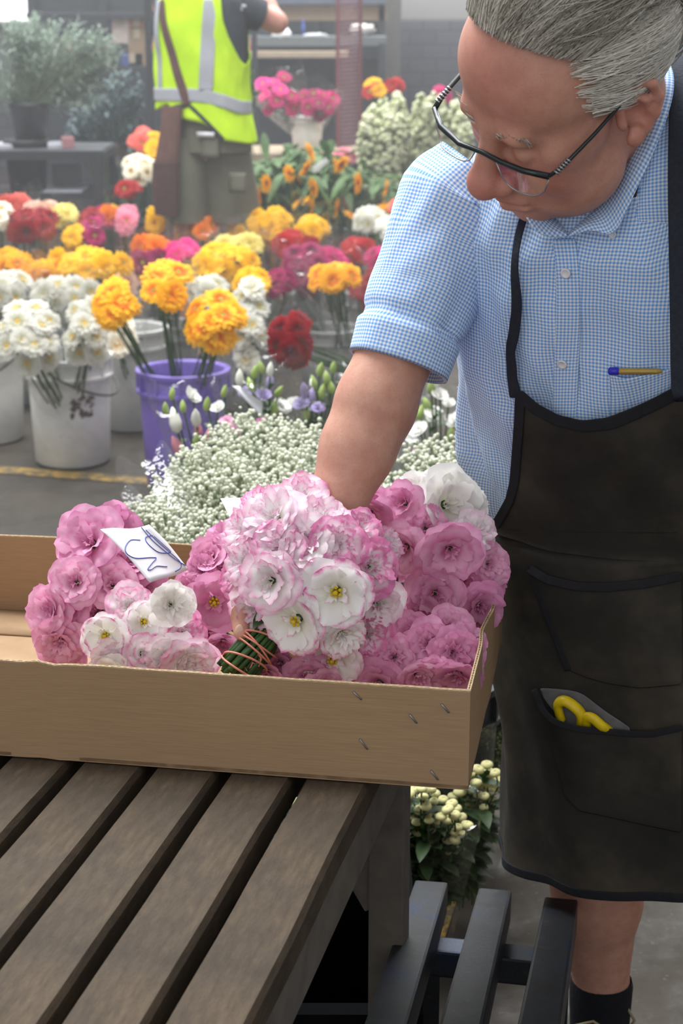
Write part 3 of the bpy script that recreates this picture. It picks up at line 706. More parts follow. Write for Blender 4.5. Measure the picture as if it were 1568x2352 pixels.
# ---- torso ring family (shirt above, apron over it); phi = 0 faces the front
YAW = math.radians(24)
E1 = Vector((math.cos(YAW), -math.sin(YAW), 0))
RINGS = [((.440, 2.205, .36), .176, .165, 0), ((.428, 2.20, .60), .180, .165, 0), ((.408, 2.20, .78), .190, .165, 0), ((.393, 2.18, .92), .192, .165, 5), ((.377, 2.14, 1.03), .195, .168, 12),
         ((.352, 2.08, 1.13), .203, .155, 20), ((.330, 2.03, 1.23), .210, .138, 28), ((.318, 1.995, 1.30), .205, .128, 32), ((.312, 1.97, 1.35), .185, .115, 34), ((.314, 1.955, 1.388), .160, .098, 34), ((.312, 1.936, 1.412), .105, .088, 36)]
VH = [r[0][2] for r in RINGS]
def torso(v, phi, off=0.0):
    """v: height parameter (ring centre height)"""
    c = Vector([interp(v, VH, [r[0][i] for r in RINGS]) for i in range(3)]); a = interp(v, VH, [r[1] for r in RINGS]); b = interp(v, VH, [r[2] for r in RINGS]); t = math.radians(interp(v, VH, [r[3] for r in RINGS]))
    fr = Vector((-math.sin(YAW), -math.cos(YAW), 0)) * math.cos(t) + Vector((0, 0, -math.sin(t)))
    s_, k_ = math.sin(phi), math.cos(phi); e = .86
    sp = math.copysign(abs(s_) ** e, s_); kp = math.copysign(abs(k_) ** e, k_)
    return c + E1 * (a + off) * sp + fr * (b + off) * kp
PHI = np.radians(np.arange(-180, 181, 3)); VV = np.linspace(.36, 1.412, 72)
def fold(v, phi):
    x = phi * .19
    d = .0125 * noise.noise(Vector((x * 11 + v * 6, v * 2.6, 1))) + .0085 * noise.noise(Vector((x * 26 - v * 9, v * 4.5, 7))) + .003 * noise.noise(Vector((x * 44 + v * 20, v * 9, 3)))
    # deep drape at his right side above the waist
    g = math.exp(-((v - 1.0) / .08) ** 2) * math.exp(-((phi + 1.15) / .5) ** 2)
    return d + g * (.014 * math.sin(phi * 16 + v * 26) + .012)
def smooth_grid(fn, vs_, ph_): return [[fn(v, p) for p in ph_] for v in vs_]
class Surf:
    """dense torso surface that can be looked up by photo pixel"""
    def __init__(s, fn, v0, v1, p0, p1):
        s.fn = fn; s.g = [(v, p) for v in np.linspace(v0, v1, 130) for p in np.radians(np.arange(p0, p1, 1.25))]
        s.w = [fn(v, p) for v, p in s.g]; s.px = np.array([tuple(proj_px(q)) for q in s.w])
        s.ok = np.array([s.normal(v, p).dot(CAMV - q) > 0 for (v, p), q in zip(s.g, s.w)])
    def normal(s, v, p):
        e = .004; a = s.fn(v, p + e * 4) - s.fn(v, p - e * 4); b = s.fn(v + e, p) - s.fn(v - e, p); return a.cross(b).normalized()
    def at(s, x, y, off=0.0):
        d = np.hypot(s.px[:, 0] - x, s.px[:, 1] - y) + (~s.ok) * 1e4; i = int(d.argmin()); v, p = s.g[i]
        # refine by a local linear step
        for _ in range(4):
            q = proj_px(s.fn(v, p)); e = .002; qa = proj_px(s.fn(v + e, p)) - q; qb = proj_px(s.fn(v, p + e)) - q
            det = qa.x * qb.y - qa.y * qb.x
            if abs(det) < 1e-9: break
            rx, ry = x - q.x, y - q.y; dv = (rx * qb.y - ry * qb.x) / det * e; dp = (qa.x * ry - qa.y * rx) / det * e
            v += max(-.03, min(.03, dv)); p += max(-.1, min(.1, dp))
        n_ = s.normal(v, p); return s.fn(v, p) + n_ * off, n_, v, p
shirt_fn = lambda v, p: torso(v, p, fold(v, p) + .006)
S_SH = Surf(shirt_fn, .80, 1.412, -110, 110)

# ---- head pose and landmarks
HS = 1.095; H0 = nv(.2385, 1.82, 1.4785)
HL, HF, HU = nv(.581, -.716, -.388), nv(-.757, -.302, -.579), nv(-.298, -.630, .717)
HM = np.stack([HL, HF, HU], 1)
def hw(l, f, u): return H0 + HS * (HM @ nv(l, f, u))
NECKB = nv(.325, 1.985, 1.345)
SHO = P(1050, 470, 2.03); ELB = P(862, 925, 1.93); WRI = P(722, 1290, 1.865)
body = Body(); B = body
def he(c, r, k=.02, sub=False, rot=None):
    R = HM if rot is None else HM @ rot
    B.ell(hw(*c), [x * HS for x in r], R, k * HS, sub)
def hc(a, b, r0, r1, k=.015, sub=False): B.cone(hw(*a), hw(*b), r0 * HS, r1 * HS, k * HS, sub)
def rotm(ax, deg):
    return np.array(Matrix.Rotation(math.radians(deg), 3, ax))
# torso, pelvis, legs (under the clothes)
for i in range(1, len(RINGS) - 2):
    c, a, b = RINGS[i][0], RINGS[i][1], RINGS[i][2]
    t = math.radians(RINGS[i][3]); fr = nv(-math.sin(YAW) * math.cos(t), -math.cos(YAW) * math.cos(t), -math.sin(t)); e1 = np.array(E1)
    if c[2] > .8: B.ell(c, [a - .030, b - .03, .10], np.stack([e1, fr, np.cross(e1, fr)], 1), .03)
HIPR, HIPL = nv(.33, 2.23, .86), nv(.49, 2.17, .86)
KNR, ANR = nv(.362, 2.235, .47), P(1380, 2262, 2.27)
KNL, ANL = nv(.60, 2.20, .47), nv(.62, 2.27, .13)
for hp, kn, an in ((HIPR, KNR, ANR), (HIPL, KNL, ANL)):
    an = np.array(an); B.cone(hp, kn, .085, .062, .03); mid = kn * .45 + an * .55
    B.cone(kn, mid, .062, .064, .02); B.cone(mid, an, .062, .0405, .02); B.ell(kn * .70 + an * .30 + nv(-.004, .018, 0), [.066, .056, .11], None, .02)
    B.cone(kn * .96 + an * .04 + nv(0, -.02, 0), kn * .75 + an * .25 + nv(0, -.03, 0), .036, .026, .02)
    ft = nv(an[0], an[1], .045); B.cone(an, ft, .034, .030, .02); B.cone(ft, ft + nv(-.04, -.11, -.012), .028, .016, .02)
# neck
B.cone(hw(0, -.035, -.045), NECKB, .062, .060, .03); B.cone(NECKB, nv(.33, 2.02, 1.28), .062, .08, .03)
# head
he((0, -.012, .058), (.081, .100, .085), .02); he((0, .043, .048), (.073, .054, .062), .02); he((0, .038, -.030), (.064, .058, .080), .025)
he((0, .046, -.078), (.055, .050, .038), .02)
for sx_ in (-1, 1):
    he((sx_ * .046, .034, -.066), (.026, .036, .034), .025); he((sx_ * .040, .066, -.030), (.027, .024, .026), .02); he((sx_ * .058, .045, .0), (.018, .035, .022), .02)
he((0, .030, -.108), (.046, .044, .026), .02); he((0, .082, -.100), (.022, .017, .018), .015)
hc((-.034, .090, .024), (.034, .090, .024), .011, .011, .015)
for sx_ in (-1, 1): he((sx_ * .032, .106, .002), (.020, .018, .0125), .012, True)
for sx_ in (-1, 1):
    he((sx_ * .032, .084, .000), (.0135, .0125, .0125), .004); hc((sx_ * .018, .093, -.012), (sx_ * .046, .083, -.012), .0045, .004, .008)
hc((0, .097, .012), (0, .118, -.026), .0095, .0135, .012); he((0, .121, -.034), (.0175, .0165, .0165), .008)
for sx_ in (-1, 1): he((sx_ * .0155, .108, -.039), (.0105, .0125, .0105), .006)
for sx_ in (-1, 1): hc((sx_ * .007, .114, -.053), (sx_ * .008, .108, -.042), .0042, .0042, .003, True)
he((0, .086, -.062), (.028, .022, .020), .015)
hc((-.022, .098, -.0665), (0, .107, -.0655), .0045, .0062, .006); hc((.022, .098, -.0665), (0, .107, -.0655), .0045, .0062, .006)
hc((-.020, .096, -.077), (0, .103, -.078), .0050, .0070, .007); hc((.020, .096, -.077), (0, .103, -.078), .0050, .0070, .007)
hc((-.026, .099, -.0725), (0, .112, -.0715), .0022, .0026, .004, True); hc((.026, .099, -.0725), (0, .112, -.0715), .0022, .0026, .004, True)
for sx_ in (-1, 1): hc((sx_ * .022, .106, -.044), (sx_ * .036, .090, -.074), .0022, .0022, .006, True)   # nose to mouth fold
hc((-.02, .102, .020), (-.016, .103, .034), .0015, .001, .004, True); hc((.02, .102, .020), (.016, .103, .034), .0015, .001, .004, True)
# ears
for sx_ in (-1, 1):
    R = rotm('Z', sx_ * 24) @ rotm('X', -12)
    el = lambda f, u, o=0.0: (sx_ * (.0745 + .42 * max(0, .004 - f) + o), f, u)
    he(el(-.010, .004, -.002), (.0045, .0185, .029), .004, False, R)
    helix = [(.006, .006), (.007, .024), (-.003, .036), (-.016, .038), (-.026, .029), (-.029, .012), (-.024, -.006), (-.014, -.020), (-.004, -.031)]
    for (f0, u0), (f1, u1) in zip(helix, helix[1:]): hc(el(f0, u0, .004), el(f1, u1, .004), .0046, .0046, .004)
    anti = [(-.008, .024), (-.018, .014), (-.019, .0), (-.012, -.012)]
    for (f0, u0), (f1, u1) in zip(anti, anti[1:]): hc(el(f0, u0, .004), el(f1, u1, .004), .0036, .0036, .004)
    he(el(-.003, -.029, .002), (.0065, .0095, .0105), .005); he(el(.007, -.003, .004), (.0055, .0048, .0085), .004)
    he(el(-.006, .003, .009), (.0095, .0095, .0145), .003, True, R)
# right arm and hand
B.cone(nv(.28, 2.0, 1.29), SHO + Vector((.02, .01, -.02)), .06, .050, .03); B.cone(SHO, ELB, .047, .045, .02)
fo = np.array(ELB) * .72 + np.array(WRI) * .28
B.cone(ELB, fo, .0415, .0415, .02); B.cone(fo, WRI, .0410, .0285, .02); B.ell(np.array(ELB) + nv(.004, .015, -.01), [.038, .036, .045], None, .02)
PALM = np.array(P(652, 1392, 1.845)); WN = np.array(WRI)
hd = (PALM - WN) / np.linalg.norm(PALM - WN); sdv = np.cross(hd, nv(0, -1, 0)); sdv /= np.linalg.norm(sdv); pn = np.cross(sdv, hd)
B.cone(WN, PALM, .026, .030, .015); B.ell(PALM - hd * .012, [.040, .046, .017], np.stack([sdv, hd, pn], 1), .012)
TH = [PALM - hd * .045 + sdv * .022, np.array(P(566, 1352, 1.815)), np.array(P(551, 1405, 1.795)), np.array(P(555, 1452, 1.782))]
if np.dot(TH[1] - PALM, sdv) < 0: TH[0] = PALM - hd * .045 - sdv * .022
B.chain(TH, [.015, .0125, .0108, .0098], .006)
axn = np.array(P(534, 1556, 1.762) - P(640, 1420, 1.80)); axn /= np.linalg.norm(axn)
STC = np.array(P(664, 1412, 1.812))
fside = -1 if np.dot(TH[1] - PALM, sdv) > 0 else 1
kn_dir = np.cross(axn, nv(0, -1, 0)); kn_dir /= np.linalg.norm(kn_dir)
if kn_dir[0] < 0: kn_dir = -kn_dir
dnv = np.cross(axn, kn_dir); dnv = dnv if dnv[1] < 0 else -dnv
for q, (o_, L) in enumerate(((-.030, .95), (-.010, 1.04), (.010, 1.0), (.029, .82))):
    c = STC + axn * o_; k0 = PALM + axn * o_ * .9 + hd * .020
    pts = [k0, c + kn_dir * .036 * L + (-dnv) * .016, c + kn_dir * .036 * L + dnv * .014, c + kn_dir * .012 + dnv * .033 * L]
    B.chain(pts, [.0105, .0098, .0088, .0080], .004)
# left arm hangs at his side, bent at the elbow (outside the photo)
SL, EL, WL = nv(.545, 1.93, 1.31), nv(.64, 1.98, 1.04), nv(.62, 1.80, .90)
B.cone(nv(.42, 1.98, 1.29), SL, .05, .05, .03); B.cone(SL, EL, .056, .043, .02); B.cone(EL, WL, .042, .029, .02)
hv = (WL - EL) / np.linalg.norm(WL - EL); B.cone(WL, WL + hv * .07, .026, .028, .012)
for q in range(4):
    o_ = nv(1, 0, 0) * (q - 1.5) * .017; p0 = WL + hv * .08 + o_; B.chain([p0, p0 + hv * .035 + nv(0, 0, -.012), p0 + hv * .05 + nv(0, 0, -.04), p0 + hv * .042 + nv(0, 0, -.058)], [.010, .0095, .0085, .0075], .004)
B.chain([WL + hv * .03 + nv(-.02, 0, 0), WL + hv * .06 + nv(-.045, 0, -.01), WL + hv * .09 + nv(-.052, 0, -.03)], [.013, .011, .009], .006)
bv, bf = body.mesh(.003)
loc = (bv - H0) @ HM / HS
red = np.zeros(len(bv))
for c, r, s_ in (((0, .12, -.032), .026, .9), ((-.045, .08, -.03), .035, .6), ((.045, .08, -.03), .035, .6), ((0, .09, .085), .055, .55), ((0, .10, -.072), .018, .55), ((.082, -.01, .0), .05, .45), ((0, .06, -.1), .05, .3)):
    red = np.maximum(red, s_ * np.exp(-(np.linalg.norm(loc - nv(*c), axis=1) / r) ** 2))
MAN_BASE = (float(ANR[0]), float(ANR[1]) - .02, 0.0)
man = mesh_obj('person', bv, bf, SKIN, None, MAN_BASE, attrs={'red': red})
tag(man, 'grey-haired person in blue gingham shirt and black apron bending over the flower box', 'person')

# ---- fingernail of the thumb
m = MB(); tn = Vector(TH[3]); td = (Vector(TH[3]) - Vector(TH[2])).normalized(); cv_ = (CAMV - tn).normalized(); cv_ = (cv_ - td * cv_.dot(td)).normalized()
m.blob(tn + cv_ * .0082 - Vector((.002, 0, 0)), .0062, 0, 10, 8, (.8, .28, 1.15), None); m.build('thumbnail', M('pale_nail', (226, 190, 172), .35, .06), man)

# ---- shirt body
def strip_uv(grid_):
    uv = []
    n_ = len(grid_[0]); mid = n_ // 2; vacc = 0
    for i, row in enumerate(grid_):
        if i: vacc += (row[mid] - grid_[i - 1][mid]).length
        acc = [0] * n_
        for j in range(mid + 1, n_): acc[j] = acc[j - 1] + (row[j] - row[j - 1]).length
        for j in range(mid - 1, -1, -1): acc[j] = acc[j + 1] - (row[j] - row[j + 1]).length
        uv += [(a, vacc) for a in acc]
    return uv
vs_ = np.linspace(.80, 1.412, 110); g = smooth_grid(shirt_fn, vs_, np.radians(np.arange(-180, 181, 2)))
m = MB(); m.grid(g, uv=strip_uv(g)); shirt = m.build('shirt', GING, man, uv=True)
# placket: slightly raised band with a stitched edge down the front
def on_shirt(x, y, off=.0): return S_SH.at(x, y, off)[0]
pl = []
for i, (y, x0, x1) in enumerate(((548, 1268, 1322), (600, 1277, 1330), (660, 1278, 1334), (740, 1276, 1334), (830, 1272, 1330), (920, 1270, 1326), (985, 1268, 1325))):
    pl.append([on_shirt(x0, y, .001)] + [on_shirt(lerp(x0, x1, t), y, .0035) for t in (.03, .25, .5, .75, .97)] + [on_shirt(x1, y, .0008)])
m = MB(); m.grid(pl, uv=strip_uv(pl)); subsurf(m.build('placket', GING, shirt, uv=True), 2)
for (x, y, r) in ((1303, 624, 12), (1294, 830, 12), (1408, 537, 9)):
    p, n_, _, _ = S_SH.at(x, y, .0055); m = MB(); rr_ = r / F_PX * depthZ(p)
    m.lathe(p, [(0, .0008), (rr_ * .6, .0008), (rr_ * .75, .0018), (rr_, .0014), (rr_, 0), (0, 0)], 20, axis=n_); m.build('button', BUTTON, shirt)
# collar leaves (each a curved two-ply flap)
def collar(outer, inner, name='collar', up=.006):
    rows = []
    for (a, b) in zip(outer, inner):
        A, B_ = P(*a), P(*b); rows.append([A.lerp(B_, t) + Vector((0, -1, .3)).normalized() * up * math.sin(t * math.pi) for t in np.linspace(0, 1, 7)])
    m = MB(); m.grid(rows, uv=strip_uv(rows)); o = m.build(name, GING, shirt, uv=True); subsurf(solidify(o, .003), 2); return o
collar([(1303, 547, 1.855), (1365, 520, 1.835), (1408, 556, 1.835), (1440, 480, 1.83), (1482, 395, 1.825), (1522, 300, 1.83), (1550, 215, 1.845), (1548, 150, 1.89), (1500, 100, 1.96)],
       [(1299, 543, 1.86), (1338, 505, 1.86), (1372, 478, 1.865), (1408, 430, 1.855), (1445, 370, 1.845), (1482, 300, 1.845), (1508, 215, 1.855), (1508, 150, 1.90), (1480, 110, 1.96)])
collar([(1300, 547, 1.855), (1270, 545, 1.845), (1236, 540, 1.835), (1208, 505, 1.84), (1190, 460, 1.86), (1180, 400, 1.90)],
       [(1303, 540, 1.862), (1290, 518, 1.87), (1270, 495, 1.88), (1250, 470, 1.89), (1240, 440, 1.90), (1230, 400, 1.92)])
yk = [[(1500, 285, 1.856), (1528, 268, 1.856), (1560, 255, 1.862), (1600, 250, 1.875), (1660, 262, 1.90)], [(1486, 345, 1.850), (1524, 330, 1.848), (1560, 322, 1.850), (1600, 318, 1.858), (1665, 330, 1.88)], [(1468, 410, 1.848), (1516, 400, 1.842), (1560, 395, 1.842), (1605, 392, 1.848), (1670, 400, 1.865)], [(1450, 480, 1.852), (1510, 476, 1.846), (1560, 474, 1.845), (1610, 472, 1.848), (1672, 474, 1.86)]]
yk = [[P(*q) for q in r] for r in yk] + [[S_SH.at(x, 548, -.004)[0] if x < 1560 else P(x, 548, 1.862) for x in (1450, 1510, 1560, 1610, 1672)]]
m = MB(); m.grid(yk, uv=strip_uv(yk)); subsurf(solidify(m.build('shoulder_yoke', GING, shirt, uv=True), .002), 2)
# sleeves: tube with folds and a turned-up cuff
def sleeve(pts, rads, name, cuff=.045):
    pts = [Vector(p) for p in pts]; rows = []; acc = 0; n_ = 48; side = None; N_ = 44; L = []
    for i in range(N_ + 1):
        t = i / N_ * (len(pts) - 1); j = min(int(t), len(pts) - 2); L.append((pts[j].lerp(pts[j + 1], t - j), lerp(rads[j], rads[j + 1], t - j)))
    uv = []
    total = sum((L[i + 1][0] - L[i][0]).length for i in range(N_))
    for i, (p, r) in enumerate(L):
        d = (L[min(i + 1, N_)][0] - L[max(i - 1, 0)][0]).normalized()
        side = d.cross(Vector((0, 1, 0))).normalized() if side is None else (side - d * side.dot(d)).normalized(); b = d.cross(side)
        if i: acc += (p - L[i - 1][0]).length
        rem = total - acc; row = []
        for q in range(n_ + 1):
            a = 2 * math.pi * q / n_; f = .006 * noise.noise(Vector((math.cos(a) * 1.6, math.sin(a) * 1.6, acc * 14))) + .004 * noise.noise(Vector((math.cos(a) * 3, math.sin(a) * 3 + acc * 20, 9)))
            rr_ = r + f * (1 if rem > cuff else .35) + (.0035 if rem < cuff else 0) - (.0045 * math.exp(-((rem - cuff - .004) / .006) ** 2))
            row.append(p + side * rr_ * math.cos(a) + b * rr_ * math.sin(a)); uv.append((a * .055, acc))
        rows.append(row)
    # inward hem
    last = rows[-1]; c = L[-1][0]
    for t in (.995, .93): rows.append([c + (p - c) * t - d * (.002 if t > .95 else -.0) for p in last]); uv += [(2 * math.pi * q / n_ * .055, acc + .002) for q in range(n_ + 1)]
    rows.append([p - d * .05 for p in rows[-1]]); uv += [(2 * math.pi * q / n_ * .055, acc + .05) for q in range(n_ + 1)]
    m = MB(); m.grid(rows, uv=uv); return m.build(name, GING, shirt, uv=True)
sleeve([P(1105, 410, 2.03), P(1052, 470, 2.025), P(1010, 560, 2.01), P(975, 670, 1.99), P(940, 760, 1.97), P(913, 842, 1.955)], [.060, .0700, .0670, .0640, .0600, .0570], 'sleeve')
sleeve([nv(.44, 1.95, 1.355), nv(.545, 1.93, 1.305), nv(.585, 1.95, 1.2), nv(.615, 1.965, 1.11)], [.08, .074, .064, .060], 'sleeve')
# breast pocket: raised patch whose mouth stands open a little
pk_top = [(1405, 845), (1420, 857), (1440, 860), (1480, 852), (1515, 842), (1545, 832)]; rows = []
for i, (x, y) in enumerate(pk_top):
    t = i / (len(pk_top) - 1); bot = (lerp(1400, 1540, t), lerp(960, 905, t))
    rows.append([on_shirt(lerp(x, bot[0], q), lerp(y, bot[1], q), .0075 * (1 - q) + .0016) for q in np.linspace(0, 1, 8)])
m = MB(); m.grid(rows, uv=strip_uv(rows)); subsurf(solidify(m.build('breast_pocket', GING, shirt, uv=True), .0012), 1)

# ---- apron
def sag(v, p):
    x = p * .2
    d = .014 * noise.noise(Vector((x * 6 + v * 3, v * 2.2, 21))) + .008 * noise.noise(Vector((x * 16 + v * 6, v * 4, 33)))
    if v < .9: d += .006 * math.sin(p * 9 + v * 7) * min(1, (.9 - v) / .3)
    return d
apron_fn = lambda v, p: torso(v, p, sag(v, p) + .020 + max(0, .9 - v) * .008)
S_AP = Surf(apron_fn, .36, 1.28, -120, 100)
left_px = [(895, 1197), (930, 1194), (1000, 1188), (1130, 1178), (1165, 1160), (1195, 1132), (1215, 1138)]
def phi_for(v, target, lo=-2.3, hi=0.2):
    ph_ = np.linspace(lo, hi, 120); best = None
    for p in ph_:
        q = proj_px(apron_fn(v, p)); n_ = S_AP.normal(v, p).dot(CAMV - apron_fn(v, p))
        if n_ < 0: continue
        e = abs(q.x - interp(q.y, [a for a, _ in target], [b for _, b in target]))
        if best is None or e < best[0]: best = (e, p)
    return best[1]
av = np.concatenate([np.linspace(.388, .90, 44), np.linspace(.91, 1.235, 44)])
# scooped top edge: height parameter as a function of phi
tp = []
for (x, y) in ((1192, 900), (1230, 932), (1280, 958), (1340, 972), (1400, 966), (1450, 945), (1500, 922), (1568, 888)):
    _, _, v, p = S_AP.at(x, y); tp.append((p, v))
tp.sort(); TPX = [a for a, _ in tp]; TPY = [b for _, b in tp]; TPX.append(TPX[-1] + .25); TPY.append(TPY[-1] + .015)
PR = TPX[-1]
rows = []
NJ = 60
for v in av:
    if v < .905: pl_ = -2.05
    else: pl_ = phi_for(v, left_px)
    pr_ = lerp(1.9, PR, min(1, max(0, (v - .86) / .08)))
    if .86 < v < .905: pl_ = -1.75 - (.905 - v) * 7
    rows.append((v, pl_, pr_))
grid_ = []
for v, a, b in rows:
    r_ = []
    for j in range(NJ + 1):
        p = lerp(a, b, j / NJ); vt = interp(p, TPX, TPY); vv = min(v, vt); hem = .04 * 0
        if v < .42: vv = v + (.014 + .022 * math.sin(p * 1.3 + .3)) * (.42 - v) / .032
        r_.append(apron_fn(vv, p))
    grid_.append(r_)
m = MB(); m.grid(grid_); apron = solidify(m.build('apron', APRON, man), .0016)
def ribbon(pts_n, wd, name, mat, parent, thick=.0016, arch=.0):
    """flat band along points with surface normals"""
    rows = []
    for i, (p, n_) in enumerate(pts_n):
        d = (pts_n[min(i + 1, len(pts_n) - 1)][0] - pts_n[max(i - 1, 0)][0]).normalized(); s_ = d.cross(n_).normalized()
        w_ = wd[i] if hasattr(wd, '__len__') else wd
        rows.append([p + s_ * w_ * t + n_ * arch * (1 - (t * 2) ** 2) for t in (-.5, -.25, 0, .25, .5)])
    m = MB(); m.grid(rows); o = m.build(name, mat, parent); solidify(o, thick); return subsurf(o, 1)
def path_px(surf, pts, off, n_=24):
    xs = np.array(pts, float); t = np.concatenate([[0], np.cumsum(np.hypot(*np.diff(xs, axis=0).T))]); out = []
    for q in np.linspace(0, t[-1], n_):
        p, n2, _, _ = surf.at(np.interp(q, t, xs[:, 0]), np.interp(q, t, xs[:, 1]), off); out.append((p, n2))
    return out
ribbon(path_px(S_AP, [(1192, 902), (1230, 936), (1280, 962), (1340, 976), (1400, 970), (1450, 950), (1500, 927), (1566, 893)], .003, 36), .017, 'top_binding', BIND, apron)
ribbon(path_px(S_AP, [(1196, 905), (1194, 960), (1188, 1040), (1182, 1110), (1172, 1150), (1155, 1180), (1140, 1205)], .003, 30), .013, 'side_binding', BIND, apron)
ribbon(path_px(S_SH, [(1210, 488), (1200, 580), (1192, 660), (1187, 740), (1186, 820), (1190, 905)], .012, 30), [.0095 + .006 * t for t in np.linspace(0, 1, 30)], 'neck_strap', BIND2, apron)
# his left strap runs up over the shoulder and behind the neck
ls = [(P(1566, 930, 1.79), Vector((0, -1, .1))), (P(1566, 760, 1.80), Vector((0, -1, .15))), (P(1562, 560, 1.82), Vector((0, -1, .2))), (P(1560, 400, 1.825), Vector((0, -1, .3))), (P(1563, 260, 1.84), Vector((0, -1, .5))), (P(1566, 150, 1.91), Vector((0, -.8, 1)).normalized()), (P(1560, 95, 2.03), Vector((0, -.3, 1)).normalized()), (P(1530, 90, 2.10), Vector((0, .2, 1)).normalized())]
ribbon(ls, .026, 'neck_strap', BIND2, apron)
ribbon(path_px(S_AP, [(1160, 1215), (1250, 1218), (1400, 1222), (1560, 1222)], .0005, 12), .0012, 'seam', BIND, apron)
# hem and pockets
hemp = [(apron_fn(.394 + .014 + .022 * math.sin(p * 1.3 + .3), p), S_AP.normal(.40, p)) for p in np.linspace(-2.0, 1.85, 60)]
ribbon([(p + n_ * .002, n_) for p, n_ in hemp], .014, 'hem', BIND, apron)
def pocket(top, bottom, name, lift, mat=APRON, n_=26, q_=12):
    """patch between a top and a bottom pixel line; the mouth stands off by 'lift'"""
    tx = np.array(top, float); bx_ = np.array(bottom, float); rows = []
    for i in range(n_):
        t = i / (n_ - 1); f = lambda a: (np.interp(t, np.linspace(0, 1, len(a)), a[:, 0]), np.interp(t, np.linspace(0, 1, len(a)), a[:, 1]))
        (x0, y0), (x1, y1) = f(tx), f(bx_); lf_ = lift(t) if callable(lift) else lift
        rows.append([S_AP.at(lerp(x0, x1, q), lerp(y0, y1, q), .0030 + lf_ * (1 - q) ** 2)[0] for q in np.linspace(0, 1, q_)])
    m = MB(); m.grid(rows); o = m.build(name, mat, apron); solidify(o, .0016); subsurf(o, 1); return o, rows
p1, r1 = pocket([(1222, 1302), (1262, 1326), (1330, 1342), (1400, 1344), (1480, 1336), (1566, 1316)], [(1306, 1538), (1350, 1556), (1400, 1570), (1470, 1580), (1566, 1572)], 'upper_pocket', .003)
ribbon([(r[0] + Vector((0, -.002, 0)), Vector((0, -1, .1)).normalized()) for r in r1], .012, 'pocket_binding', BIND, p1)
ribbon([(q + Vector((0, -.002, 0)), Vector((-.3, -1, .1)).normalized()) for q in r1[0]], .010, 'pocket_binding', BIND, p1)
mouth = [(1236, 1575), (1262, 1618), (1290, 1640), (1340, 1658), (1400, 1670), (1450, 1678), (1500, 1680), (1566, 1664)]
p2, r2 = pocket(mouth, [(1300, 1830), (1330, 1862), (1380, 1872), (1440, 1885), (1500, 1898), (1566, 1912)], 'lower_pocket', lambda t: .004 + .026 * math.exp(-((t - .30) / .22) ** 2))
ribbon([(r[0] + Vector((0, -.002, 0)), Vector((0, -1, .1)).normalized()) for r in r2], .009, 'pocket_binding', BIND, p2)
LIN = M('grey_pocket_lining', (112, 112, 116), .9, .25, 60)
m = MB(); lin_top = [(1240, 1577), (1290, 1580), (1330, 1584), (1352, 1598), (1380, 1622), (1415, 1645), (1450, 1668)]; lin_bot = [(1250, 1600), (1285, 1650), (1330, 1680), (1360, 1690), (1390, 1695), (1420, 1690), (1452, 1685)]
m.grid([[S_AP.at(lerp(a[0], b[0], q), lerp(a[1], b[1], q), .004)[0] for q in np.linspace(0, 1, 6)] for a, b in zip(lin_top, lin_bot)]); subsurf(solidify(m.build('pocket_lining', LIN, p2), .001), 1)

# ---- shorts under the apron, socks, shoes
NAVY = M('black_shorts', (38, 38, 42), .9, .2, 40)
m = MB(); m.grid(smooth_grid(lambda v, p: torso(v, p, -.004), np.linspace(.60, .95, 12), np.radians(np.arange(-180, 181, 6))))
for hp, kn in ((HIPR, KNR), (HIPL, KNL)):
    a = Vector(hp) + Vector((0, 0, -.10)); b = Vector(kn) + Vector((0, 0, .02)); m.tube([a, a.lerp(b, .5), b], [.105, .098, .090], 24, cap=False)
m.build('shorts', NAVY, man)
SOCK = M('black_sock', (26, 28, 34), .95, .3, 200, bump=.3); SHOE = M('dark_shoe', (34, 34, 38), .6, .25, 60); LACE = M('pale_lace', (150, 140, 110), .8)
for an in (np.array(ANR), ANL):
    a = Vector(an); m = MB(); zt_ = min(a.z + .012, .19)
    m.tube([(a.x, a.y, zt_), (a.x, a.y, zt_ - .01), (a.x, a.y, .10), (a.x, a.y - .002, .055)], [.0455, .048, .047, .045], 28, cap=False); m.build('sock', SOCK, man)
    m = MB(); d = Vector((-.35, -.94, 0)); s_ = Vector((.94, -.35, 0)); rows = []
    for t, wd, ht in ((-.09, .022, .06), (-.075, .036, .085), (-.03, .043, .098), (.03, .045, .088), (.09, .048, .065), (.14, .046, .052), (.175, .034, .04), (.19, .012, .03)):
        c = Vector((a.x, a.y, 0)) + d * t; rows.append([c + s_ * wd * x * (1 if z_ < .5 else .85) + Vector((0, 0, .004 + ht * z_)) for x, z_ in ((0, 0), (-.9, 0), (-1, .25), (-.95, .55), (-.6, .92), (0, 1), (.6, .92), (.95, .55), (1, .25), (.9, 0), (0, 0))])
    m.grid(rows); sh = m.build('shoe', SHOE, man); subsurf(sh, 1)
    m = MB()
    for q in range(4):
        c = Vector((a.x, a.y, .10 - q * .012)) + d * (.02 + q * .028); m.tube([c - s_ * .028 + Vector((0, 0, -.008)), c + Vector((0, 0, .006)), c + s_ * .028 + Vector((0, 0, -.008))], .0025, 5)
    c = Vector((a.x, a.y, .105)) + d * .01; m.tube([c, c + s_ * .03 + Vector((0, 0, .02)), c + s_ * .055 + Vector((0, 0, -.02)), c + s_ * .04 + Vector((0, 0, -.05))], .0025, 5); m.build('shoelace', LACE, sh)

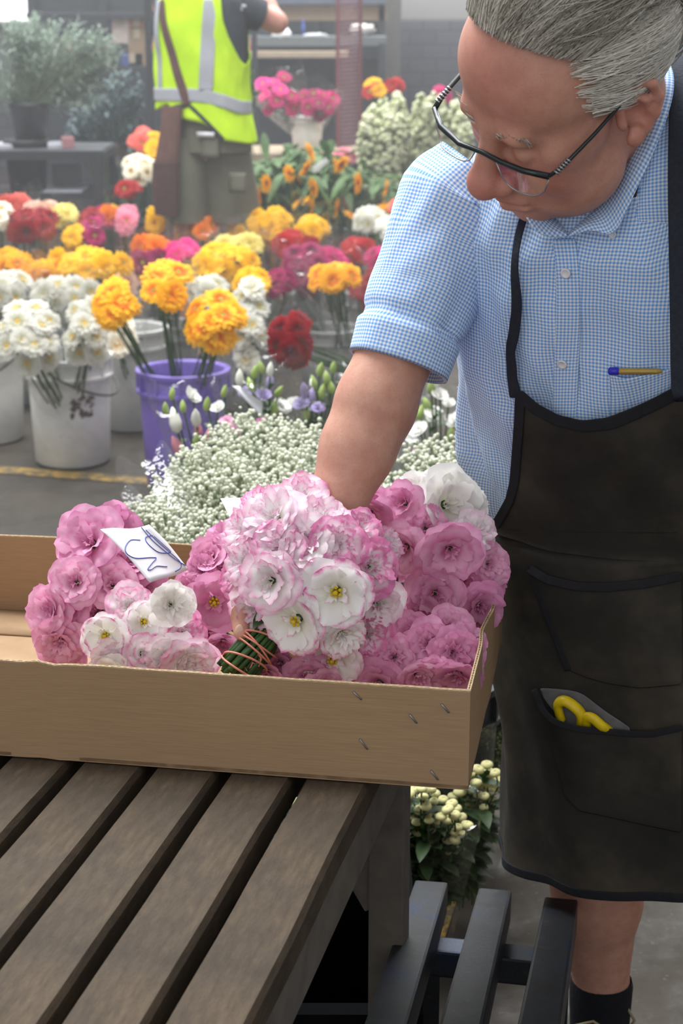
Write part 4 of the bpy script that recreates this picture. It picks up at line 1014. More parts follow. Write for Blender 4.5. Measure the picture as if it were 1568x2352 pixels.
# ---- hair: combed-back strands over the skull
HAIRM = NT('grey_hair'); at = HAIRM.n('ShaderNodeAttribute', attribute_name='tone')
HAIRM.base(HAIRM.ramp(at.outputs['Fac'], [(0, srgb(124, 118, 108)), (.45, srgb(182, 176, 164)), (1, srgb(252, 249, 240))])); HAIRM.rough(.42, .5)
HC, HR = nv(0, -.012, .058), nv(.081, .100, .085)
def skull(p, off):      # project a local point on the skull offset by off
    q = (p - HC) / (HR + off); return HC + q / np.linalg.norm(q) * (HR + off)
cap = MB(); rows = []
hairR = random.Random(3); tones = []
mb = MB()
def strand(p, d, n_, step, off, wob, tone, rad, lift=0.0, droop=0.0):
    pts = []; d = d / np.linalg.norm(d); ph = hairR.random() * 6
    for i in range(n_):
        o_ = off + lift * math.sin(math.pi * i / n_) + .004 * (i / n_) ; s_ = skull(p, o_)
        pts.append(Vector(hw(*s_)))
        nn = (s_ - HC) / (HR ** 2); nn /= np.linalg.norm(nn); d = d + nv(wob * math.sin(ph + i * .9), 0, wob * .5 * math.cos(ph + i * .7)) + nv(0, 0, -droop)
        d = d - nn * (d @ nn); d /= np.linalg.norm(d); p = s_ + d * step
    mb.tube(pts, [rad * (1 - .75 * (i / (n_ - 1)) ** 2) for i in range(n_)], 3, 0, False, tone)
for i in range(5600):
    # start along the hairline or anywhere on the covered crown
    t = hairR.random()
    if t < .42:
        l = hairR.uniform(-.066, .066); x = abs(l) / .066; p = nv(l, .070 - .045 * x ** 2 - .012 * hairR.random(), .118 - .030 * x ** 2)
        d = nv(l * 1.5 + hairR.gauss(0, .12), -1, .25); off = .003 + .007 * hairR.random(); n_ = 15; tn = hairR.uniform(.1, .75); lf = .008
    elif t < .72:
        l = hairR.uniform(-.07, .07); p = nv(l, hairR.uniform(-.09, .06), .12); d = nv(l * 2 + hairR.gauss(0, .2), -1, -.1); off = .004 + .010 * hairR.random(); n_ = 12; tn = hairR.uniform(0, .7); lf = .007
    else:
        sd_ = 1 if hairR.random() < .6 else -1
        p = nv(sd_ * .074, hairR.uniform(-.06, .045), hairR.uniform(.028, .10)); p[1] = min(p[1], .052 - (p[2] < .04) * .02)
        d = nv(0, -1, -.18 + hairR.gauss(0, .12)); off = .002 + .007 * hairR.random(); n_ = 11; tn = hairR.uniform(.62, 1.1); lf = .004
    strand(p, d, n_, .0125, off, .13, tn + hairR.gauss(0, .10), .00046, lf, .03 if t >= .72 else .0)
for i in range(1000):    # back of the head, falling to the nape
    l = hairR.uniform(-.075, .075); p = nv(l, -.085, hairR.uniform(-.01, .13)); strand(p, nv(l + hairR.gauss(0, .25), -.5, -1), 9, .012, .004 + .012 * hairR.random(), .12, hairR.uniform(0, .7), .001, .006)
hair = mb.build('hair', HAIRM.m, man, attr='tone')
m = MB(); rows = []
for a in np.linspace(0, 1, 26):      # thin undercoat so the scalp does not glare through
    row = []
    for b in np.linspace(-1, 1, 40):
        th_ = b * math.pi; lim = 1.02 - .24 * math.cos(th_) + (.55 if abs(b) > .55 else 0) * 1; ang = a * min(lim * 1.05, 1.75)
        q = nv(math.sin(ang) * math.sin(th_), math.sin(ang) * math.cos(th_), math.cos(ang)); row.append(Vector(hw(*(HC + q * (HR + .0022)))))
    rows.append(row)
m.grid(rows, a=.25); m.build('undercoat', HAIRM.m, hair, attr='tone')
# eyebrows
for sd_ in (-1, 1):
    m = MB()
    for i in range(90):
        l = hairR.uniform(.014, .05); p = nv(sd_ * l, .1015 - (l - .014) * .36, .024 + .004 * math.sin((l - .014) / .036 * 3) + hairR.gauss(0, .0022)); q = p + nv(sd_ * .008, .002, .003)
        m.tube([Vector(hw(*p)), Vector(hw(*q))], [.0006, .0003], 3, 0, False, hairR.uniform(.2, .8))
    m.build('eyebrow', HAIRM.m, hair, attr='tone')

# ---- eyeglasses, low on the nose
FRAME = M('dark_green_grey_frame', (52, 58, 60), .3, .25, 60, metal=.5, spec=.6); SILV = M('silver_hinge', (170, 172, 175), .3, .1, 100, metal=.9)
gl_k = NT('lens_glass'); gl_t = gl_k.n('ShaderNodeBsdfTransparent'); gl_g = gl_k.n('ShaderNodeBsdfGlossy'); gl_g.inputs['Roughness'].default_value = .03; gl_mx = gl_k.n('ShaderNodeMixShader'); gl_mx.inputs[0].default_value = .16
gl_t.inputs[0].default_value = (.97, .96, .98, 1); gl_k.l(gl_t.outputs[0], gl_mx.inputs[1]); gl_k.l(gl_g.outputs[0], gl_mx.inputs[2]); gl_k.l(gl_mx.outputs[0], gl_k.out.inputs[0]); LENS = gl_k.m
def hD(l, f, u): return hw(l, f, u)[1]
gR, gL, gN = P(998, 250, hD(-.07, .098, -.012) - .004), P(1260, 405, hD(.07, .098, -.012) - .012), P(1108, 350, hD(0, .118, -.005) - .022)
gd = Vector(HU) * -1.0 * HS; gd = (gd + Vector(HF) * .25).normalized()     # the lenses hang down from the brow bar
GOFF = .016
m = MB()
bar_ = [gR, P(1012, 290, hD(-.055, .108, -.012) - GOFF), P(1055, 330, hD(-.03, .115, -.012) - GOFF), gN, P(1150, 372, hD(.02, .117, -.010) - GOFF), P(1200, 392, hD(.045, .110, -.012) - GOFF), gL]
m.tube(bar_, [.0032, .0034, .0030, .0027, .0030, .0034, .0036], 8); glasses = m.build('eyeglasses', FRAME, man)
for a, b, c in ((bar_[0], bar_[1], bar_[3].lerp(bar_[2], .35)), (bar_[3].lerp(bar_[4], .75), bar_[5], bar_[6])):
    h_ = .030; loop = []; rows = []
    for t in np.linspace(0, 1, 12):
        top = a.lerp(b, t * 2) if t < .5 else b.lerp(c, t * 2 - 1); dd = h_ * (1 - abs(2 * t - 1) ** 3.5) ** .6 if abs(2 * t - 1) < 1 else 0; dd = max(dd, .004)
        rows.append([top + gd * dd * q for q in np.linspace(0, 1, 5)]); loop.append(top + gd * dd)
    m = MB(); m.grid(rows); m.build('lens', LENS, glasses); m = MB(); m.tube(loop, .0009, 5); m.build('lens_rim', SILV, glasses)
for hinge, ear in ((gL, hw(.083, -.012, .030)), (gR, hw(-.083, -.012, .030))):
    e = Vector(ear); m = MB(); sx_ = 1 if hinge is gL else -1; o_ = Vector(HL) * sx_ * .004
    m.tube([hinge, hinge.lerp(e, .12) + o_, hinge.lerp(e, .5) + o_, e, e - Vector(HF) * .025 - Vector(HU) * .02], [.0044, .0046, .0042, .0036, .002], 8, flat=.5); tm = m.build('temple', FRAME, glasses)
    m = MB()
    for q in range(6):
        c = hinge.lerp(e, .06 + q * .028) + o_ * .8; dn = (e - hinge).normalized(); m.tube([c - dn * .0009, c + dn * .0009], .0052, 8, flat=.7)
    m.build('hinge_rings', SILV, tm)

# ---- things he carries: pen in the breast pocket, shears in the apron pocket
PENY = M('amber_pen_barrel', (176, 146, 62), .3, .15, 80, spec=.6); PENB = M('blue_pen_cap', (52, 50, 190), .35, .1, 50)
pa, pb = S_SH.at(1413, 845, .009)[0], S_SH.at(1508, 842, .009)[0]; dn = (pb - pa).normalized()
pen = empty('pen', pa, 'amber pen with blue end lying in the gingham shirt\'s breast pocket', 'pen')
m = MB(); m.tube([pa + dn * .006, pa + dn * .01, pb, pb + dn * .006], [.0030, .0038, .0034, .0015], 6); m.build('barrel', PENY, pen)
m = MB(); m.tube([pa - dn * .0045, pa - dn * .003, pa + dn * .006, pa + dn * .008], [.003, .0046, .0046, .003], 10); m.build('end_plug', PENB, pen)
YEL = M('yellow_handle_plastic', (238, 208, 20), .4, .15, 60, spec=.5, rgb2=(216, 184, 16)); BLADE = M('shear_blade', (120, 122, 126), .35, .2, 60, metal=.9)
sh0 = S_AP.at(1345, 1655, .016)[0]
shears = empty('hand_shears', sh0, 'hand shears with yellow handles sticking out of the apron\'s lower pocket', 'shears')
def hloop(px_, offs, wd, name):
    pts = [S_AP.at(x, y, o_)[0] for (x, y), o_ in zip(px_, offs)]
    den = []
    for i in range(len(pts) - 1):
        p0, p1_, p2_, p3 = [pts[max(0, min(len(pts) - 1, i + q))] for q in (-1, 0, 1, 2)]
        for j in range(6):
            u = j / 6; den.append(.5 * ((2 * p1_) + (p2_ - p0) * u + (2 * p0 - 5 * p1_ + 4 * p2_ - p3) * u * u + (3 * p1_ - p0 - 3 * p2_ + p3) * u ** 3))
    den.append(pts[-1]); m = MB(); m.tube(den, wd, 10, flat=.8); m.build(name, YEL, shears)
hloop([(1292, 1650), (1287, 1612), (1302, 1600), (1325, 1612), (1340, 1632), (1336, 1660)], [.008, .014, .017, .017, .015, .007], .0078, 'handle')
hloop([(1348, 1668), (1350, 1640), (1368, 1637), (1388, 1655), (1398, 1672), (1402, 1690)], [.006, .015, .017, .015, .007, .003], .0078, 'handle')
b0 = S_AP.at(1340, 1690, .004)[0] + Vector((0, .002, 0)); m = MB(); m.tube([b0, b0 + Vector((.012, 0, -.06)), b0 + Vector((.02, 0, -.11))], [.007, .006, .002], 6, flat=.4); m.build('blade', BLADE, shears)
# ------------------------------------------------------------------ buckets and flowers of the market floor
scn.cycles.transparent_max_bounces = 24
def mat_bucket(name, rgb, stain=True):
    k = NT(name); v = k.coords(); a = k.noise(v, 9, 5, .65); b = k.noise(v, 30, 4, .7)
    c = k.mix(k.ramp(a, [(.42, (0, 0, 0, 1)), (.72, (.5, .5, .5, 1))]), srgb(*rgb), srgb(*[x * .8 for x in rgb]))
    c = k.mix(k.ramp(b, [(.60, (0, 0, 0, 1)), (.75, (.35, .35, .35, 1))]), c, srgb(*[x * .68 for x in rgb])); k.base(c); k.rough(.42, .45); return k.m
WHITEB = mat_bucket('scuffed_white_plastic', (226, 226, 222)); PURPLE = mat_bucket('purple_plastic', (128, 106, 198)); BLACKB = mat_bucket('black_plastic', (46, 47, 50)); GREYB = mat_bucket('cloudy_grey_plastic', (196, 197, 194))
WIRE = M('handle_wire', (84, 84, 84), .45, .2, 80, metal=.6); PRINT = M('worn_brown_print', (112, 98, 86), .8, .3, 60); WATER = M('dark_water', (40, 44, 40), .1, .2, 20)
def bucket(loc, mat, label, h=.39, rt=.152, rb=.132, handle=True, group=None, handle_yaw=0.5, low=0.0, printed=False):
    loc = Vector((loc[0], loc[1], loc[2] if len(loc) > 2 else 0)); t = empty('bucket', loc, label, 'bucket', group)
    m = MB(); f = lambda z: lerp(rb, rt - .006, z / h)
    m.lathe(loc, [(0, .002), (rb - .012, .002), (rb, .012), (f(h * .5), h * .5), (f(h * .80), h * .80), (f(h * .98), h * .98), (f(h * .98) - .004, h), (f(h * .98) - .007, h * .97), (f(h * .5) - .006, h * .5), (rb - .008, .016), (0, .014)], 48); m.build('bucket_body', mat, t)
    m = MB()
    for z0, z1, e in ((h * .80, h * .835, .011), (h * .955, h, .008)):
        m.lathe(loc, [(f(z0) - .001, z0), (f(z0) + e, z0 + .002), (f(z1) + e, z1 - .002), (f(z1) - .002, z1 + .0005)], 48)
    for q in range(12):
        a = q * math.pi / 6; r = f(h * .9) + .004; m.obox(loc + Vector((r * math.cos(a), r * math.sin(a), h * .895)), Vector((math.cos(a), math.sin(a), 0)) * .006, Vector((-math.sin(a), math.cos(a), 0)) * .003, (0, 0, h * .06))
    m.build('rim', mat, t, smooth=False)
    if handle:
        u = Vector((math.cos(handle_yaw), math.sin(handle_yaw), 0)); w_ = Vector((-u.y, u.x, 0)); z0 = h * .90; r = f(z0) + .014; pts = []
        for i in range(21):
            a = math.pi * i / 20; d = u * math.cos(a) * r + (w_ * -.55 + Vector((0, 0, -.62))) * math.sin(a) * r * .95 * 1.0
            d2 = d + w_ * -.09 * math.sin(a); pts.append(loc + Vector((0, 0, z0)) + d2)
        m = MB(); m.tube(pts, .0042, 6); m.build('handle', WIRE, t)
    m = MB(); m.lathe(loc + Vector((0, 0, h * .45)), [(0, 0), (f(h * .45) - .008, 0)], 30); m.build('water', WATER, t)
    if printed:
        m = MB(); R = random.Random(5)
        a0 = math.atan2(-loc.y, -loc.x)
        for gx, gz, n_ in ((.40, .58, 34), (.12, .56, 16)):
            for q in range(n_):
                a = a0 + gx + R.uniform(-.17, .17) * (1 if n_ > 20 else .6); z = h * (gz + R.uniform(-.10, .10)); r = f(z) + .0012; w_ = R.uniform(.003, .010); hh = R.uniform(.002, .009); tn = Vector((-math.sin(a), math.cos(a), 0))
                c = loc + Vector((r * math.cos(a), r * math.sin(a), z)); nn = Vector((math.cos(a), math.sin(a), 0))
                pts = [c + tn * w_ * x + Vector((0, 0, hh * y)) + nn * .0004 for x, y in ((-1, -.6), (-.3, -1), (.9, -.7), (1, .5), (.2, 1), (-.8, .8))]; m.add(pts, [tuple(range(6))])
        solidify(m.build('worn_print', PRINT, t), .0006)
    return t
CELL = NT('clear_cellophane'); tr_ = CELL.n('ShaderNodeBsdfTransparent'); gs_ = CELL.n('ShaderNodeBsdfGlossy'); gs_.inputs['Roughness'].default_value = .04; mx_ = CELL.n('ShaderNodeMixShader')
lw = CELL.n('ShaderNodeLayerWeight'); lw.inputs[0].default_value = .35; nz_ = CELL.noise(CELL.coords(), 22, 3, .6); bp_ = CELL.n('ShaderNodeBump'); bp_.inputs['Strength'].default_value = .35; bp_.inputs['Distance'].default_value = .03
CELL.l(nz_, bp_.inputs['Height']); CELL.l(bp_.outputs[0], gs_.inputs['Normal'])
CELL.l(CELL.math('ADD', CELL.math('MULTIPLY', lw.outputs['Facing'], .20), .05), mx_.inputs[0]); CELL.l(tr_.outputs[0], mx_.inputs[1]); CELL.l(gs_.outputs[0], mx_.inputs[2]); CELL.l(mx_.outputs[0], CELL.out.inputs[0]); CELL = CELL.m
def sleeve_wrap(parent, root, top, r0, r1, seed, up=.06, soft=False):
    root, top = Vector(root), Vector(top); d = (top - root); L = d.length + up; d.normalize(); s_ = d.cross(Vector((.2, 1, .1))).normalized(); b = d.cross(s_); R = random.Random(seed); ph = R.random() * 9; rows = []
    for i in range(15):
        t = i / 14; row = []
        for j in range(49):
            a = 2 * math.pi * (j % 48) / 48; r = lerp(r0, r1, t ** .8); r *= 1 + .09 * noise.noise(Vector((math.cos(a) * 2.2, math.sin(a) * 2.2, ph))) + .10 * t * noise.noise(Vector((math.cos(a) * 5, math.sin(a) * 5, ph + t))) + .05 * noise.noise(Vector((math.cos(a) * 14, math.sin(a) * 14, ph + t * 9)))
            row.append(root + d * (t * L + (.03 * math.sin(a * 4 + ph) if i == 14 else 0)) + s_ * r * math.cos(a) + b * r * math.sin(a))
        rows.append(row)
    m = MB(); m.grid(rows); return m.build('cellophane_sleeve', CELL, parent, smooth=soft)
# ---- gerberas
def gerb_mat(name, inner, outer):
    k = NT(name); at = k.n('ShaderNodeAttribute', attribute_name='s'); n_ = k.noise(k.coords('Object'), 3, 2)
    c = k.ramp(k.math('ADD', at.outputs['Fac'], k.math('MULTIPLY', k.math('SUBTRACT', n_, .5), .2)), [(.30, srgb(*inner)), (.66, srgb(*outer))]); k.base(c); k.rough(.55, .2)
    tr = k.n('ShaderNodeBsdfTranslucent'); ms = k.n('ShaderNodeMixShader'); ms.inputs[0].default_value = .3; k.l(c, tr.inputs[0]); k.l(k.p.outputs[0], ms.inputs[1]); k.l(tr.outputs[0], ms.inputs[2]); k.l(ms.outputs[0], k.out.inputs[0]); return k.m
GC = {'white': ((204, 200, 166), (218, 217, 206)), 'orangeyellow': ((240, 112, 16), (252, 190, 14)), 'yellow': ((236, 170, 6), (244, 192, 10)), 'orange': ((242, 110, 14), (248, 138, 24)),
      'red': ((112, 8, 18), (146, 12, 24)), 'scarlet': ((150, 18, 22), (180, 26, 30)), 'magenta': ((160, 20, 84), (196, 36, 110)), 'wine': ((116, 18, 62), (150, 28, 84)), 'hotpink': ((228, 40, 130), (240, 64, 150)), 'pink': ((236, 110, 140), (240, 150, 170)), 'coral': ((232, 92, 84), (238, 116, 104)),
      'amber': ((226, 110, 30), (246, 180, 30)), 'peach': ((240, 190, 170), (244, 206, 186)), 'cream': ((224, 196, 150), (246, 240, 220)), 'lemon': ((244, 224, 110), (248, 234, 140))}
GM = {k: gerb_mat(k + '_ray_petal', *v) for k, v in GC.items()}
EYE = {'g': M('green_yellow_flower_eye', (150, 150, 50), .8, .4, 400), 'd': M('dark_flower_eye', (60, 40, 34), .8, .4, 400), 'y': M('golden_flower_eye', (216, 176, 60), .8, .4, 400)}
def gerb_mesh(seed):
    R = random.Random(seed); mb = MB()
    for cnt, size, tilt, z0, w_ in ((22, 1.0, 80, 0, .135), (20, .84, 68, .03, .125), (16, .52, 50, .06, .10)):
        ph = R.random()
        for k_ in range(cnt):
            a = 2 * math.pi * (k_ + ph + R.uniform(-.15, .15)) / cnt; sz = size * R.uniform(.9, 1.04); tl = math.radians(tilt + R.uniform(-9, 9)); u = Vector((math.cos(a), math.sin(a), 0)); v = Vector((-u.y, u.x, 0)); rows = []; ss = []
            for s_ in (0, .3, .6, .86, 1):
                r = .13 + (sz - .13) * s_; zz = z0 + (sz - .13) * s_ * math.cos(tl) - .16 * s_ * s_ * sz; ww = w_ * sz * (.45 + .55 * math.sin(min(1, s_ * 1.25) * math.pi / 2)) * (1 if s_ < .9 else .35)
                rows.append([u * r * math.sin(tl) / .95 + v * ww * x + Vector((0, 0, zz - abs(x) * .02)) for x in (-1, 0, 1)]); ss += [s_ * size + .05] * 3
            mb.grid(rows, 0, ss)
    mb.tube([(0, 0, -.22), (0, 0, -.06), (0, 0, .02)], [.06, .16, .2], 8, 1)
    o = mb.build('source', None, mats=[GM['white'], GREEN_STEM], attr='s'); me = o.data; bpy.data.objects.remove(o); return me
GME = [gerb_mesh(s) for s in (11, 12)]
m = MB(); m.lathe((0, 0, 0), [(.22, .02), (.20, .08), (.12, .11), (0, .09)], 14); o = m.build('source', EYE['g']); EYEM = o.data; bpy.data.objects.remove(o)
gcache = {}
def gdata(col, i):
    if (col, i) not in gcache:
        me = GME[i].copy(); me.materials[0] = GM[col]; gcache[(col, i)] = me
    return gcache[(col, i)]
ecache = {}
def edata(e):
    if e not in ecache:
        me = EYEM.copy(); me.materials[0] = EYE[e]; ecache[e] = me
    return ecache[e]
def gerbera_bunch(px, py, wpx, hpx, D, n, col, label, root=None, rad=.048, eye='g', group='gerbera bunches on the market floor', face=(.55, .45), wrap=True, thick=.10, cols=None, spread=.9):
    cen = P(px, py, D); sc_ = depthZ(cen) / F_PX; rw, rh = wpx / 2 * 1.12 * sc_, hpx / 2 * 1.1 * sc_; n = int(n * 1.0 + .5)
    root = Vector(root) if root is not None else Vector((cen.x, cen.y + .03, max(.2, cen.z - .38)))
    t = empty('gerbera_bunch', (root.x, root.y, root.z), label, 'flowers', group); R = random.Random(int(px * 7 + py)); st = MB(); spots = []
    for k_ in range(n):
        for tries in range(160):
            a = R.random() * 2 * math.pi; r = math.sqrt(R.random()); x, y = math.cos(a) * r, math.sin(a) * r
            if all((x - q[0]) ** 2 * rw * rw + (y - q[1]) ** 2 * rh * rh > (rad * 1.42) ** 2 for q in spots) or tries == 159: break
        spots.append((x, y)); hh = math.sqrt(max(0, 1 - x * x - y * y))
        pos = cen + Vector((x * max(.0, rw - rad * .6), -thick * hh + thick * .4 * y * 1.2, y * max(0, rh - rad * .6) * 1.05)); tocam = (CAMV - pos).normalized()
        f = (tocam * face[0] + Vector((0, 0, face[1])) + Vector((x * .75, -.1, y * .55)) + Vector((R.gauss(0, .14), R.gauss(0, .14), R.gauss(0, .14)))).normalized()
        c_ = cols[k_ % len(cols)] if cols else col; o = bpy.data.objects.new('blossom', gdata(c_, k_ % 2)); COL.objects.link(o); o.parent = t; rr_ = rad * R.uniform(.9, 1.12)
        o.matrix_local = Matrix.Translation(pos - root) @ frame_to(f, R.random() * 6) @ Matrix.Scale(rr_, 4)
        e = bpy.data.objects.new('flower_eye', edata(eye)); COL.objects.link(e); e.parent = o
        b = pos - f * rr_ * .25; st.tube([b, b - f * .05 + Vector((0, 0, -.02)), b.lerp(root, .5) + Vector((0, 0, -.01)), root + Vector((R.gauss(0, .02), R.gauss(0, .02), 0))], .0032, 5)
    st.build('stems', GREEN_STEM, t)
    if wrap: sleeve_wrap(t, root + (cen - root) * .15, cen + Vector((0, 0, rh * .35)), .05, max(rw, .09) * 1.22, int(px))
    return t
# front row of buckets
bw1 = PH(165, 1064, 0); bk1 = bucket((bw1.x, bw1.y + .03), WHITEB, 'scuffed white bucket with worn brown print, nearest white bucket on the yellow floor line', printed=True, handle_yaw=1.25)
bw0 = PH(-30, 1012, 0); bk0 = bucket((bw0.x, bw0.y + .03), WHITEB, 'white bucket cut off by the left edge of the photo', handle_yaw=-.3)
bw2 = PH(300, 985, 0); bk2 = bucket((bw2.x, bw2.y + .05), GREYB, 'dull white bucket standing behind the scuffed bucket and the purple bucket', handle=False)
bp_l = P(420, 845, 5.58); bk3 = bucket((bp_l.x, bp_l.y), PURPLE, 'tall purple bucket holding orange yellow gerberas', h=.40, handle=False, rt=.156)
inb = lambda o, z=.10: o.location + Vector((0, 0, z))
W_ = 'white gerbera bunch '
gerbera_bunch(75, 765, 150, 150, 5.62, 12, 'white', W_ + 'at the front of the scuffed white bucket', inb(bk1), eye='y')
gerbera_bunch(205, 745, 110, 150, 5.68, 8, 'white', W_ + 'at the right side of the scuffed white bucket', inb(bk1), eye='y')
gerbera_bunch(150, 665, 150, 60, 5.85, 8, 'white', W_ + 'at the back of the scuffed white bucket', inb(bk1), eye='y')
gerbera_bunch(25, 655, 110, 80, 6.1, 8, 'white', W_ + 'in the bucket at the left edge of the photo', inb(bk0), eye='y')
gerbera_bunch(275, 755, 80, 110, 6.2, 6, 'cream', 'pale cream gerbera bunch drooping over the dull white bucket', inb(bk2), eye='y')
O_ = 'orange yellow gerbera bunch '
gerbera_bunch(272, 682, 105, 105, 5.5, 8, 'orangeyellow', O_ + 'leaning to the left out of the purple bucket', inb(bk3, .15), wrap=False, rad=.052)
gerbera_bunch(380, 652, 120, 100, 5.5, 8, 'orangeyellow', O_ + 'standing upright in the middle of the purple bucket', inb(bk3, .15), rad=.052)
gerbera_bunch(495, 728, 130, 120, 5.42, 10, 'orangeyellow', O_ + 'leaning to the right out of the purple bucket', inb(bk3, .15), wrap=False, rad=.052)
gerbera_bunch(575, 740, 80, 190, 5.75, 10, 'white', W_ + 'right of the purple bucket, hanging down beside the orange gerberas', (P(540, 905, 5.8)), eye='y')
gerbera_bunch(470, 660, 90, 50, 6.0, 4, 'white', W_ + 'half hidden behind the right orange yellow gerberas', (P(470, 860, 5.85)), eye='y', wrap=False)
# row two
DULLB = mat_bucket('dull_grey_plastic', (150, 152, 150))
def row_bucket(px, D, mat, label): p = P(px, 600, D); return bucket((p.x, p.y + .04), DULLB, label.replace('white bucket', 'dull grey bucket'), handle=False, h=.31, rt=.135, rb=.115)
_p = P(885, 850, 5.55); bkr = bucket((_p.x, 5.55), GREYB, 'grey white bucket hidden behind the man\'s arm, holding the leaning dark red gerberas', handle=False)
rb = [row_bucket(x, D, m_, 'white bucket under the ' + l_) for x, D, m_, l_ in ((205, 6.75, WHITEB, 'yellow gerberas behind the white gerberas'), (380, 6.9, GREYB, 'mixed orange and hot pink gerberas'), (560, 6.7, WHITEB, 'yellow gerberas behind the purple bucket'), (760, 6.8, GREYB, 'amber gerberas left of the man\'s sleeve'), (40, 6.8, WHITEB, 'amber gerberas at the left photo edge'))]
gerbera_bunch(205, 602, 180, 70, 6.6, 15, 'yellow', 'flat topped yellow gerbera bunch behind the white gerberas', inb(rb[0]), eye='g')
gerbera_bunch(110, 622, 90, 50, 6.55, 6, 'amber', 'amber gerbera bunch between the white gerberas and the yellow bunch', inb(rb[0]))
gerbera_bunch(35, 598, 90, 56, 6.6, 8, 'amber', 'amber gerbera bunch at the left edge above the white gerberas', inb(rb[4]))
gerbera_bunch(352, 562, 80, 40, 6.85, 7, 'orange', 'deep orange gerbera bunch left of the hot pink one', inb(rb[1]))
gerbera_bunch(418, 575, 66, 50, 6.8, 6, 'hotpink', 'hot pink gerbera bunch beside the deep orange one', inb(rb[1]))
gerbera_bunch(345, 592, 90, 40, 6.78, 6, 'wine', 'dull wine coloured gerbera bunch in front of the deep orange bunch', inb(rb[1]))
gerbera_bunch(530, 600, 170, 80, 6.6, 16, 'yellow', 'big yellow gerbera bunch behind the right orange yellow gerberas', inb(rb[2]), eye='g')
gerbera_bunch(585, 645, 90, 60, 6.4, 7, 'yellow', 'yellow gerbera bunch with dark eyes low in front of the big yellow bunch', inb(rb[2]), eye='d')
gerbera_bunch(468, 612, 80, 70, 6.8, 7, 'lemon', 'pale lemon gerbera bunch in cellophane between the hot pink and big yellow bunches', inb(rb[1]))
gerbera_bunch(290, 640, 90, 60, 6.7, 6, 'peach', 'faint peach gerbera bunch in cellophane behind the left orange yellow gerberas', inb(rb[0]))
gerbera_bunch(640, 640, 60, 60, 6.5, 5, 'wine', 'small wine red gerbera bunch right of the dark eyed yellow bunch', inb(rb[2]), eye='d')
gerbera_bunch(550, 555, 110, 40, 7.1, 7, 'lemon', 'pale lemon gerbera bunch in cellophane behind the big yellow bunch', P(550, 700, 7.1))
gerbera_bunch(668, 768, 100, 125, 5.3, 9, 'red', 'dark red gerbera bunch leaning over sideways left of the man\'s sleeve', bkr.location + Vector((0, 0, .36)), eye='d', face=(.5, .05))
gerbera_bunch(768, 630, 150, 50, 6.4, 9, 'amber', 'flat amber gerbera bunch wrapped in cellophane beside the man\'s sleeve', P(790, 800, 6.45), eye='g')
gerbera_bunch(700, 612, 110, 100, 6.8, 12, 'wine', 'wine red gerbera bunch behind the flat amber bunch', inb(rb[3]), eye='d')
gerbera_bunch(850, 660, 80, 90, 6.6, 8, 'red', 'dark red gerbera bunch touching the edge of the man\'s sleeve', P(850, 820, 6.65), eye='d')
gerbera_bunch(880, 595, 90, 50, 6.9, 7, 'magenta', 'magenta gerbera bunch half hidden by the man\'s sleeve', P(880, 750, 6.95), eye='d')
# row three
r3 = [row_bucket(x, D, m_, 'white bucket under the ' + l_) for x, D, m_, l_ in ((85, 7.45, WHITEB, 'dark red gerberas at the far left'), (270, 7.6, GREYB, 'mixed gerberas in front of the vest worker'), (610, 7.7, WHITEB, 'far big yellow gerberas'), (860, 7.7, GREYB, 'far white gerberas beside the man'))]
gerbera_bunch(80, 515, 125, 66, 7.3, 13, 'red', 'dark red gerbera bunch above the white pail at the far left', inb(r3[0]), eye='d')
gerbera_bunch(40, 462, 80, 34, 7.8, 6, 'coral', 'coral gerbera bunch behind the far left dark red bunch', P(40, 600, 7.85))
gerbera_bunch(5, 495, 30, 60, 7.4, 4, 'cream', 'cream gerbera bunch at the left edge beside the dark red bunch', P(5, 640, 7.45), wrap=False)
gerbera_bunch(100, 477, 80, 30, 7.7, 6, 'peach', 'peach gerbera bunch just behind the far left dark red bunch', P(100, 600, 7.75), wrap=False)
gerbera_bunch(150, 490, 50, 44, 7.6, 5, 'lemon', 'pale lemon gerbera bunch right of the far left dark red bunch', P(150, 620, 7.65), wrap=False)
gerbera_bunch(218, 520, 66, 86, 7.4, 9, 'magenta', 'magenta and crimson gerbera bunch in a cellophane sleeve below the black table', inb(r3[1]), cols=['magenta', 'red', 'wine'])
gerbera_bunch(172, 540, 40, 50, 7.3, 4, 'yellow', 'small yellow gerbera bunch left of the magenta one', P(180, 660, 7.35), wrap=False)
gerbera_bunch(255, 488, 50, 50, 7.65, 6, 'yellow', 'mixed yellow and orange gerbera bunch right of the black table leg', inb(r3[1]), cols=['yellow', 'orange', 'magenta'], wrap=False)
gerbera_bunch(297, 500, 50, 60, 7.6, 5, 'pink', 'pink gerbera bunch below the vest worker\'s holster', inb(r3[1]), wrap=False)
gerbera_bunch(362, 498, 40, 56, 7.5, 5, 'yellow', 'yellow gerbera bunch at the vest worker\'s left leg', P(362, 640, 7.55), wrap=False, eye='d')
gerbera_bunch(468, 515, 74, 66, 7.5, 8, 'orange', 'orange gerbera bunch in cellophane in front of the worker\'s shorts', P(468, 650, 7.55))
gerbera_bunch(510, 492, 60, 40, 7.7, 5, 'amber', 'amber gerbera bunch just behind the orange one at the worker\'s shorts', P(510, 640, 7.75))
gerbera_bunch(600, 515, 160, 80, 7.5, 19, 'yellow', 'far big yellow gerbera bunch in front of the sunflowers', inb(r3[2]), eye='g')
gerbera_bunch(710, 522, 90, 50, 7.4, 9, 'yellow', 'yellow gerbera bunch right of the far big yellow bunch', inb(r3[2]), eye='g')
gerbera_bunch(680, 555, 120, 50, 7.2, 11, 'scarlet', 'scarlet gerbera bunch below the far yellow bunches', P(690, 690, 7.25), eye='d')
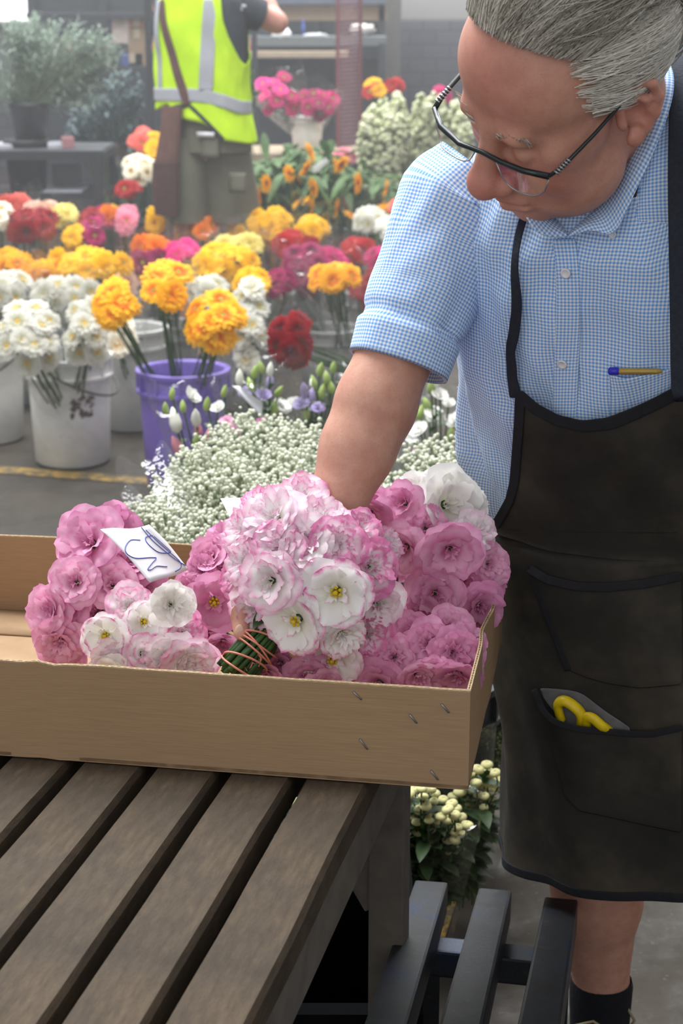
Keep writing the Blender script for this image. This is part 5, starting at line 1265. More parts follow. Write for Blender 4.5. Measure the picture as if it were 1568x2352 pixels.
gerbera_bunch(825, 572, 90, 56, 7.2, 9, 'scarlet', 'scarlet gerbera bunch left of the man\'s upper sleeve', P(825, 720, 7.25), eye='d')
gerbera_bunch(760, 590, 80, 40, 7.1, 6, 'magenta', 'magenta gerbera bunch between the two scarlet bunches', P(760, 720, 7.15), eye='d')
gerbera_bunch(850, 500, 90, 50, 7.7, 8, 'white', 'far white gerbera bunch left of the man\'s shoulder', inb(r3[3]), eye='y')
gerbera_bunch(905, 525, 80, 60, 7.5, 8, 'white', 'far white gerbera bunch touching the man\'s shoulder', inb(r3[3]), eye='y', wrap=False)
gerbera_bunch(925, 475, 60, 40, 7.9, 6, 'coral', 'salmon gerbera bunch behind the far white bunches', P(925, 620, 7.95), wrap=False)
# left of the worker, in front of the shrubs
gerbera_bunch(330, 322, 70, 56, 8.9, 8, 'coral', 'coral gerbera bunch on the left of the vest worker', P(335, 480, 8.95), wrap=False)
gerbera_bunch(356, 345, 40, 70, 8.8, 6, 'yellow', 'yellow gerbera bunch right against the worker\'s holster', P(352, 480, 8.85), wrap=False)
gerbera_bunch(322, 385, 84, 64, 8.7, 10, 'cream', 'cream gerbera bunch with brown eyes left of the worker\'s holster', P(328, 500, 8.75), eye='d')
gerbera_bunch(300, 430, 60, 30, 8.6, 5, 'scarlet', 'low red gerbera bunch under the cream bunch left of the worker', (P(325, 470, 8.82).x, 8.8, .3), wrap=False)
lp = P(330, 470, 8.85); bucket((lp.x, 8.85), BLACKB, 'black bucket under the gerberas left of the vest worker', handle=False, h=.36)
# magenta flowers in the white pail on the rear bench
rear = P(705, 345, 10.0); BENCHM = M('raw_beige_plank', (176, 158, 136), .8, .2, 30)
bench = empty('low_bench', (rear.x, rear.y, 0), 'low beige plank bench carrying the white pail near the maroon ladder', 'bench')
m = MB(); m.box((rear.x - .55, rear.y - .22, rear.z - .05), (rear.x + .95, rear.y + .42, rear.z - .002)); m.build('plank', BENCHM, bench, smooth=False)
for q in (-.5, .9): m = MB(); m.box((rear.x + q - .04, rear.y - .18, 0), (rear.x + q + .04, rear.y + .36, rear.z - .05)); m.build('leg', BENCHM, bench, smooth=False)
pail = bucket((rear.x, rear.y, rear.z), WHITEB, 'white pail with magenta gerberas on the low rear bench', h=.19, rt=.10, rb=.08, handle=False)
gerbera_bunch(640, 215, 110, 90, 9.95, 9, 'magenta', 'magenta gerbera bunch leaning left out of the white pail', rear + Vector((0, 0, .06)), cols=['hotpink', 'magenta'], group='gerberas on the rear bench')
gerbera_bunch(725, 235, 100, 70, 9.95, 9, 'magenta', 'magenta gerbera bunch leaning right out of the white pail', rear + Vector((0, 0, .06)), cols=['magenta', 'wine'], group='gerberas on the rear bench')
gerbera_bunch(860, 205, 60, 50, 10.2, 5, 'yellow', 'yellow and red gerbera bunch right of the maroon ladder', (P(865, 330, 10.25).x, 10.25, rear.z), cols=['yellow', 'scarlet'], wrap=False, group='gerberas on the rear bench')
gerbera_bunch(905, 195, 50, 30, 10.3, 5, 'scarlet', 'red gerbera bunch behind the tall cream stocks', (P(905, 330, 10.35).x, 10.35, rear.z), wrap=False, group='gerberas on the rear bench')
gerbera_bunch(1010, 215, 50, 40, 10.3, 5, 'magenta', 'purple pink gerbera bunch behind the tall cream stocks, by the man\'s forehead', (P(1010, 330, 10.35).x, 10.35, rear.z), wrap=False, group='gerberas on the rear bench')
gerbera_bunch(790, 355, 60, 24, 9.0, 4, 'pink', 'dull pink gerbera bunch behind the sunflowers', P(790, 470, 9.05), wrap=False)

# ---- sunflowers
SUNP = GM['yellow']; SLEAF = M('sunflower_leaf', (92, 124, 66), .55, .4, 12, rgb2=(46, 72, 38), trans=.2)
def leaf(mb, base, d, L, wd, droop=.3, m_=0, up=Vector((0, 0, 1))):
    d = Vector(d).normalized(); s_ = d.cross(up); s_ = s_.normalized() if s_.length > .05 else Vector((1, 0, 0)); rows = []
    for t in (0, .2, .45, .7, .9, 1):
        w_ = wd * math.sin(math.pi * min(1, .06 + t * .94)) ** .8; p = base + d * L * t - Vector((0, 0, droop * L * t * t)); rows.append([p - s_ * w_ + Vector((0, 0, w_ * .35)), p, p + s_ * w_ + Vector((0, 0, w_ * .35))])
    mb.grid(rows, m_)
def sunflower_clump(cx, cy, wpx, hpx, D, n, label, seed):
    cen = P(cx, cy, D); sc_ = depthZ(cen) / F_PX; rw, rh = wpx / 2 * sc_, hpx / 2 * sc_; R = random.Random(seed); base = Vector((cen.x, cen.y + .05, .0))
    t = empty('sunflower_bunch', base, label, 'flowers', 'sunflower bunches behind the gerberas'); lf = MB(); st = MB()
    for k_ in range(n):
        a = R.uniform(0, 6.28); r = math.sqrt(R.random()); pos = cen + Vector((math.cos(a) * r * rw, -.36 + R.uniform(-.05, .05), math.sin(a) * r * rh + .02)); f = Vector((R.choice((-1, 1)) * R.uniform(.5, 1.1), -.25 + R.gauss(0, .4), .35 + R.gauss(0, .6))).normalized()
        o = bpy.data.objects.new('blossom', gdata('amberyellow', k_ % 2)); COL.objects.link(o); o.parent = t; o.matrix_local = Matrix.Translation(pos - base) @ frame_to(f, 1.) @ Matrix.Scale(R.uniform(.044, .058), 4)
        e = bpy.data.objects.new('flower_eye', edata('d')); COL.objects.link(e); e.parent = o
        st.tube([pos - f * .02, pos - f * .10 - Vector((0, 0, .1)), (pos.x * .4 + base.x * .6, pos.y * .4 + base.y * .6, .45), base + Vector((R.gauss(0, .04), R.gauss(0, .04), .02))], .007, 6)
    for k_ in range(int(260 * wpx * hpx / 30000)):
        a = R.uniform(0, 6.28); r = math.sqrt(R.random()); pos = cen + Vector((math.cos(a) * r * rw * 1.05, R.uniform(-.25, .2), math.sin(a) * r * rh * 1.05 - .02)); leaf(lf, pos, (R.gauss(0, 1) + math.cos(a) * .4, R.gauss(-.3, .8), R.gauss(.2, .5)), R.uniform(.08, .17), R.uniform(.018, .034), R.uniform(.1, .9))
    lf.build('leaves', SLEAF, t); st.build('stems', GREEN_STEM, t); return t
GM['amberyellow'] = gerb_mat('sunflower_ray_petal', (238, 150, 10), (248, 188, 14))
sunflower_clump(650, 430, 180, 140, 8.5, 8, 'sunflower bunch with leafy stems right of the vest worker', 1)
sunflower_clump(800, 440, 200, 140, 8.6, 8, 'sunflower bunch with drooping blooms left of the man\'s shoulder', 2)
sunflower_clump(710, 375, 170, 80, 8.8, 6, 'sunflower bunch at the back, below the white pail', 3)
bs = P(720, 500, 8.6); bucket((bs.x - .1, bs.y + .05), BLACKB, 'black bucket under the sunflowers', handle=False)
paper('white paper tag stuck among the sunflowers', ((716, 385), (748, 362), (756, 372), (722, 400)), (8.3, 8.3, 8.3, 8.3), .003)

# ---- tall cream stocks
CREAMF = M('cream_floret', (230, 230, 206), .7, .25, 30, rgb2=(196, 204, 150), trans=.25)
def spike_bunch(cx, top, bot, wpx, D, n, label, seed, fl=.018):
    R = random.Random(seed); base = P(cx, bot, D); base.z = 0; t = empty('stock_bunch', base, label, 'flowers', 'tall cream stocks beside the man\'s forehead'); fm = MB(); st = MB()
    for k_ in range(n):
        x = R.uniform(-.5, .5) * wpx; p1_ = P(cx + x, top + R.uniform(0, 50) + abs(x) / wpx * 60, D + R.uniform(-.15, .15)); p0 = P(cx + x * .8, bot, D + R.uniform(-.12, .12)); st.tube([p1_, p0, base + Vector((R.gauss(0, .03), R.gauss(0, .03), .02))], .004, 5)
        for q in range(95):
            u = R.random(); c = p1_.lerp(p0, u); a = R.uniform(0, 6.28); r = .012 + .034 * min(1, u * 4); fm.blob(c + Vector((math.cos(a) * r, math.sin(a) * r, R.gauss(0, .005))), fl * R.uniform(.7, 1.25), 0, 5, 4, (1, 1, .7), (math.cos(a), math.sin(a), .6))
    o = fm.build('florets', CREAMF, t); o['kind'] = 'stuff'; st.build('stems', GREEN_STEM, t); return t
spike_bunch(880, 225, 430, 90, 9.2, 12, 'tall cream green stock bunch nearest the maroon ladder', 5)
spike_bunch(950, 188, 440, 100, 9.3, 13, 'tall cream green stock bunch in the middle, left of the man\'s glasses', 6)
spike_bunch(1025, 205, 420, 90, 9.4, 11, 'tall cream green stock bunch partly hidden by the man\'s forehead', 7)
b_ = P(955, 440, 9.3); bucket((b_.x, b_.y), BLACKB, 'black bucket holding the tall cream stocks', handle=False)

# ---- baby's breath behind the box
FLO = M('babys_breath_floret', (238, 239, 224), .7, .12, 60, rgb2=(206, 211, 188), trans=.25); FSTEM = M('babys_breath_stem', (136, 152, 118), .7, .25, 30)
def inside(x, y, poly):
    c = False; j = len(poly) - 1
    for i in range(len(poly)):
        if (poly[i][1] > y) != (poly[j][1] > y) and x < (poly[j][0] - poly[i][0]) * (y - poly[i][1]) / (poly[j][1] - poly[i][1]) + poly[i][0]: c = not c
        j = i
    return c
def breath(poly, h0, n, label, seed, base_px, size=.0043, slope=0.0):
    R = random.Random(seed); xs = [p[0] for p in poly]; ys = [p[1] for p in poly]; y0 = min(ys); bq = PH(base_px[0], base_px[1], h0); base = Vector((bq.x, bq.y, 0))
    t = empty('babys_breath_bunch', base, label, 'flowers', "baby's breath behind the cardboard box"); fm = MB(); st = MB(); tips = []
    while len(tips) < n // 6:
        x, y = R.uniform(min(xs), max(xs)), R.uniform(min(ys), max(ys))
        if not inside(x, y, poly): continue
        hh = h0 + .055 * (noise.noise(Vector((x * .012, y * .016, seed)))) - abs(R.gauss(0, .028)); c = PH(x, y, hh); tips.append(c)
        for q in range(6):
            p = c + Vector((R.gauss(0, .012), R.gauss(0, .012), R.gauss(0, .010))); d = Vector((R.gauss(0, .6), -.4 + R.gauss(0, .5), 1)).normalized(); s_ = size * R.uniform(.75, 1.25)
            fm.blob(p, s_, 0, 6, 4, (1, 1, .8), d)
            st.tube([p - d * s_, c + Vector((0, 0, -.03))], .0005, 3, cap=False)
    for k_ in range(len(tips)):
        c = tips[k_]; 
        if k_ % 3 == 0: st.tube([c + Vector((0, 0, -.03)), c.lerp(base + Vector((0, 0, h0 * .55)), .55), base + Vector((R.gauss(0, .03), R.gauss(0, .03), .12))], [.0007, .0012, .002], 4, cap=False)
    o = fm.build('florets', FLO, t); o['kind'] = 'stuff'; st.build('stems', FSTEM, t); return t, base
bb1, q1_ = breath([(275, 1195), (300, 1170), (345, 1140), (395, 1065), (470, 1040), (560, 1055), (600, 1120), (560, 1200), (470, 1265), (330, 1232)], .73, 1900, "white baby's breath bunch nearest the box, beside the price paper", 1, (470, 1150))
bb2, q2_ = breath([(395, 1065), (470, 1000), (560, 955), (650, 965), (730, 990), (740, 1130), (640, 1160), (560, 1110), (480, 1050)], .75, 1700, "white baby's breath bunch at the back, left of the man's forearm", 2, (590, 1050))
bb3, q3_ = breath([(860, 1140), (900, 1060), (960, 1035), (1010, 1010), (1060, 1030), (1110, 1080), (1160, 1180), (1150, 1260), (1000, 1200), (880, 1180)], .75, 1600, "white baby's breath bunch right of the man's forearm", 3, (1010, 1110))
for q_, l_ in ((q1_, "black bucket under the baby's breath nearest the box"), (q2_, "black bucket under the baby's breath at the back"), (q3_, "black bucket under the baby's breath right of the forearm")):
    bucket((q_.x, q_.y), BLACKB, l_, handle=False, rt=.12, rb=.10)
sleeve_wrap(bb1, P(420, 1300, 2.75), P(350, 1110, 2.9), .05, .06, 4, up=.02, soft=True)
# ---- wrapped lisianthus with buds behind the baby's breath
BUDG = M('green_bud', (178, 196, 120), .6, .3, 40, rgb2=(140, 166, 84)); BUDW = M('white_bud', (236, 236, 224), .6, .12, 40); BUDP = M('pink_bud', (224, 150, 166), .6, .2, 40); BUDL = M('lilac_bud', (176, 160, 206), .6, .2, 40)
def bud_bunch(items, D, root, label, wrap=None, group='wrapped lisianthus behind the box'):
    rt_ = P(*root); t = empty('lisianthus_bunch', rt_, label, 'flowers', group); R = random.Random(len(items) + int(root[0])); st = MB(); lf = MB()
    for (x, y, d_px, kind) in items:
        p = P(x, y, D + R.uniform(-.06, .06)); r = d_px / 2 / F_PX * depthZ(p)
        if kind in ('w', 'p', 'l'):
            f = ((CAMV - p).normalized() * .5 + Vector((R.gauss(0, .3), 0, .7))).normalized(); blossom(t, p - f * r * .4, r, f, 'cup' if R.random() < .5 else 'double', {'w': 'white', 'p': 'pink', 'l': 'lilac'}[kind], int(x), R.random() * 6)
        else:
            mt = {'g': BUDG, 'W': BUDW, 'P': BUDP, 'L': BUDL}[kind]; m = MB(); ax_ = Vector((R.gauss(0, .25), R.gauss(0, .2), 1)).normalized(); m.lathe(p, [(0, -r), (r * .42, -r * .7), (r * .52, -.1 * r), (r * .38, .6 * r), (.06 * r, 1.15 * r), (0, 1.2 * r)], 10, axis=ax_); m.build('bud', mt, t)
        st.tube([p, p.lerp(rt_, .4) + Vector((R.gauss(0, .01), 0, 0)), rt_ + Vector((R.gauss(0, .02), R.gauss(0, .02), 0))], .0022, 5)
        for q in range(2): leaf(lf, p.lerp(rt_, R.uniform(.1, .5)), (R.gauss(0, 1), R.gauss(0, 1), .6), R.uniform(.03, .06), .009, .3)
    st.build('stems', GREEN_STEM, t); lf.build('leaves', GREEN_LEAF, t)
    if wrap: sleeve_wrap(t, rt_, P(*wrap[0]), .05, wrap[1], int(root[0]), up=.04, soft=True)
    return t
PM['lilac'] = M('lilac_petal', (190, 176, 222), .6, .2, 20, trans=.3)
bud_bunch([(442, 908, 62, 'w'), (402, 968, 58, 'W'), (450, 962, 46, 'W'), (410, 1030, 56, 'P'), (455, 985, 36, 'P'), (380, 940, 30, 'g'), (395, 905, 30, 'g'), (420, 935, 30, 'g'), (475, 930, 34, 'g'), (500, 935, 50, 'w'), (480, 1000, 40, 'P'), (520, 965, 40, 'p'), (540, 985, 44, 'p'), (450, 1010, 30, 'g'), (515, 900, 30, 'g'), (600, 970, 40, 'p'), (470, 1035, 40, 'w')], 3.75, (500, 1200, 3.85), 'wrapped white and pink lisianthus bunch with green buds in front of the purple bucket', ((480, 930, 3.8), .13))
bud_bunch([(585, 855, 34, 'g'), (600, 845, 30, 'g'), (620, 850, 34, 'W'), (575, 885, 34, 'g'), (565, 900, 44, 'l'), (605, 905, 50, 'l'), (620, 880, 40, 'L'), (640, 900, 30, 'g'), (650, 930, 50, 'w'), (590, 930, 36, 'g'), (550, 870, 40, 'W'), (630, 940, 36, 'g')], 4.0, (610, 1110, 4.1), 'wrapped lilac lisianthus bunch with green buds beside the white card', ((600, 890, 4.0), .12))
bud_bunch([(735, 850, 34, 'g'), (750, 870, 34, 'g'), (720, 880, 34, 'g'), (765, 845, 30, 'g'), (700, 900, 44, 'L'), (690, 925, 50, 'l'), (715, 915, 44, 'L'), (740, 900, 34, 'g'), (670, 925, 50, 'w'), (760, 890, 34, 'g'), (700, 950, 34, 'g'), (730, 935, 40, 'l')], 4.1, (720, 1110, 4.2), 'wrapped lilac lisianthus bunch touching the back of the man\'s forearm', ((720, 890, 4.1), .12))
bud_bunch([(1010, 905, 60, 'w'), (990, 890, 40, 'g'), (960, 985, 70, 'w'), (1000, 950, 60, 'w'), (1045, 965, 60, 'w'), (1060, 1000, 50, 'p'), (980, 930, 36, 'g'), (965, 950, 36, 'g'), (1035, 1000, 36, 'g'), (945, 1010, 40, 'w'), (1080, 1040, 50, 'p'), (1000, 880, 40, 'W'), (1070, 1060, 36, 'g'), (1030, 925, 44, 'w'), (960, 1040, 44, 'p')], 3.9, (1010, 1200, 4.0), 'wrapped white lisianthus bunch seen between the man\'s arm and his shirt', ((1000, 960, 3.9), .13))
for x, y, D, l_ in ((500, 1200, 3.85, 'white and pink wrapped lisianthus'), (610, 1110, 4.1, 'lilac lisianthus beside the white card'), (720, 1110, 4.2, 'lilac lisianthus behind the forearm'), (1010, 1200, 4.0, 'white lisianthus beside the shirt')):
    p = P(x, y, D); bucket((p.x, p.y), GREYB, 'grey white bucket under the ' + l_, handle=False, rt=.13, rb=.11, h=.36)
paper('curved white card standing among the wrapped lilac lisianthus', ((533, 884), (556, 890), (603, 925), (601, 958)), (3.7, 3.7, 3.7, 3.7), .008)
# ---- button chrysanthemums below the box
BUT = M('cream_button_bloom', (232, 228, 176), .7, .2, 260, rgb2=(212, 208, 140), bump=.4, trans=.15)
m = MB(); m.lathe((0, 0, 0), [(0, -.45), (.7, -.35), (1.0, -.05), (.92, .28), (.6, .48), (.30, .50), (.18, .40), (0, .36)], 14); o_ = m.build('source', BUT); BUTM = o_.data; bpy.data.objects.remove(o_)
def button_bunch(poly, D, n, label, root, seed, r=.0098, wrap=None, slope=.0):
    R = random.Random(seed); rt_ = P(*root); rt_.z = max(.05, rt_.z); t = empty('button_chrysanthemum_bunch', rt_, label, 'flowers', 'cream button chrysanthemums under the box'); st = MB(); lf = MB(); xs = [p[0] for p in poly]; ys = [p[1] for p in poly]; pts = []; tries = 0
    while len(pts) < n and tries < 6000:
        tries += 1; x, y = R.uniform(min(xs), max(xs)), R.uniform(min(ys), max(ys))
        if not inside(x, y, poly) or any((x - a) ** 2 + (y - b) ** 2 < 15 ** 2 for a, b in pts): continue
        pts.append((x, y)); p = P(x, y, D + R.uniform(-.04, .04) + (max(ys) - y) * slope); f = ((CAMV - p).normalized() * .35 + Vector((R.gauss(0, .25), R.gauss(0, .2), .9))).normalized()
        o = bpy.data.objects.new('blossom', BUTM); COL.objects.link(o); o.parent = t; o.matrix_local = Matrix.Translation(p - rt_) @ frame_to(f) @ Matrix.Scale(r * R.uniform(.8, 1.15), 4)
        st.tube([p - f * r * .4, p - f * .03, p.lerp(rt_, .4), rt_ + Vector((R.gauss(0, .02), R.gauss(0, .02), 0))], .0014, 4, cap=False)
        for q in range(7): leaf(lf, p.lerp(rt_, R.uniform(.08, .8)), (R.gauss(0, 1), R.gauss(0, 1), .4), R.uniform(.03, .07), .012, .3)
    st.build('stems', GREEN_STEM, t); lf.build('leaves', GREEN_LEAF, t)
    if wrap: sleeve_wrap(t, rt_, P(*wrap[0]), .06, wrap[1], seed, up=.05, soft=True)
    return t
button_bunch([(915, 1815), (990, 1810), (1070, 1870), (1075, 1905), (1030, 1955), (960, 1925), (915, 1880)], 2.50, 62, 'cream button chrysanthemum bunch under the right end of the box, beside the table leg', (960, 2120, 2.55), 1, wrap=((985, 1880, 2.5), .085))
button_bunch([(1080, 1760), (1120, 1750), (1148, 1790), (1130, 1850), (1080, 1870), (1030, 1840)], 2.62, 40, 'cream button chrysanthemum bunch right of the box corner, next to the apron', (1040, 2080, 2.65), 2, wrap=((1090, 1800, 2.62), .075))
button_bunch([(160, 1760), (680, 1790), (690, 1960), (300, 1960)], 2.60, 100, 'cream button chrysanthemum bunch under the table, glimpsed between the slats', (450, 2150, 2.65), 3, r=.012)
button_bunch([(1105, 1480), (1155, 1400), (1165, 1560), (1140, 1640), (1110, 1660)], 3.0, 30, 'greenish button chrysanthemum bunch between the box end and the apron', (1130, 1800, 3.0), 4, r=.010, wrap=((1130, 1560, 3.0), .06))

CRATE = M('shade_crate_black', (20, 21, 22), .95, .2, 20, spec=.02)  # crate added so the space under the table stays dark
cr_ = empty('shade_crate', (-.2, 2.15, 0), 'black crate added to darken the space under the slatted table', 'crate'); m = MB()
for lo, hi in (((-0.520, 1.920, .0), (0.095, 2.390, .012)), ((-0.520, 1.920, .012), (0.095, 1.935, .30)), ((-0.520, 2.375, .012), (0.095, 2.390, .30)), ((-0.520, 1.935, .012), (-0.505, 2.375, .30)), ((0.080, 1.935, .012), (0.095, 2.375, .30))): m.box(lo, hi)
m.build('crate_walls', CRATE, cr_, smooth=False); m = MB()
for lo, hi in (((-0.530, 1.910, .285), (0.105, 1.937, .31)), ((-0.530, 2.373, .285), (0.105, 2.400, .31)), ((-0.530, 1.937, .285), (-0.503, 2.373, .31)), ((0.078, 1.937, .285), (0.105, 2.373, .31))): m.box(lo, hi)
m.build('crate_rim', CRATE, cr_, smooth=False)
# ------------------------------------------------------------------ rear structures: racks, ladder, shelves, shrub table
DKM = M('dark_painted_metal', (62, 64, 68), .5, .25, 30, metal=.3, spec=.4); MAROON = M('maroon_painted_metal', (122, 66, 74), .5, .25, 40, spec=.4); GREYBOARD = M('grey_shelf_board', (104, 110, 112), .7, .15, 30); BEIGE = M('beige_board', (176, 160, 138), .75, .15, 25)
def rbox(name, px0, py0, px1, py1, D, dep, mat, parent=None, smooth=False, bev=0.004):
    a, b = P(px0, py1, D), P(px1, py0, D); m = MB(); m.box((a.x, D, a.z), (b.x, D + dep, b.z), 0, bev); return m.build(name, mat, parent, smooth=smooth)
def thing_at(name, px, py, D, label, cat, group=None, floor_=True):
    p = P(px, py, D); 
    if floor_: p.z = 0
    return empty(name, p, label, cat, group)
# wire-mesh cage wall behind the flower rows
k = NT('dark_wire_mesh'); k.base(srgb(70, 74, 78)); k.rough(.6); MESHM = k.m
cage = thing_at('wire_mesh_screen', 450, 340, 12.2, 'dark wire mesh screen standing in front of the block wall behind the shelves', 'screen')
a, b = P(90, 330, 12.2), P(885, -60, 12.2); m = MB(); R = random.Random(2)
nx = 110; nzv = 40
for i in range(nx + 1):
    x = lerp(a.x, b.x, i / nx); m.box((x - .003, 12.2, .05), (x + .003, 12.206, 2.1))
for j in range(nzv + 1):
    z = lerp(.05, 2.1, j / nzv); m.box((a.x, 12.206, z - .003), (b.x, 12.212, z + .003))
m.build('wire_mesh', MESHM, cage, smooth=False)
m = MB(); m.box((a.x, 12.23, 0), (b.x, 12.27, 2.1)); m.build('backing_sheet', M('dark_backing_sheet', (84, 88, 92), .9, .3, 3), cage, smooth=False)
for x in np.linspace(a.x, b.x, 6): m = MB(); m.box((x - .03, 12.16, 0), (x + .03, 12.2, 2.12)); m.build('post', DKM, cage, smooth=False)
col_ = rbox('trim_3', 880, -80, 922, 215, 12.0, .25, M('grey_brown_column', (104, 100, 96), .7, .15, 6)); bb = col_.data
for v in bb.vertices:
    if v.co.z < 1.3: v.co.z = 0
col_['kind'] = 'structure'
def leg_to_floor(name, px0, px1, py0, D, dep, mat, parent, bot=0.0):
    a, b = P(px0, py0, D), P(px1, py0, D); m = MB(); m.box((a.x, D, bot), (b.x, D + dep, a.z)); return m.build(name, mat, parent, smooth=False)
shelf = thing_at('work_shelf', 700, 130, 11.3, 'grey topped work shelf with a beige plank below, behind the vest worker\'s arm', 'shelf')
rbox('shelf_board', 535, 84, 888, 106, 11.3, .55, GREYBOARD, shelf); rbox('plank', 525, 118, 800, 133, 11.2, .5, BEIGE, shelf); rbox('back_board', 610, 14, 888, 48, 11.75, .04, M('tan_back_board', (150, 128, 104), .8, .2, 10), shelf); rbox('upper_board', 600, -40, 888, 10, 11.7, .05, M('blue_grey_board', (98, 104, 116), .7, .2, 10), shelf)
for x in (540, 870): leg_to_floor('leg', x, x + 14, -60, 11.75, .05, DKM, shelf); leg_to_floor('leg', x, x + 14, 100, 11.28, .05, DKM, shelf)
rbox('side_panel', 560, 135, 880, 330, 11.6, .04, M('dark_shelf_mesh', (74, 78, 82), .9, .3, 60), shelf)
sz_ = lambda px, py, D: P(px, py, D).z
def crumple(px, py, w_, h_, D, mat, label, name='cloth', cat='cloth', zb=None):
    c = P(px, py, D); r = w_ / 2 / F_PX * depthZ(c); t = empty(name, c, label, cat); m = MB(); R = random.Random(int(px)); rows = []
    for i in range(9):
        row = []
        for j in range(13):
            th_ = i / 8 * math.pi; q = j / 12 * 2 * math.pi; d = Vector((math.sin(th_) * math.cos(q), math.sin(th_) * math.sin(q), math.cos(th_))); n_ = 1 + .5 * noise.noise(d * 2.3 + Vector((px, 0, 0))); row.append(c + Vector((d.x * r, d.y * r * .8, d.z * r * h_ / w_)) * n_)
        rows.append(row)
    m.grid(rows); m.build('folds', mat, t); return t
crumple(645, 80, 46, 30, 11.35, PAPER, 'crumpled white wrapping paper lying on the grey work shelf', 'wrapping_paper', 'paper')
crumple(830, 68, 60, 26, 11.4, M('white_sack', (214, 208, 202), .8, .15, 8), 'white sack at the right end of the grey work shelf', 'sack', 'sack')
crumple(725, 82, 60, 12, 11.45, M('pale_wrap', (190, 190, 192), .8, .15, 8), 'low pale bundle in the middle of the grey work shelf', 'bundle', 'paper')
for (x0, y0, x1, y1, D, rgb, lb) in ((595, 40, 650, 84, 11.6, (58, 62, 68), 'dark box at the back of the grey work shelf, beside the worker\'s elbow'), (692, 44, 700, 84, 11.5, (72, 92, 170), 'slim blue bottle standing on the grey work shelf'), (840, 56, 858, 66, 11.5, (140, 100, 80), 'small brown carton on the white sack end of the shelf'), (552, 92, 574, 118, 11.25, (210, 128, 150), 'pink folded packet hanging at the left end of the work shelf'), (548, 140, 575, 150, 11.25, (180, 190, 192), 'pale tray on the left below the beige plank')):
    t = thing_at('box' if 'bottle' not in lb else 'bottle', (x0 + x1) / 2, y1, D, lb, 'box' if 'bottle' not in lb else 'bottle', floor_=False); mt = M('m_' + str(x0) + '_paint', rgb, .7, .2, 10)
    if 'bottle' in lb:
        a, b = P(x0, y1, D), P(x1, y0, D); w_ = (b.x - a.x) / 2; h_ = b.z - a.z; m = MB(); m.lathe((a.x + w_, D + .03, a.z), [(0, 0), (w_, 0), (w_, h_ * .65), (w_ * .35, h_ * .8), (w_ * .35, h_)], 14, cap1=True); m.build('bottle_body', mt, t)
    else: rbox('box_body', x0, y0, x1, y1, D, .18, mt, t)
# maroon upright ladder with many thin rungs
RUNG = M('dusty_maroon_rung', (158, 116, 124), .6, .2, 40)
lad = thing_at('ladder_rack', 800, 345, 10.2, 'tall maroon rack upright with many thin rungs beside the white pail', 'rack')
for (x0, x1, D, dd) in ((771, 779, 10.2, .04), (824, 832, 10.45, .04)): leg_to_floor('upright', x0, x1, -120, D, dd, MAROON, lad)
for j in range(46):
    y = -100 + j * 9.6
    a, b = P(777, y + 3, 10.22), P(826, y - 2, 10.47); m = MB(); m.tube([a, b], .0068, 5); m.build('rung', RUNG, lad)
# slim grey posts
for (x0, x1, D, l_) in ((327, 343, 9.5, 'slim dark grey post left of the vest worker'), (574, 586, 10.4, 'slim dark post behind the vest worker\'s right side')):
    t = thing_at('post', (x0 + x1) / 2, 300, D, l_, 'post'); leg_to_floor('pole', x0, x1, -120, D, .07, DKM, t); p = P((x0 + x1) / 2, 300, D); m = MB(); m.box((p.x - .1, D - .06, 0), (p.x + .1, D + .13, .015)); m.build('foot_plate', DKM, t, smooth=False)
# black metal table and the shrub in its black pot
tb = thing_at('metal_table', 120, 340, 9.0, 'black metal table at the left carrying the grey green shrub', 'table'); TZ = P(120, 345, 9.0).z
l0, r0 = P(-160, 345, 9.0).x, P(232, 345, 9.0).x; r1_ = P(262, 335, 9.5).x
TOPM = M('worn_black_top', (92, 94, 98), .45, .25, 10, spec=.5); TBM = M('black_table_metal', (56, 57, 60), .5, .2, 20, metal=.3)
m = MB(); m.box((l0, 9.0, TZ - .006), (r0, 9.55, TZ)); m.build('table_top', TOPM, tb, smooth=False)
m = MB(); m.box((l0, 8.985, TZ - .05), (r0, 9.0, TZ - .007)); m.box((r0 - .0, 8.985, TZ - .05), (r0 + .02, 9.55, TZ - .007)); m.build('frame', TBM, tb, smooth=False)
for x, y in ((r0 - .045, 8.985), (r0 - .03, 9.5), (l0, 8.985), (l0, 9.5)): m = MB(); m.box((x, y, 0), (x + .05, y + .05, TZ - .05)); m.build('leg', TBM, tb, smooth=False)
z2 = P(120, 445, 9.0).z; m = MB(); m.box((l0, 9.02, z2 - .03), (r0, 9.5, z2)); m.build('lower_shelf', TBM, tb, smooth=False)
c = P(148, 445, 9.1); t = empty('tray', (c.x, 9.1, z2 + .002), 'pale tray of papers on the black table\'s lower shelf', 'tray'); m = MB(); m.box((c.x - .10, 9.04, z2 + .002), (c.x + .10, 9.3, z2 + .012)); m.build('tray_base', M('pale_tray', (188, 192, 204), .5, .2, 10), t, smooth=False)
m = MB(); m.box((c.x - .09, 9.28, z2 + .012), (c.x + .06, 9.31, z2 + .13)); m.build('tray_frame', M('tray_frame_grey', (98, 100, 106), .5, .2, 10), t, smooth=False)
c = P(60, 445, 9.15); t = empty('storage_tub', (c.x, 9.15, z2 + .002), 'black tub on the left of the black table\'s lower shelf', 'tub'); m = MB(); m.lathe((c.x, 9.22, z2 + .002), [(0, 0), (.095, 0), (.115, .24), (.122, .245), (.122, .262), (.108, .262), (.09, .03), (0, .02)], 24); m.build('tub_body', BLACKB, t)
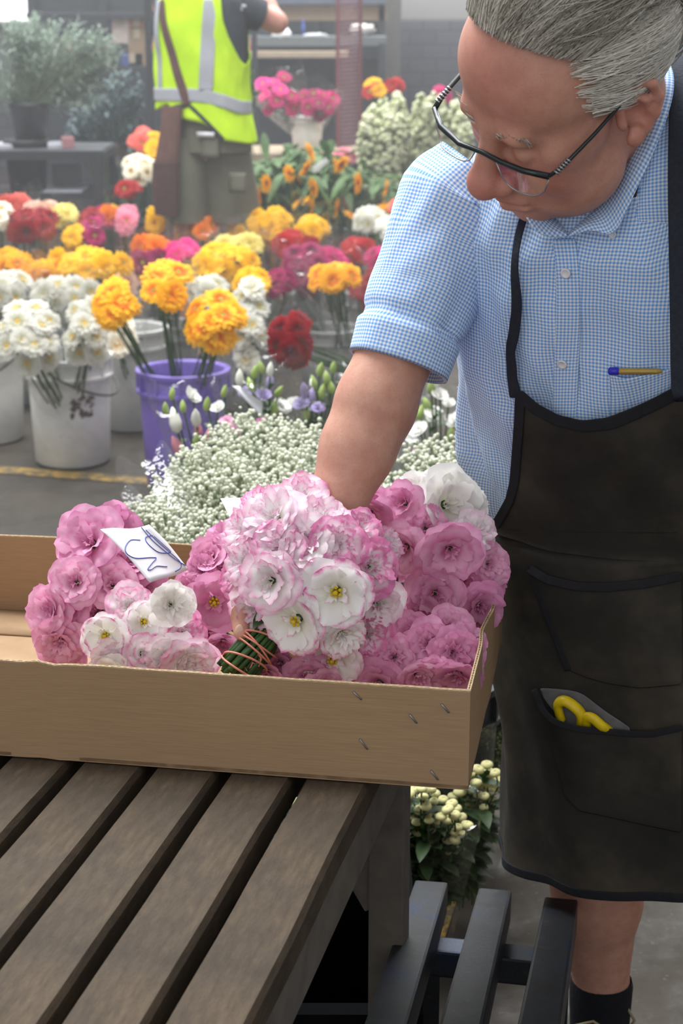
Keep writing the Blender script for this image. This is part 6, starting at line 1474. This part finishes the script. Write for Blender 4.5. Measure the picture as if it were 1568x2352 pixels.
for (x, y_, w_, h_, rgb, lb) in ((12, 322, 32, 9, (206, 208, 216), 'white folded papers on the black table at the left photo edge'), (128, 326, 36, 10, (196, 198, 208), 'white papers on the black table right of the shrub\'s pot'), (155, 318, 24, 22, (170, 120, 124), 'small dull pink package on the right of the black table')):
    p = P(x, y_, 9.2); w2 = w_ / 2 / F_PX * 9.1; t = empty('papers' if 'paper' in lb else 'package', (p.x, 9.2, TZ + .001), lb, 'paper' if 'paper' in lb else 'package'); m = MB(); m.obox((p.x, 9.2, TZ + .002 + h_ / 2 / F_PX * 9), (w2, .02, 0), (-.02, .10, 0), (0, 0, h_ / 2 / F_PX * 9), 0, .002); m.build('stack', M('m_' + lb[:9] + str(x), rgb, .8, .12, 20), t, smooth=False)
pc_ = P(72, 330, 9.25); pot = empty('potted_shrub', (pc_.x, 9.25, TZ + .001), 'big grey green feathery shrub in a black pot on the black table', 'plant')
m = MB(); m.lathe((pc_.x, 9.25, TZ + .001), [(0, 0), (.078, 0), (.098, .20), (.106, .205), (.106, .23), (.094, .23), (.088, .19), (0, .19)], 28); m.build('pot', BLACKB, pot)
GREYLEAF = M('grey_green_leaf', (176, 190, 176), .6, .3, 6, rgb2=(122, 140, 126), trans=.3); OLIVE = M('dusty_olive_leaf', (160, 156, 128), .6, .3, 6, rgb2=(116, 124, 100), trans=.2); BLUEL = M('blue_green_leaf', (112, 130, 134), .6, .35, 5, rgb2=(66, 84, 88), trans=.15)
def shrub(parent, base, blobs, D, n, mat, L0, seed, wd=.006):
    R = random.Random(seed); lf = MB(); st = MB(); 
    for (cx, cy, rx, ry) in blobs:
        c = P(cx, cy, D); sc_ = depthZ(c) / F_PX
        for k_ in range(n):
            d = Vector((R.gauss(0, 1), R.gauss(0, 1), R.gauss(0, 1))).normalized() * R.random() ** .4; tip = c + Vector((d.x * rx * sc_, d.y * rx * sc_ * .8, d.z * ry * sc_)); out = (tip - Vector(base)).normalized(); a = tip - out * L0 * 1.6
            if k_ % 2 == 0: st.tube([base + (a - base) * .15, base.lerp(a, .6) + Vector((R.gauss(0, .02), 0, .02)), a, tip], [.004, .0025, .0018, .001], 4, cap=False)
            for q in range(7):
                p = a.lerp(tip, q / 6); e = (out + Vector((R.gauss(0, .8), R.gauss(0, .8), R.gauss(0, .6)))).normalized(); leaf(lf, p, e, L0 * R.uniform(.5, 1.1), wd, .25)
    st.build('branches', FSTEM, parent); o = lf.build('foliage', mat, parent); return o
shrub(pot, Vector((pc_.x, 9.25, TZ + .19)), [(60, 120, 100, 85), (150, 130, 100, 85), (100, 75, 110, 50), (215, 150, 65, 75), (20, 190, 70, 70), (170, 215, 75, 55), (235, 110, 50, 60), (50, 70, 60, 40)], 9.25, 72, GREYLEAF, .055, 3, .0055)
sp = P(270, 330, 9.8); sp.z = 0; t = empty('foliage_bunch', sp, 'blue green leafy foliage bunch in the shade behind the black table', 'plant'); shrub(t, Vector((sp.x, 9.8, .30)), [(220, 260, 60, 50), (290, 220, 50, 60), (270, 300, 50, 40), (200, 300, 60, 36)], 9.8, 42, BLUEL, .06, 8, .013)
bucket((sp.x, 9.83), BLACKB, 'black bucket under the blue green foliage bunch', handle=False)
gp = P(572, 210, 9.6); gp.z = 0; t = empty('foliage_bunch', gp, 'bright green leafy sprig right of the vest worker', 'plant'); shrub(t, Vector((gp.x, 9.6, .30)), [(570, 200, 16, 30)], 9.6, 16, SLEAF, .06, 9, .012); bucket((gp.x, 9.63), GREYB, 'grey bucket under the bright green sprig', handle=False)
# storage rack with boxes behind the shrub
st_ = thing_at('storage_rack', 200, 300, 11.2, 'dark storage rack with cartons behind the grey green shrub', 'rack')
for y in (152, 30): rbox('shelf_board', 60, y, 372, y + 12, 11.2, .5, DKM, st_)
for x in (60, 360): leg_to_floor('upright', x, x + 12, -100, 11.2, .06, DKM, st_); leg_to_floor('upright', x, x + 12, -100, 11.64, .06, DKM, st_)
for (x0, y0, x1, y1, rgb, nm, lb) in ((258, 34, 296, 100, (196, 180, 172), 'box', 'speckled cream carton on the storage rack behind the shrub'), (296, 66, 332, 124, (150, 128, 102), 'box', 'brown carton on the storage rack left of the grey post'), (278, 122, 328, 150, (74, 88, 140), 'crate', 'dark blue crate low on the storage rack left of the grey post'), (343, 100, 370, 152, (210, 214, 220), 'box', 'white carton at the right end of the storage rack, by the worker'), (340, 36, 360, 60, (214, 110, 62), 'box', 'small orange carton on the storage rack beside the worker'), (296, 38, 330, 64, (170, 120, 96), 'box', 'small red brown carton standing on the brown carton of the rack'), (200, 100, 255, 150, (120, 108, 96), 'box', 'taupe carton on the storage rack above the shrub'), (120, 90, 190, 150, (104, 92, 84), 'box', 'dark taupe carton on the storage rack left of the other cartons')):
    y1b = 151.5 if nm == 'crate' or y1 > 100 else y1
    t = thing_at(nm, (x0 + x1) / 2, y1, 11.25, lb, nm, floor_=False); rbox('carton_body', x0, y0, x1, y1 if y1 < 122 else 151.5, 11.25, .3, M('m_' + str(x0) + str(y0), rgb, .8, .2, 12), t)
    m = MB(); a, b = P(x0, y0, 11.25), P(x1, y0, 11.25); m.box(((a.x + b.x) / 2 - .02, 11.245, a.z - .06), ((a.x + b.x) / 2 + .02, 11.25, a.z)); m.build('tape', M('carton_tape', (170, 156, 132), .5, .1, 20), t, smooth=False)
# bright side windows at the far left, hall door at the far right
WIN = NT('daylit_window'); em = WIN.n('ShaderNodeEmission'); em.inputs[0].default_value = (1, 1, 1, 1); em.inputs[1].default_value = 2.2; WIN.l(em.outputs[0], WIN.out.inputs[0])
wf = rbox('window_1', -60, -60, 78, 55, 12.9, .08, M('window_frame_white', (190, 190, 190), .6, .1, 20)); wf['kind'] = 'structure'
for q in range(3):
    o = rbox('pane', -50 + q * 44, -52, -14 + q * 44, 48, 12.88, .02, WIN.m, None); o.parent = wf
wf2 = rbox('window_2', 1480, -80, 1640, 75, 12.9, .08, M('window_frame_pale', (170, 176, 196), .6, .1, 20)); wf2['kind'] = 'structure'
o = rbox('pane', 1520, -70, 1552, 70, 12.88, .02, WIN.m, None); o.parent = wf2
o = rbox('blue_panel', 1553, -70, 1630, 72, 12.88, .02, M('blue_panel_paint', (92, 120, 190), .6, .2, 4), None); o.parent = wf2

# ------------------------------------------------------------------ worker in the yellow vest, seen from behind
WD = 7.5
wb_ = Body(); ws = lambda px, py, dd=0.0: np.array(P(px, py, WD + dd))
YW = math.radians(-22); WE1 = Vector((math.cos(YW), math.sin(YW), 0)); WF = Vector((math.sin(YW), -math.cos(YW), 0))      # WF: towards us (his back)
WR = [(474, 330, .190, .130), (470, 260, .180, .125), (466, 200, .182, .125), (463, 120, .190, .125), (460, 50, .198, .12), (458, 0, .195, .105), (455, -30, .14, .09), (455, -48, .075, .07)]
WZ = [ws(a, b)[2] for a, b, _, _ in WR]; WX = [ws(a, b)[0] for a, b, _, _ in WR]
def wtorso(z, phi, off=0.0):
    o = np.argsort(WZ); zz = [WZ[i] for i in o]; x = np.interp(z, zz, [WX[i] for i in o]); a = np.interp(z, zz, [WR[i][2] for i in o]); b = np.interp(z, zz, [WR[i][3] for i in o])
    s_, k_ = math.sin(phi), math.cos(phi); return Vector((x, WD, z)) + WE1 * (a + off) * math.copysign(abs(s_) ** .85, s_) + WF * (b + off) * math.copysign(abs(k_) ** .85, k_)
for z in np.linspace(WZ[0], WZ[5], 7): wb_.ell(wtorso(z, 0) * .5 + wtorso(z, math.pi) * .5, [.165, .10, .12], np.stack([np.array(WE1), np.array(WF), nv(0, 0, 1)], 1), .04)
wb_.cone(ws(455, -20), ws(452, -85), .06, .056, .03); wb_.ell(ws(450, -135), [.076, .10, .115], None, .03); wb_.ell(ws(450, -112, -.0) + nv(0, .05, 0), [.06, .07, .08], None, .03); wb_.ell(ws(450, -120) + nv(0, .115, 0), [.014, .02, .018], None, .01)
for sx_ in (-1, 1): wb_.ell(ws(450, -125) + nv(sx_ * .08, .01, 0), [.012, .022, .032], None, .01)
RS, RE, RW = ws(548, 15), ws(636, 52, .06), ws(575, -42, .22)
wb_.cone(ws(470, 10), RS, .07, .062, .03); wb_.cone(RS, RE, .054, .046, .02); wb_.cone(RE, RE * .6 + RW * .4, .042, .042, .015); wb_.cone(RE * .6 + RW * .4, RW, .042, .028, .02)
hv = (RW - RE) / np.linalg.norm(RW - RE); wb_.cone(RW, RW + hv * .07, .026, .03, .012)
for q in range(4): p0 = RW + hv * .08 + nv(.006, 0, .016) * (q - 1.5); wb_.chain([p0, p0 + hv * .04, p0 + hv * .06 + nv(-.01, .03, 0)], [.010, .0095, .0085], .004)
wb_.chain([RW + hv * .03, RW + hv * .05 + nv(0, -.03, .02), RW + hv * .075 + nv(0, -.035, .03)], [.013, .011, .009], .006)
LS, LE, LW = ws(384, 20, .05), ws(374, 110, .16), ws(410, 50, .32)
wb_.cone(ws(440, 10), LS, .07, .06, .03); wb_.cone(LS, LE, .054, .044, .02); wb_.cone(LE, LW, .042, .028, .02); hv2 = (LW - LE) / np.linalg.norm(LW - LE); wb_.cone(LW, LW + hv2 * .08, .027, .03, .012)
for q in range(4): p0 = LW + hv2 * .08 + nv(0, .004, .017) * (q - 1.5); wb_.chain([p0, p0 + hv2 * .045, p0 + hv2 * .06 + nv(.02, 0, 0)], [.010, .0095, .0085], .004)
hipL, hipR = ws(430, 330), ws(510, 330)
for hp, kn, an in ((hipL, ws(425, 470), ws(428, 650)), (hipR, ws(532, 470, .04), ws(540, 655, .06))):
    an = nv(an[0], an[1], .09); wb_.cone(hp, kn, .095, .062, .03); wb_.cone(kn, kn * .6 + an * .4, .056, .056, .02); wb_.cone(kn * .6 + an * .4, an, .056, .036, .02); wb_.cone(an, an + nv(0, 0, -.05), .036, .034, .02); wb_.cone(an + nv(0, 0, -.05), an + nv(.02, .14, -.055), .036, .03, .02)
vv_, ff_ = wb_.mesh(.0065); wbase = ws(470, 660); wbase[2] = 0
worker = mesh_obj('person', vv_, ff_, SKIN, None, wbase, attrs={'red': np.full(len(vv_), .25)})
tag(worker, 'person in a yellow safety vest and olive shorts seen from behind, one arm raised', 'person')
HIVIS = NT('fluorescent_yellow_fabric'); HIVIS.base(HIVIS.ramp(HIVIS.noise(HIVIS.coords(), 9, 3), [(.3, srgb(184, 228, 16)), (.7, srgb(202, 242, 34))])); HIVIS.rough(.8, .2); HIVIS = HIVIS.m
TEE = M('charcoal_shirt', (62, 66, 72), .9, .2, 20); BAND = M('silver_reflective_band', (172, 176, 182), .5, .1, 40, spec=.5); OLIVES = M('olive_grey_shorts', (116, 114, 98), .9, .2, 10, bump=.2); LEATH = M('brown_leather', (104, 74, 66), .6, .3, 20, bump=.2); BLKB = M('black_belt', (52, 52, 54), .7, .2, 20)
wf_ = lambda z, p: .006 * noise.noise(Vector((p * 2, z * 6, 3))) + .004 * noise.noise(Vector((p * 5, z * 9, 8)))
m = MB(); m.grid([[wtorso(z, p, .006 + wf_(z, p)) for p in np.radians(np.arange(-180, 181, 6))] for z in np.linspace(WZ[0] + .06, WZ[-1], 26)])
tee = m.build('shirt', TEE, worker)
def wsleeve(a, b, c, r):
    m = MB(); m.tube([Vector(a), Vector(b), Vector(c)], r, 20, cap=False); m.build('sleeve', TEE, tee)
wsleeve(ws(490, 5), RS, RS * .42 + RE * .58, [.085, .078, .068]); wsleeve(ws(430, 5), LS, LS * .4 + LE * .6, [.075, .066, .060])
for q, (x, y) in enumerate(((542, 14), (552, 22), (560, 14), (548, 28))):
    p = P(x, y, WD - .088); m = MB(); m.obox(p, (.009, 0, .003 * (q % 2)), (0, .002, 0), (-.002, 0, .006)); m.build('sleeve_print', M('white_print', (206, 208, 212), .8, .1, 10), tee)
# vest: back panel with arm holes; rows follow the hem seen in the photo
def hem_z(phi):     # phi=0 back centre, negative to the left
    y = interp(math.degrees(phi), [-180, -90, -50, -22, -12, 8, 18, 38, 80, 180], [255, 250, 252, 236, 266, 274, 280, 316, 326, 322]); return ws(460, y)[2]
rows = []
phs = np.radians(np.arange(-176, 177, 4))
for i in range(34):
    t = i / 33; row = []
    for p in phs:
        d = abs(math.degrees(p)); zt_ = WZ[5] + .02 if d < 40 or d > 134 else lerp(WZ[5] + .02, ws(460, 150)[2], max(0, 1 - abs(d - 87) / 47) ** .40)
        z = lerp(hem_z(p), zt_, t); row.append(wtorso(z, p, .020 + wf_(z, p) * 1.6 + .014 * (1 - t) ** 2))
    rows.append(row)
m = MB(); m.grid(rows); vest = solidify(m.build('safety_vest', HIVIS, worker), .003)
def vband(pp, wd, name='reflective_band', mat=BAND, parent=vest, th=.003):
    """pp: list of (phi_deg, photo y)"""
    pts = []
    for d, y in pp:
        p = math.radians(d); z = ws(460, y)[2]; hz = hem_z(p); q = wtorso(z, p, .0245 + wf_(z, p) * 1.6 + .014 * max(0, 1 - (z - hz) / (WZ[5] + .02 - hz)) ** 2); n_ = (q - wtorso(z, p, -.05)).normalized(); pts.append((q, n_))
    return ribbon(pts, wd, name, mat, parent, th)
hy = lambda d: interp(d, [-100, -40, 0, 18, 50, 70, 110], [215, 216, 214, 216, 232, 243, 246])
vband([(d, hy(d)) for d in range(-110, 111, 8)], .055)
vband([(-38, y) for y in np.linspace(0, 205, 14)], .045); vband([(lerp(27, 20, t), lerp(-2, 205, t)) for t in np.linspace(0, 1, 14)], .062)
vband([(lerp(-31, 1, t), lerp(-2, 236, t)) for t in np.linspace(0, 1, 16)], .045, 'shoulder_strap', LEATH, worker, .006)
vband([(lerp(1, 38, t), lerp(236, 314, t)) for t in np.linspace(0, 1, 8)], .016, 'belt_strap', BLKB, worker, .004); vband([(lerp(1, -34, t), lerp(236, 256, t)) for t in np.linspace(0, 1, 6)], .022, 'belt_strap', BLKB, worker, .004)
m = MB(); m.grid([[wtorso(z, p, .010 + wf_(z, p)) for p in np.radians(np.arange(-180, 181, 6))] for z in np.linspace(ws(460, 345)[2], ws(460, 262)[2], 12)])
for hp, kn, e in ((hipL, ws(425, 470), .0), (hipR, ws(532, 470, .04), .01)):
    a = Vector(hp) + Vector((0, 0, .03)); b = Vector(kn) + Vector((0, 0, -.02)); pts = [a, a.lerp(b, .35), a.lerp(b, .7), b, b - Vector((0, 0, .05))]; rows = []
    for i, p in enumerate(pts):
        r = [.115, .122, .122, .118, .116][i]; rows.append([p + WE1 * r * math.cos(q) * (1 + .05 * math.sin(q * 5 + i)) + WF * r * 1.05 * math.sin(q) for q in np.linspace(0, 2 * math.pi, 25)])
    m.grid(rows)
m.build('shorts', OLIVES, worker)
for (x, y, w_, h_) in ((480, 340, 46, 44), (545, 420, 40, 44)):
    p = P(x, y, WD - .165); m = MB(); sc_ = 7.6 / F_PX; m.grid([[p + WE1 * (u * w_ * sc_ / 2) + Vector((0, .012 * u * u, -v * h_ * sc_ / 2)) for u in np.linspace(-1, 1, 5)] for v in np.linspace(-1, 1, 5)]); solidify(m.build('shorts_pocket', OLIVES, worker), .008)
m = MB(); p = P(472, 309, WD - .172); m.obox(p, WE1 * .040, WF * .002, (0, 0, .010)); m.build('white_tag', PAPER, worker)
hol = [(ws(395, 245, -.14), .050), (ws(392, 290, -.15), .048), (ws(386, 340, -.155), .052), (ws(381, 375, -.16), .056), (ws(380, 430, -.165), .058), (ws(383, 492, -.165), .050)]
m = MB(); rows = []
for i, (p, r) in enumerate(hol): rows.append([Vector(p) + WE1 * r * math.cos(q) + WF * r * .45 * math.sin(q) for q in np.linspace(0, 2 * math.pi, 17)])
m.grid(rows); m.add([q for q in rows[-1][:16]], [tuple(range(16))]); m.add([q for q in rows[0][:16]], [tuple(range(16))]); hs_ = m.build('tool_holster', LEATH, worker)
m = MB(); rows = [[Vector(p) + WE1 * (r + .006) * math.cos(q) + WF * (r * .45 + .008) * math.sin(q) for q in np.linspace(0, 2 * math.pi, 17)] for p, r in ((ws(381, 374, -.16), .056), (ws(380.5, 400, -.162), .057), (ws(380, 430, -.165), .058), (ws(383, 494, -.165), .050))]; m.grid(rows); m.build('outer_pouch', M('dark_brown_leather', (84, 60, 56), .6, .3, 20), hs_)
m = MB(); rows = []
hp_ = ws(450, -138)
for i in range(10):
    a = i / 9 * 1.9; rows.append([Vector(hp_) + Vector((.083 * math.sin(a) * math.cos(q), .107 * math.sin(a) * math.sin(q), .122 * math.cos(a))) for q in np.linspace(0, 2 * math.pi, 21)])
m.grid(rows); m.build('hair', M('short_brown_hair', (84, 70, 58), .7, .35, 120, bump=.5), worker)
for an in (ws(428, 650), ws(540, 655, .06)):
    m = MB(); rows = []
    for t, wd, ht in ((-.10, .02, .05), (-.08, .04, .10), (-.02, .047, .11), (.05, .047, .085), (.12, .05, .06), (.18, .035, .04), (.20, .01, .02)):
        c = Vector((an[0] + .02 * t, an[1] + t + .02, 0)); rows.append([c + Vector((wd * x, 0, .003 + ht * z_)) for x, z_ in ((0, 0), (-.9, 0), (-1, .3), (-.6, .92), (0, 1), (.6, .92), (1, .3), (.9, 0), (0, 0))])
    m.grid(rows); m.build('boot', M('black_boot', (48, 46, 46), .6, .2, 30), worker)
# ------------------------------------------------------------------ thin scattering volume added to imitate the veil of lens glare
hz = MB(); hz.box((-8.5, 2.9, 0.02), (8.5, 12.0, 4.4)); ho = hz.build('glare_veil', None, smooth=False); ho['kind'] = 'stuff'; ho['label'] = 'thin pale scattering volume added to imitate lens glare'; ho['category'] = 'glare_veil'
hm = bpy.data.materials.new('glare_veil_volume'); hm.use_nodes = True; hn = hm.node_tree; hn.nodes.clear(); ho_ = hn.nodes.new('ShaderNodeOutputMaterial'); hv_ = hn.nodes.new('ShaderNodeVolumeScatter'); hv_.inputs['Color'].default_value = (.93, .96, 1, 1); hv_.inputs['Density'].default_value = .0145; hv_.inputs['Anisotropy'].default_value = .2
hn.links.new(hv_.outputs[0], ho_.inputs['Volume']); ho.data.materials.append(hm)
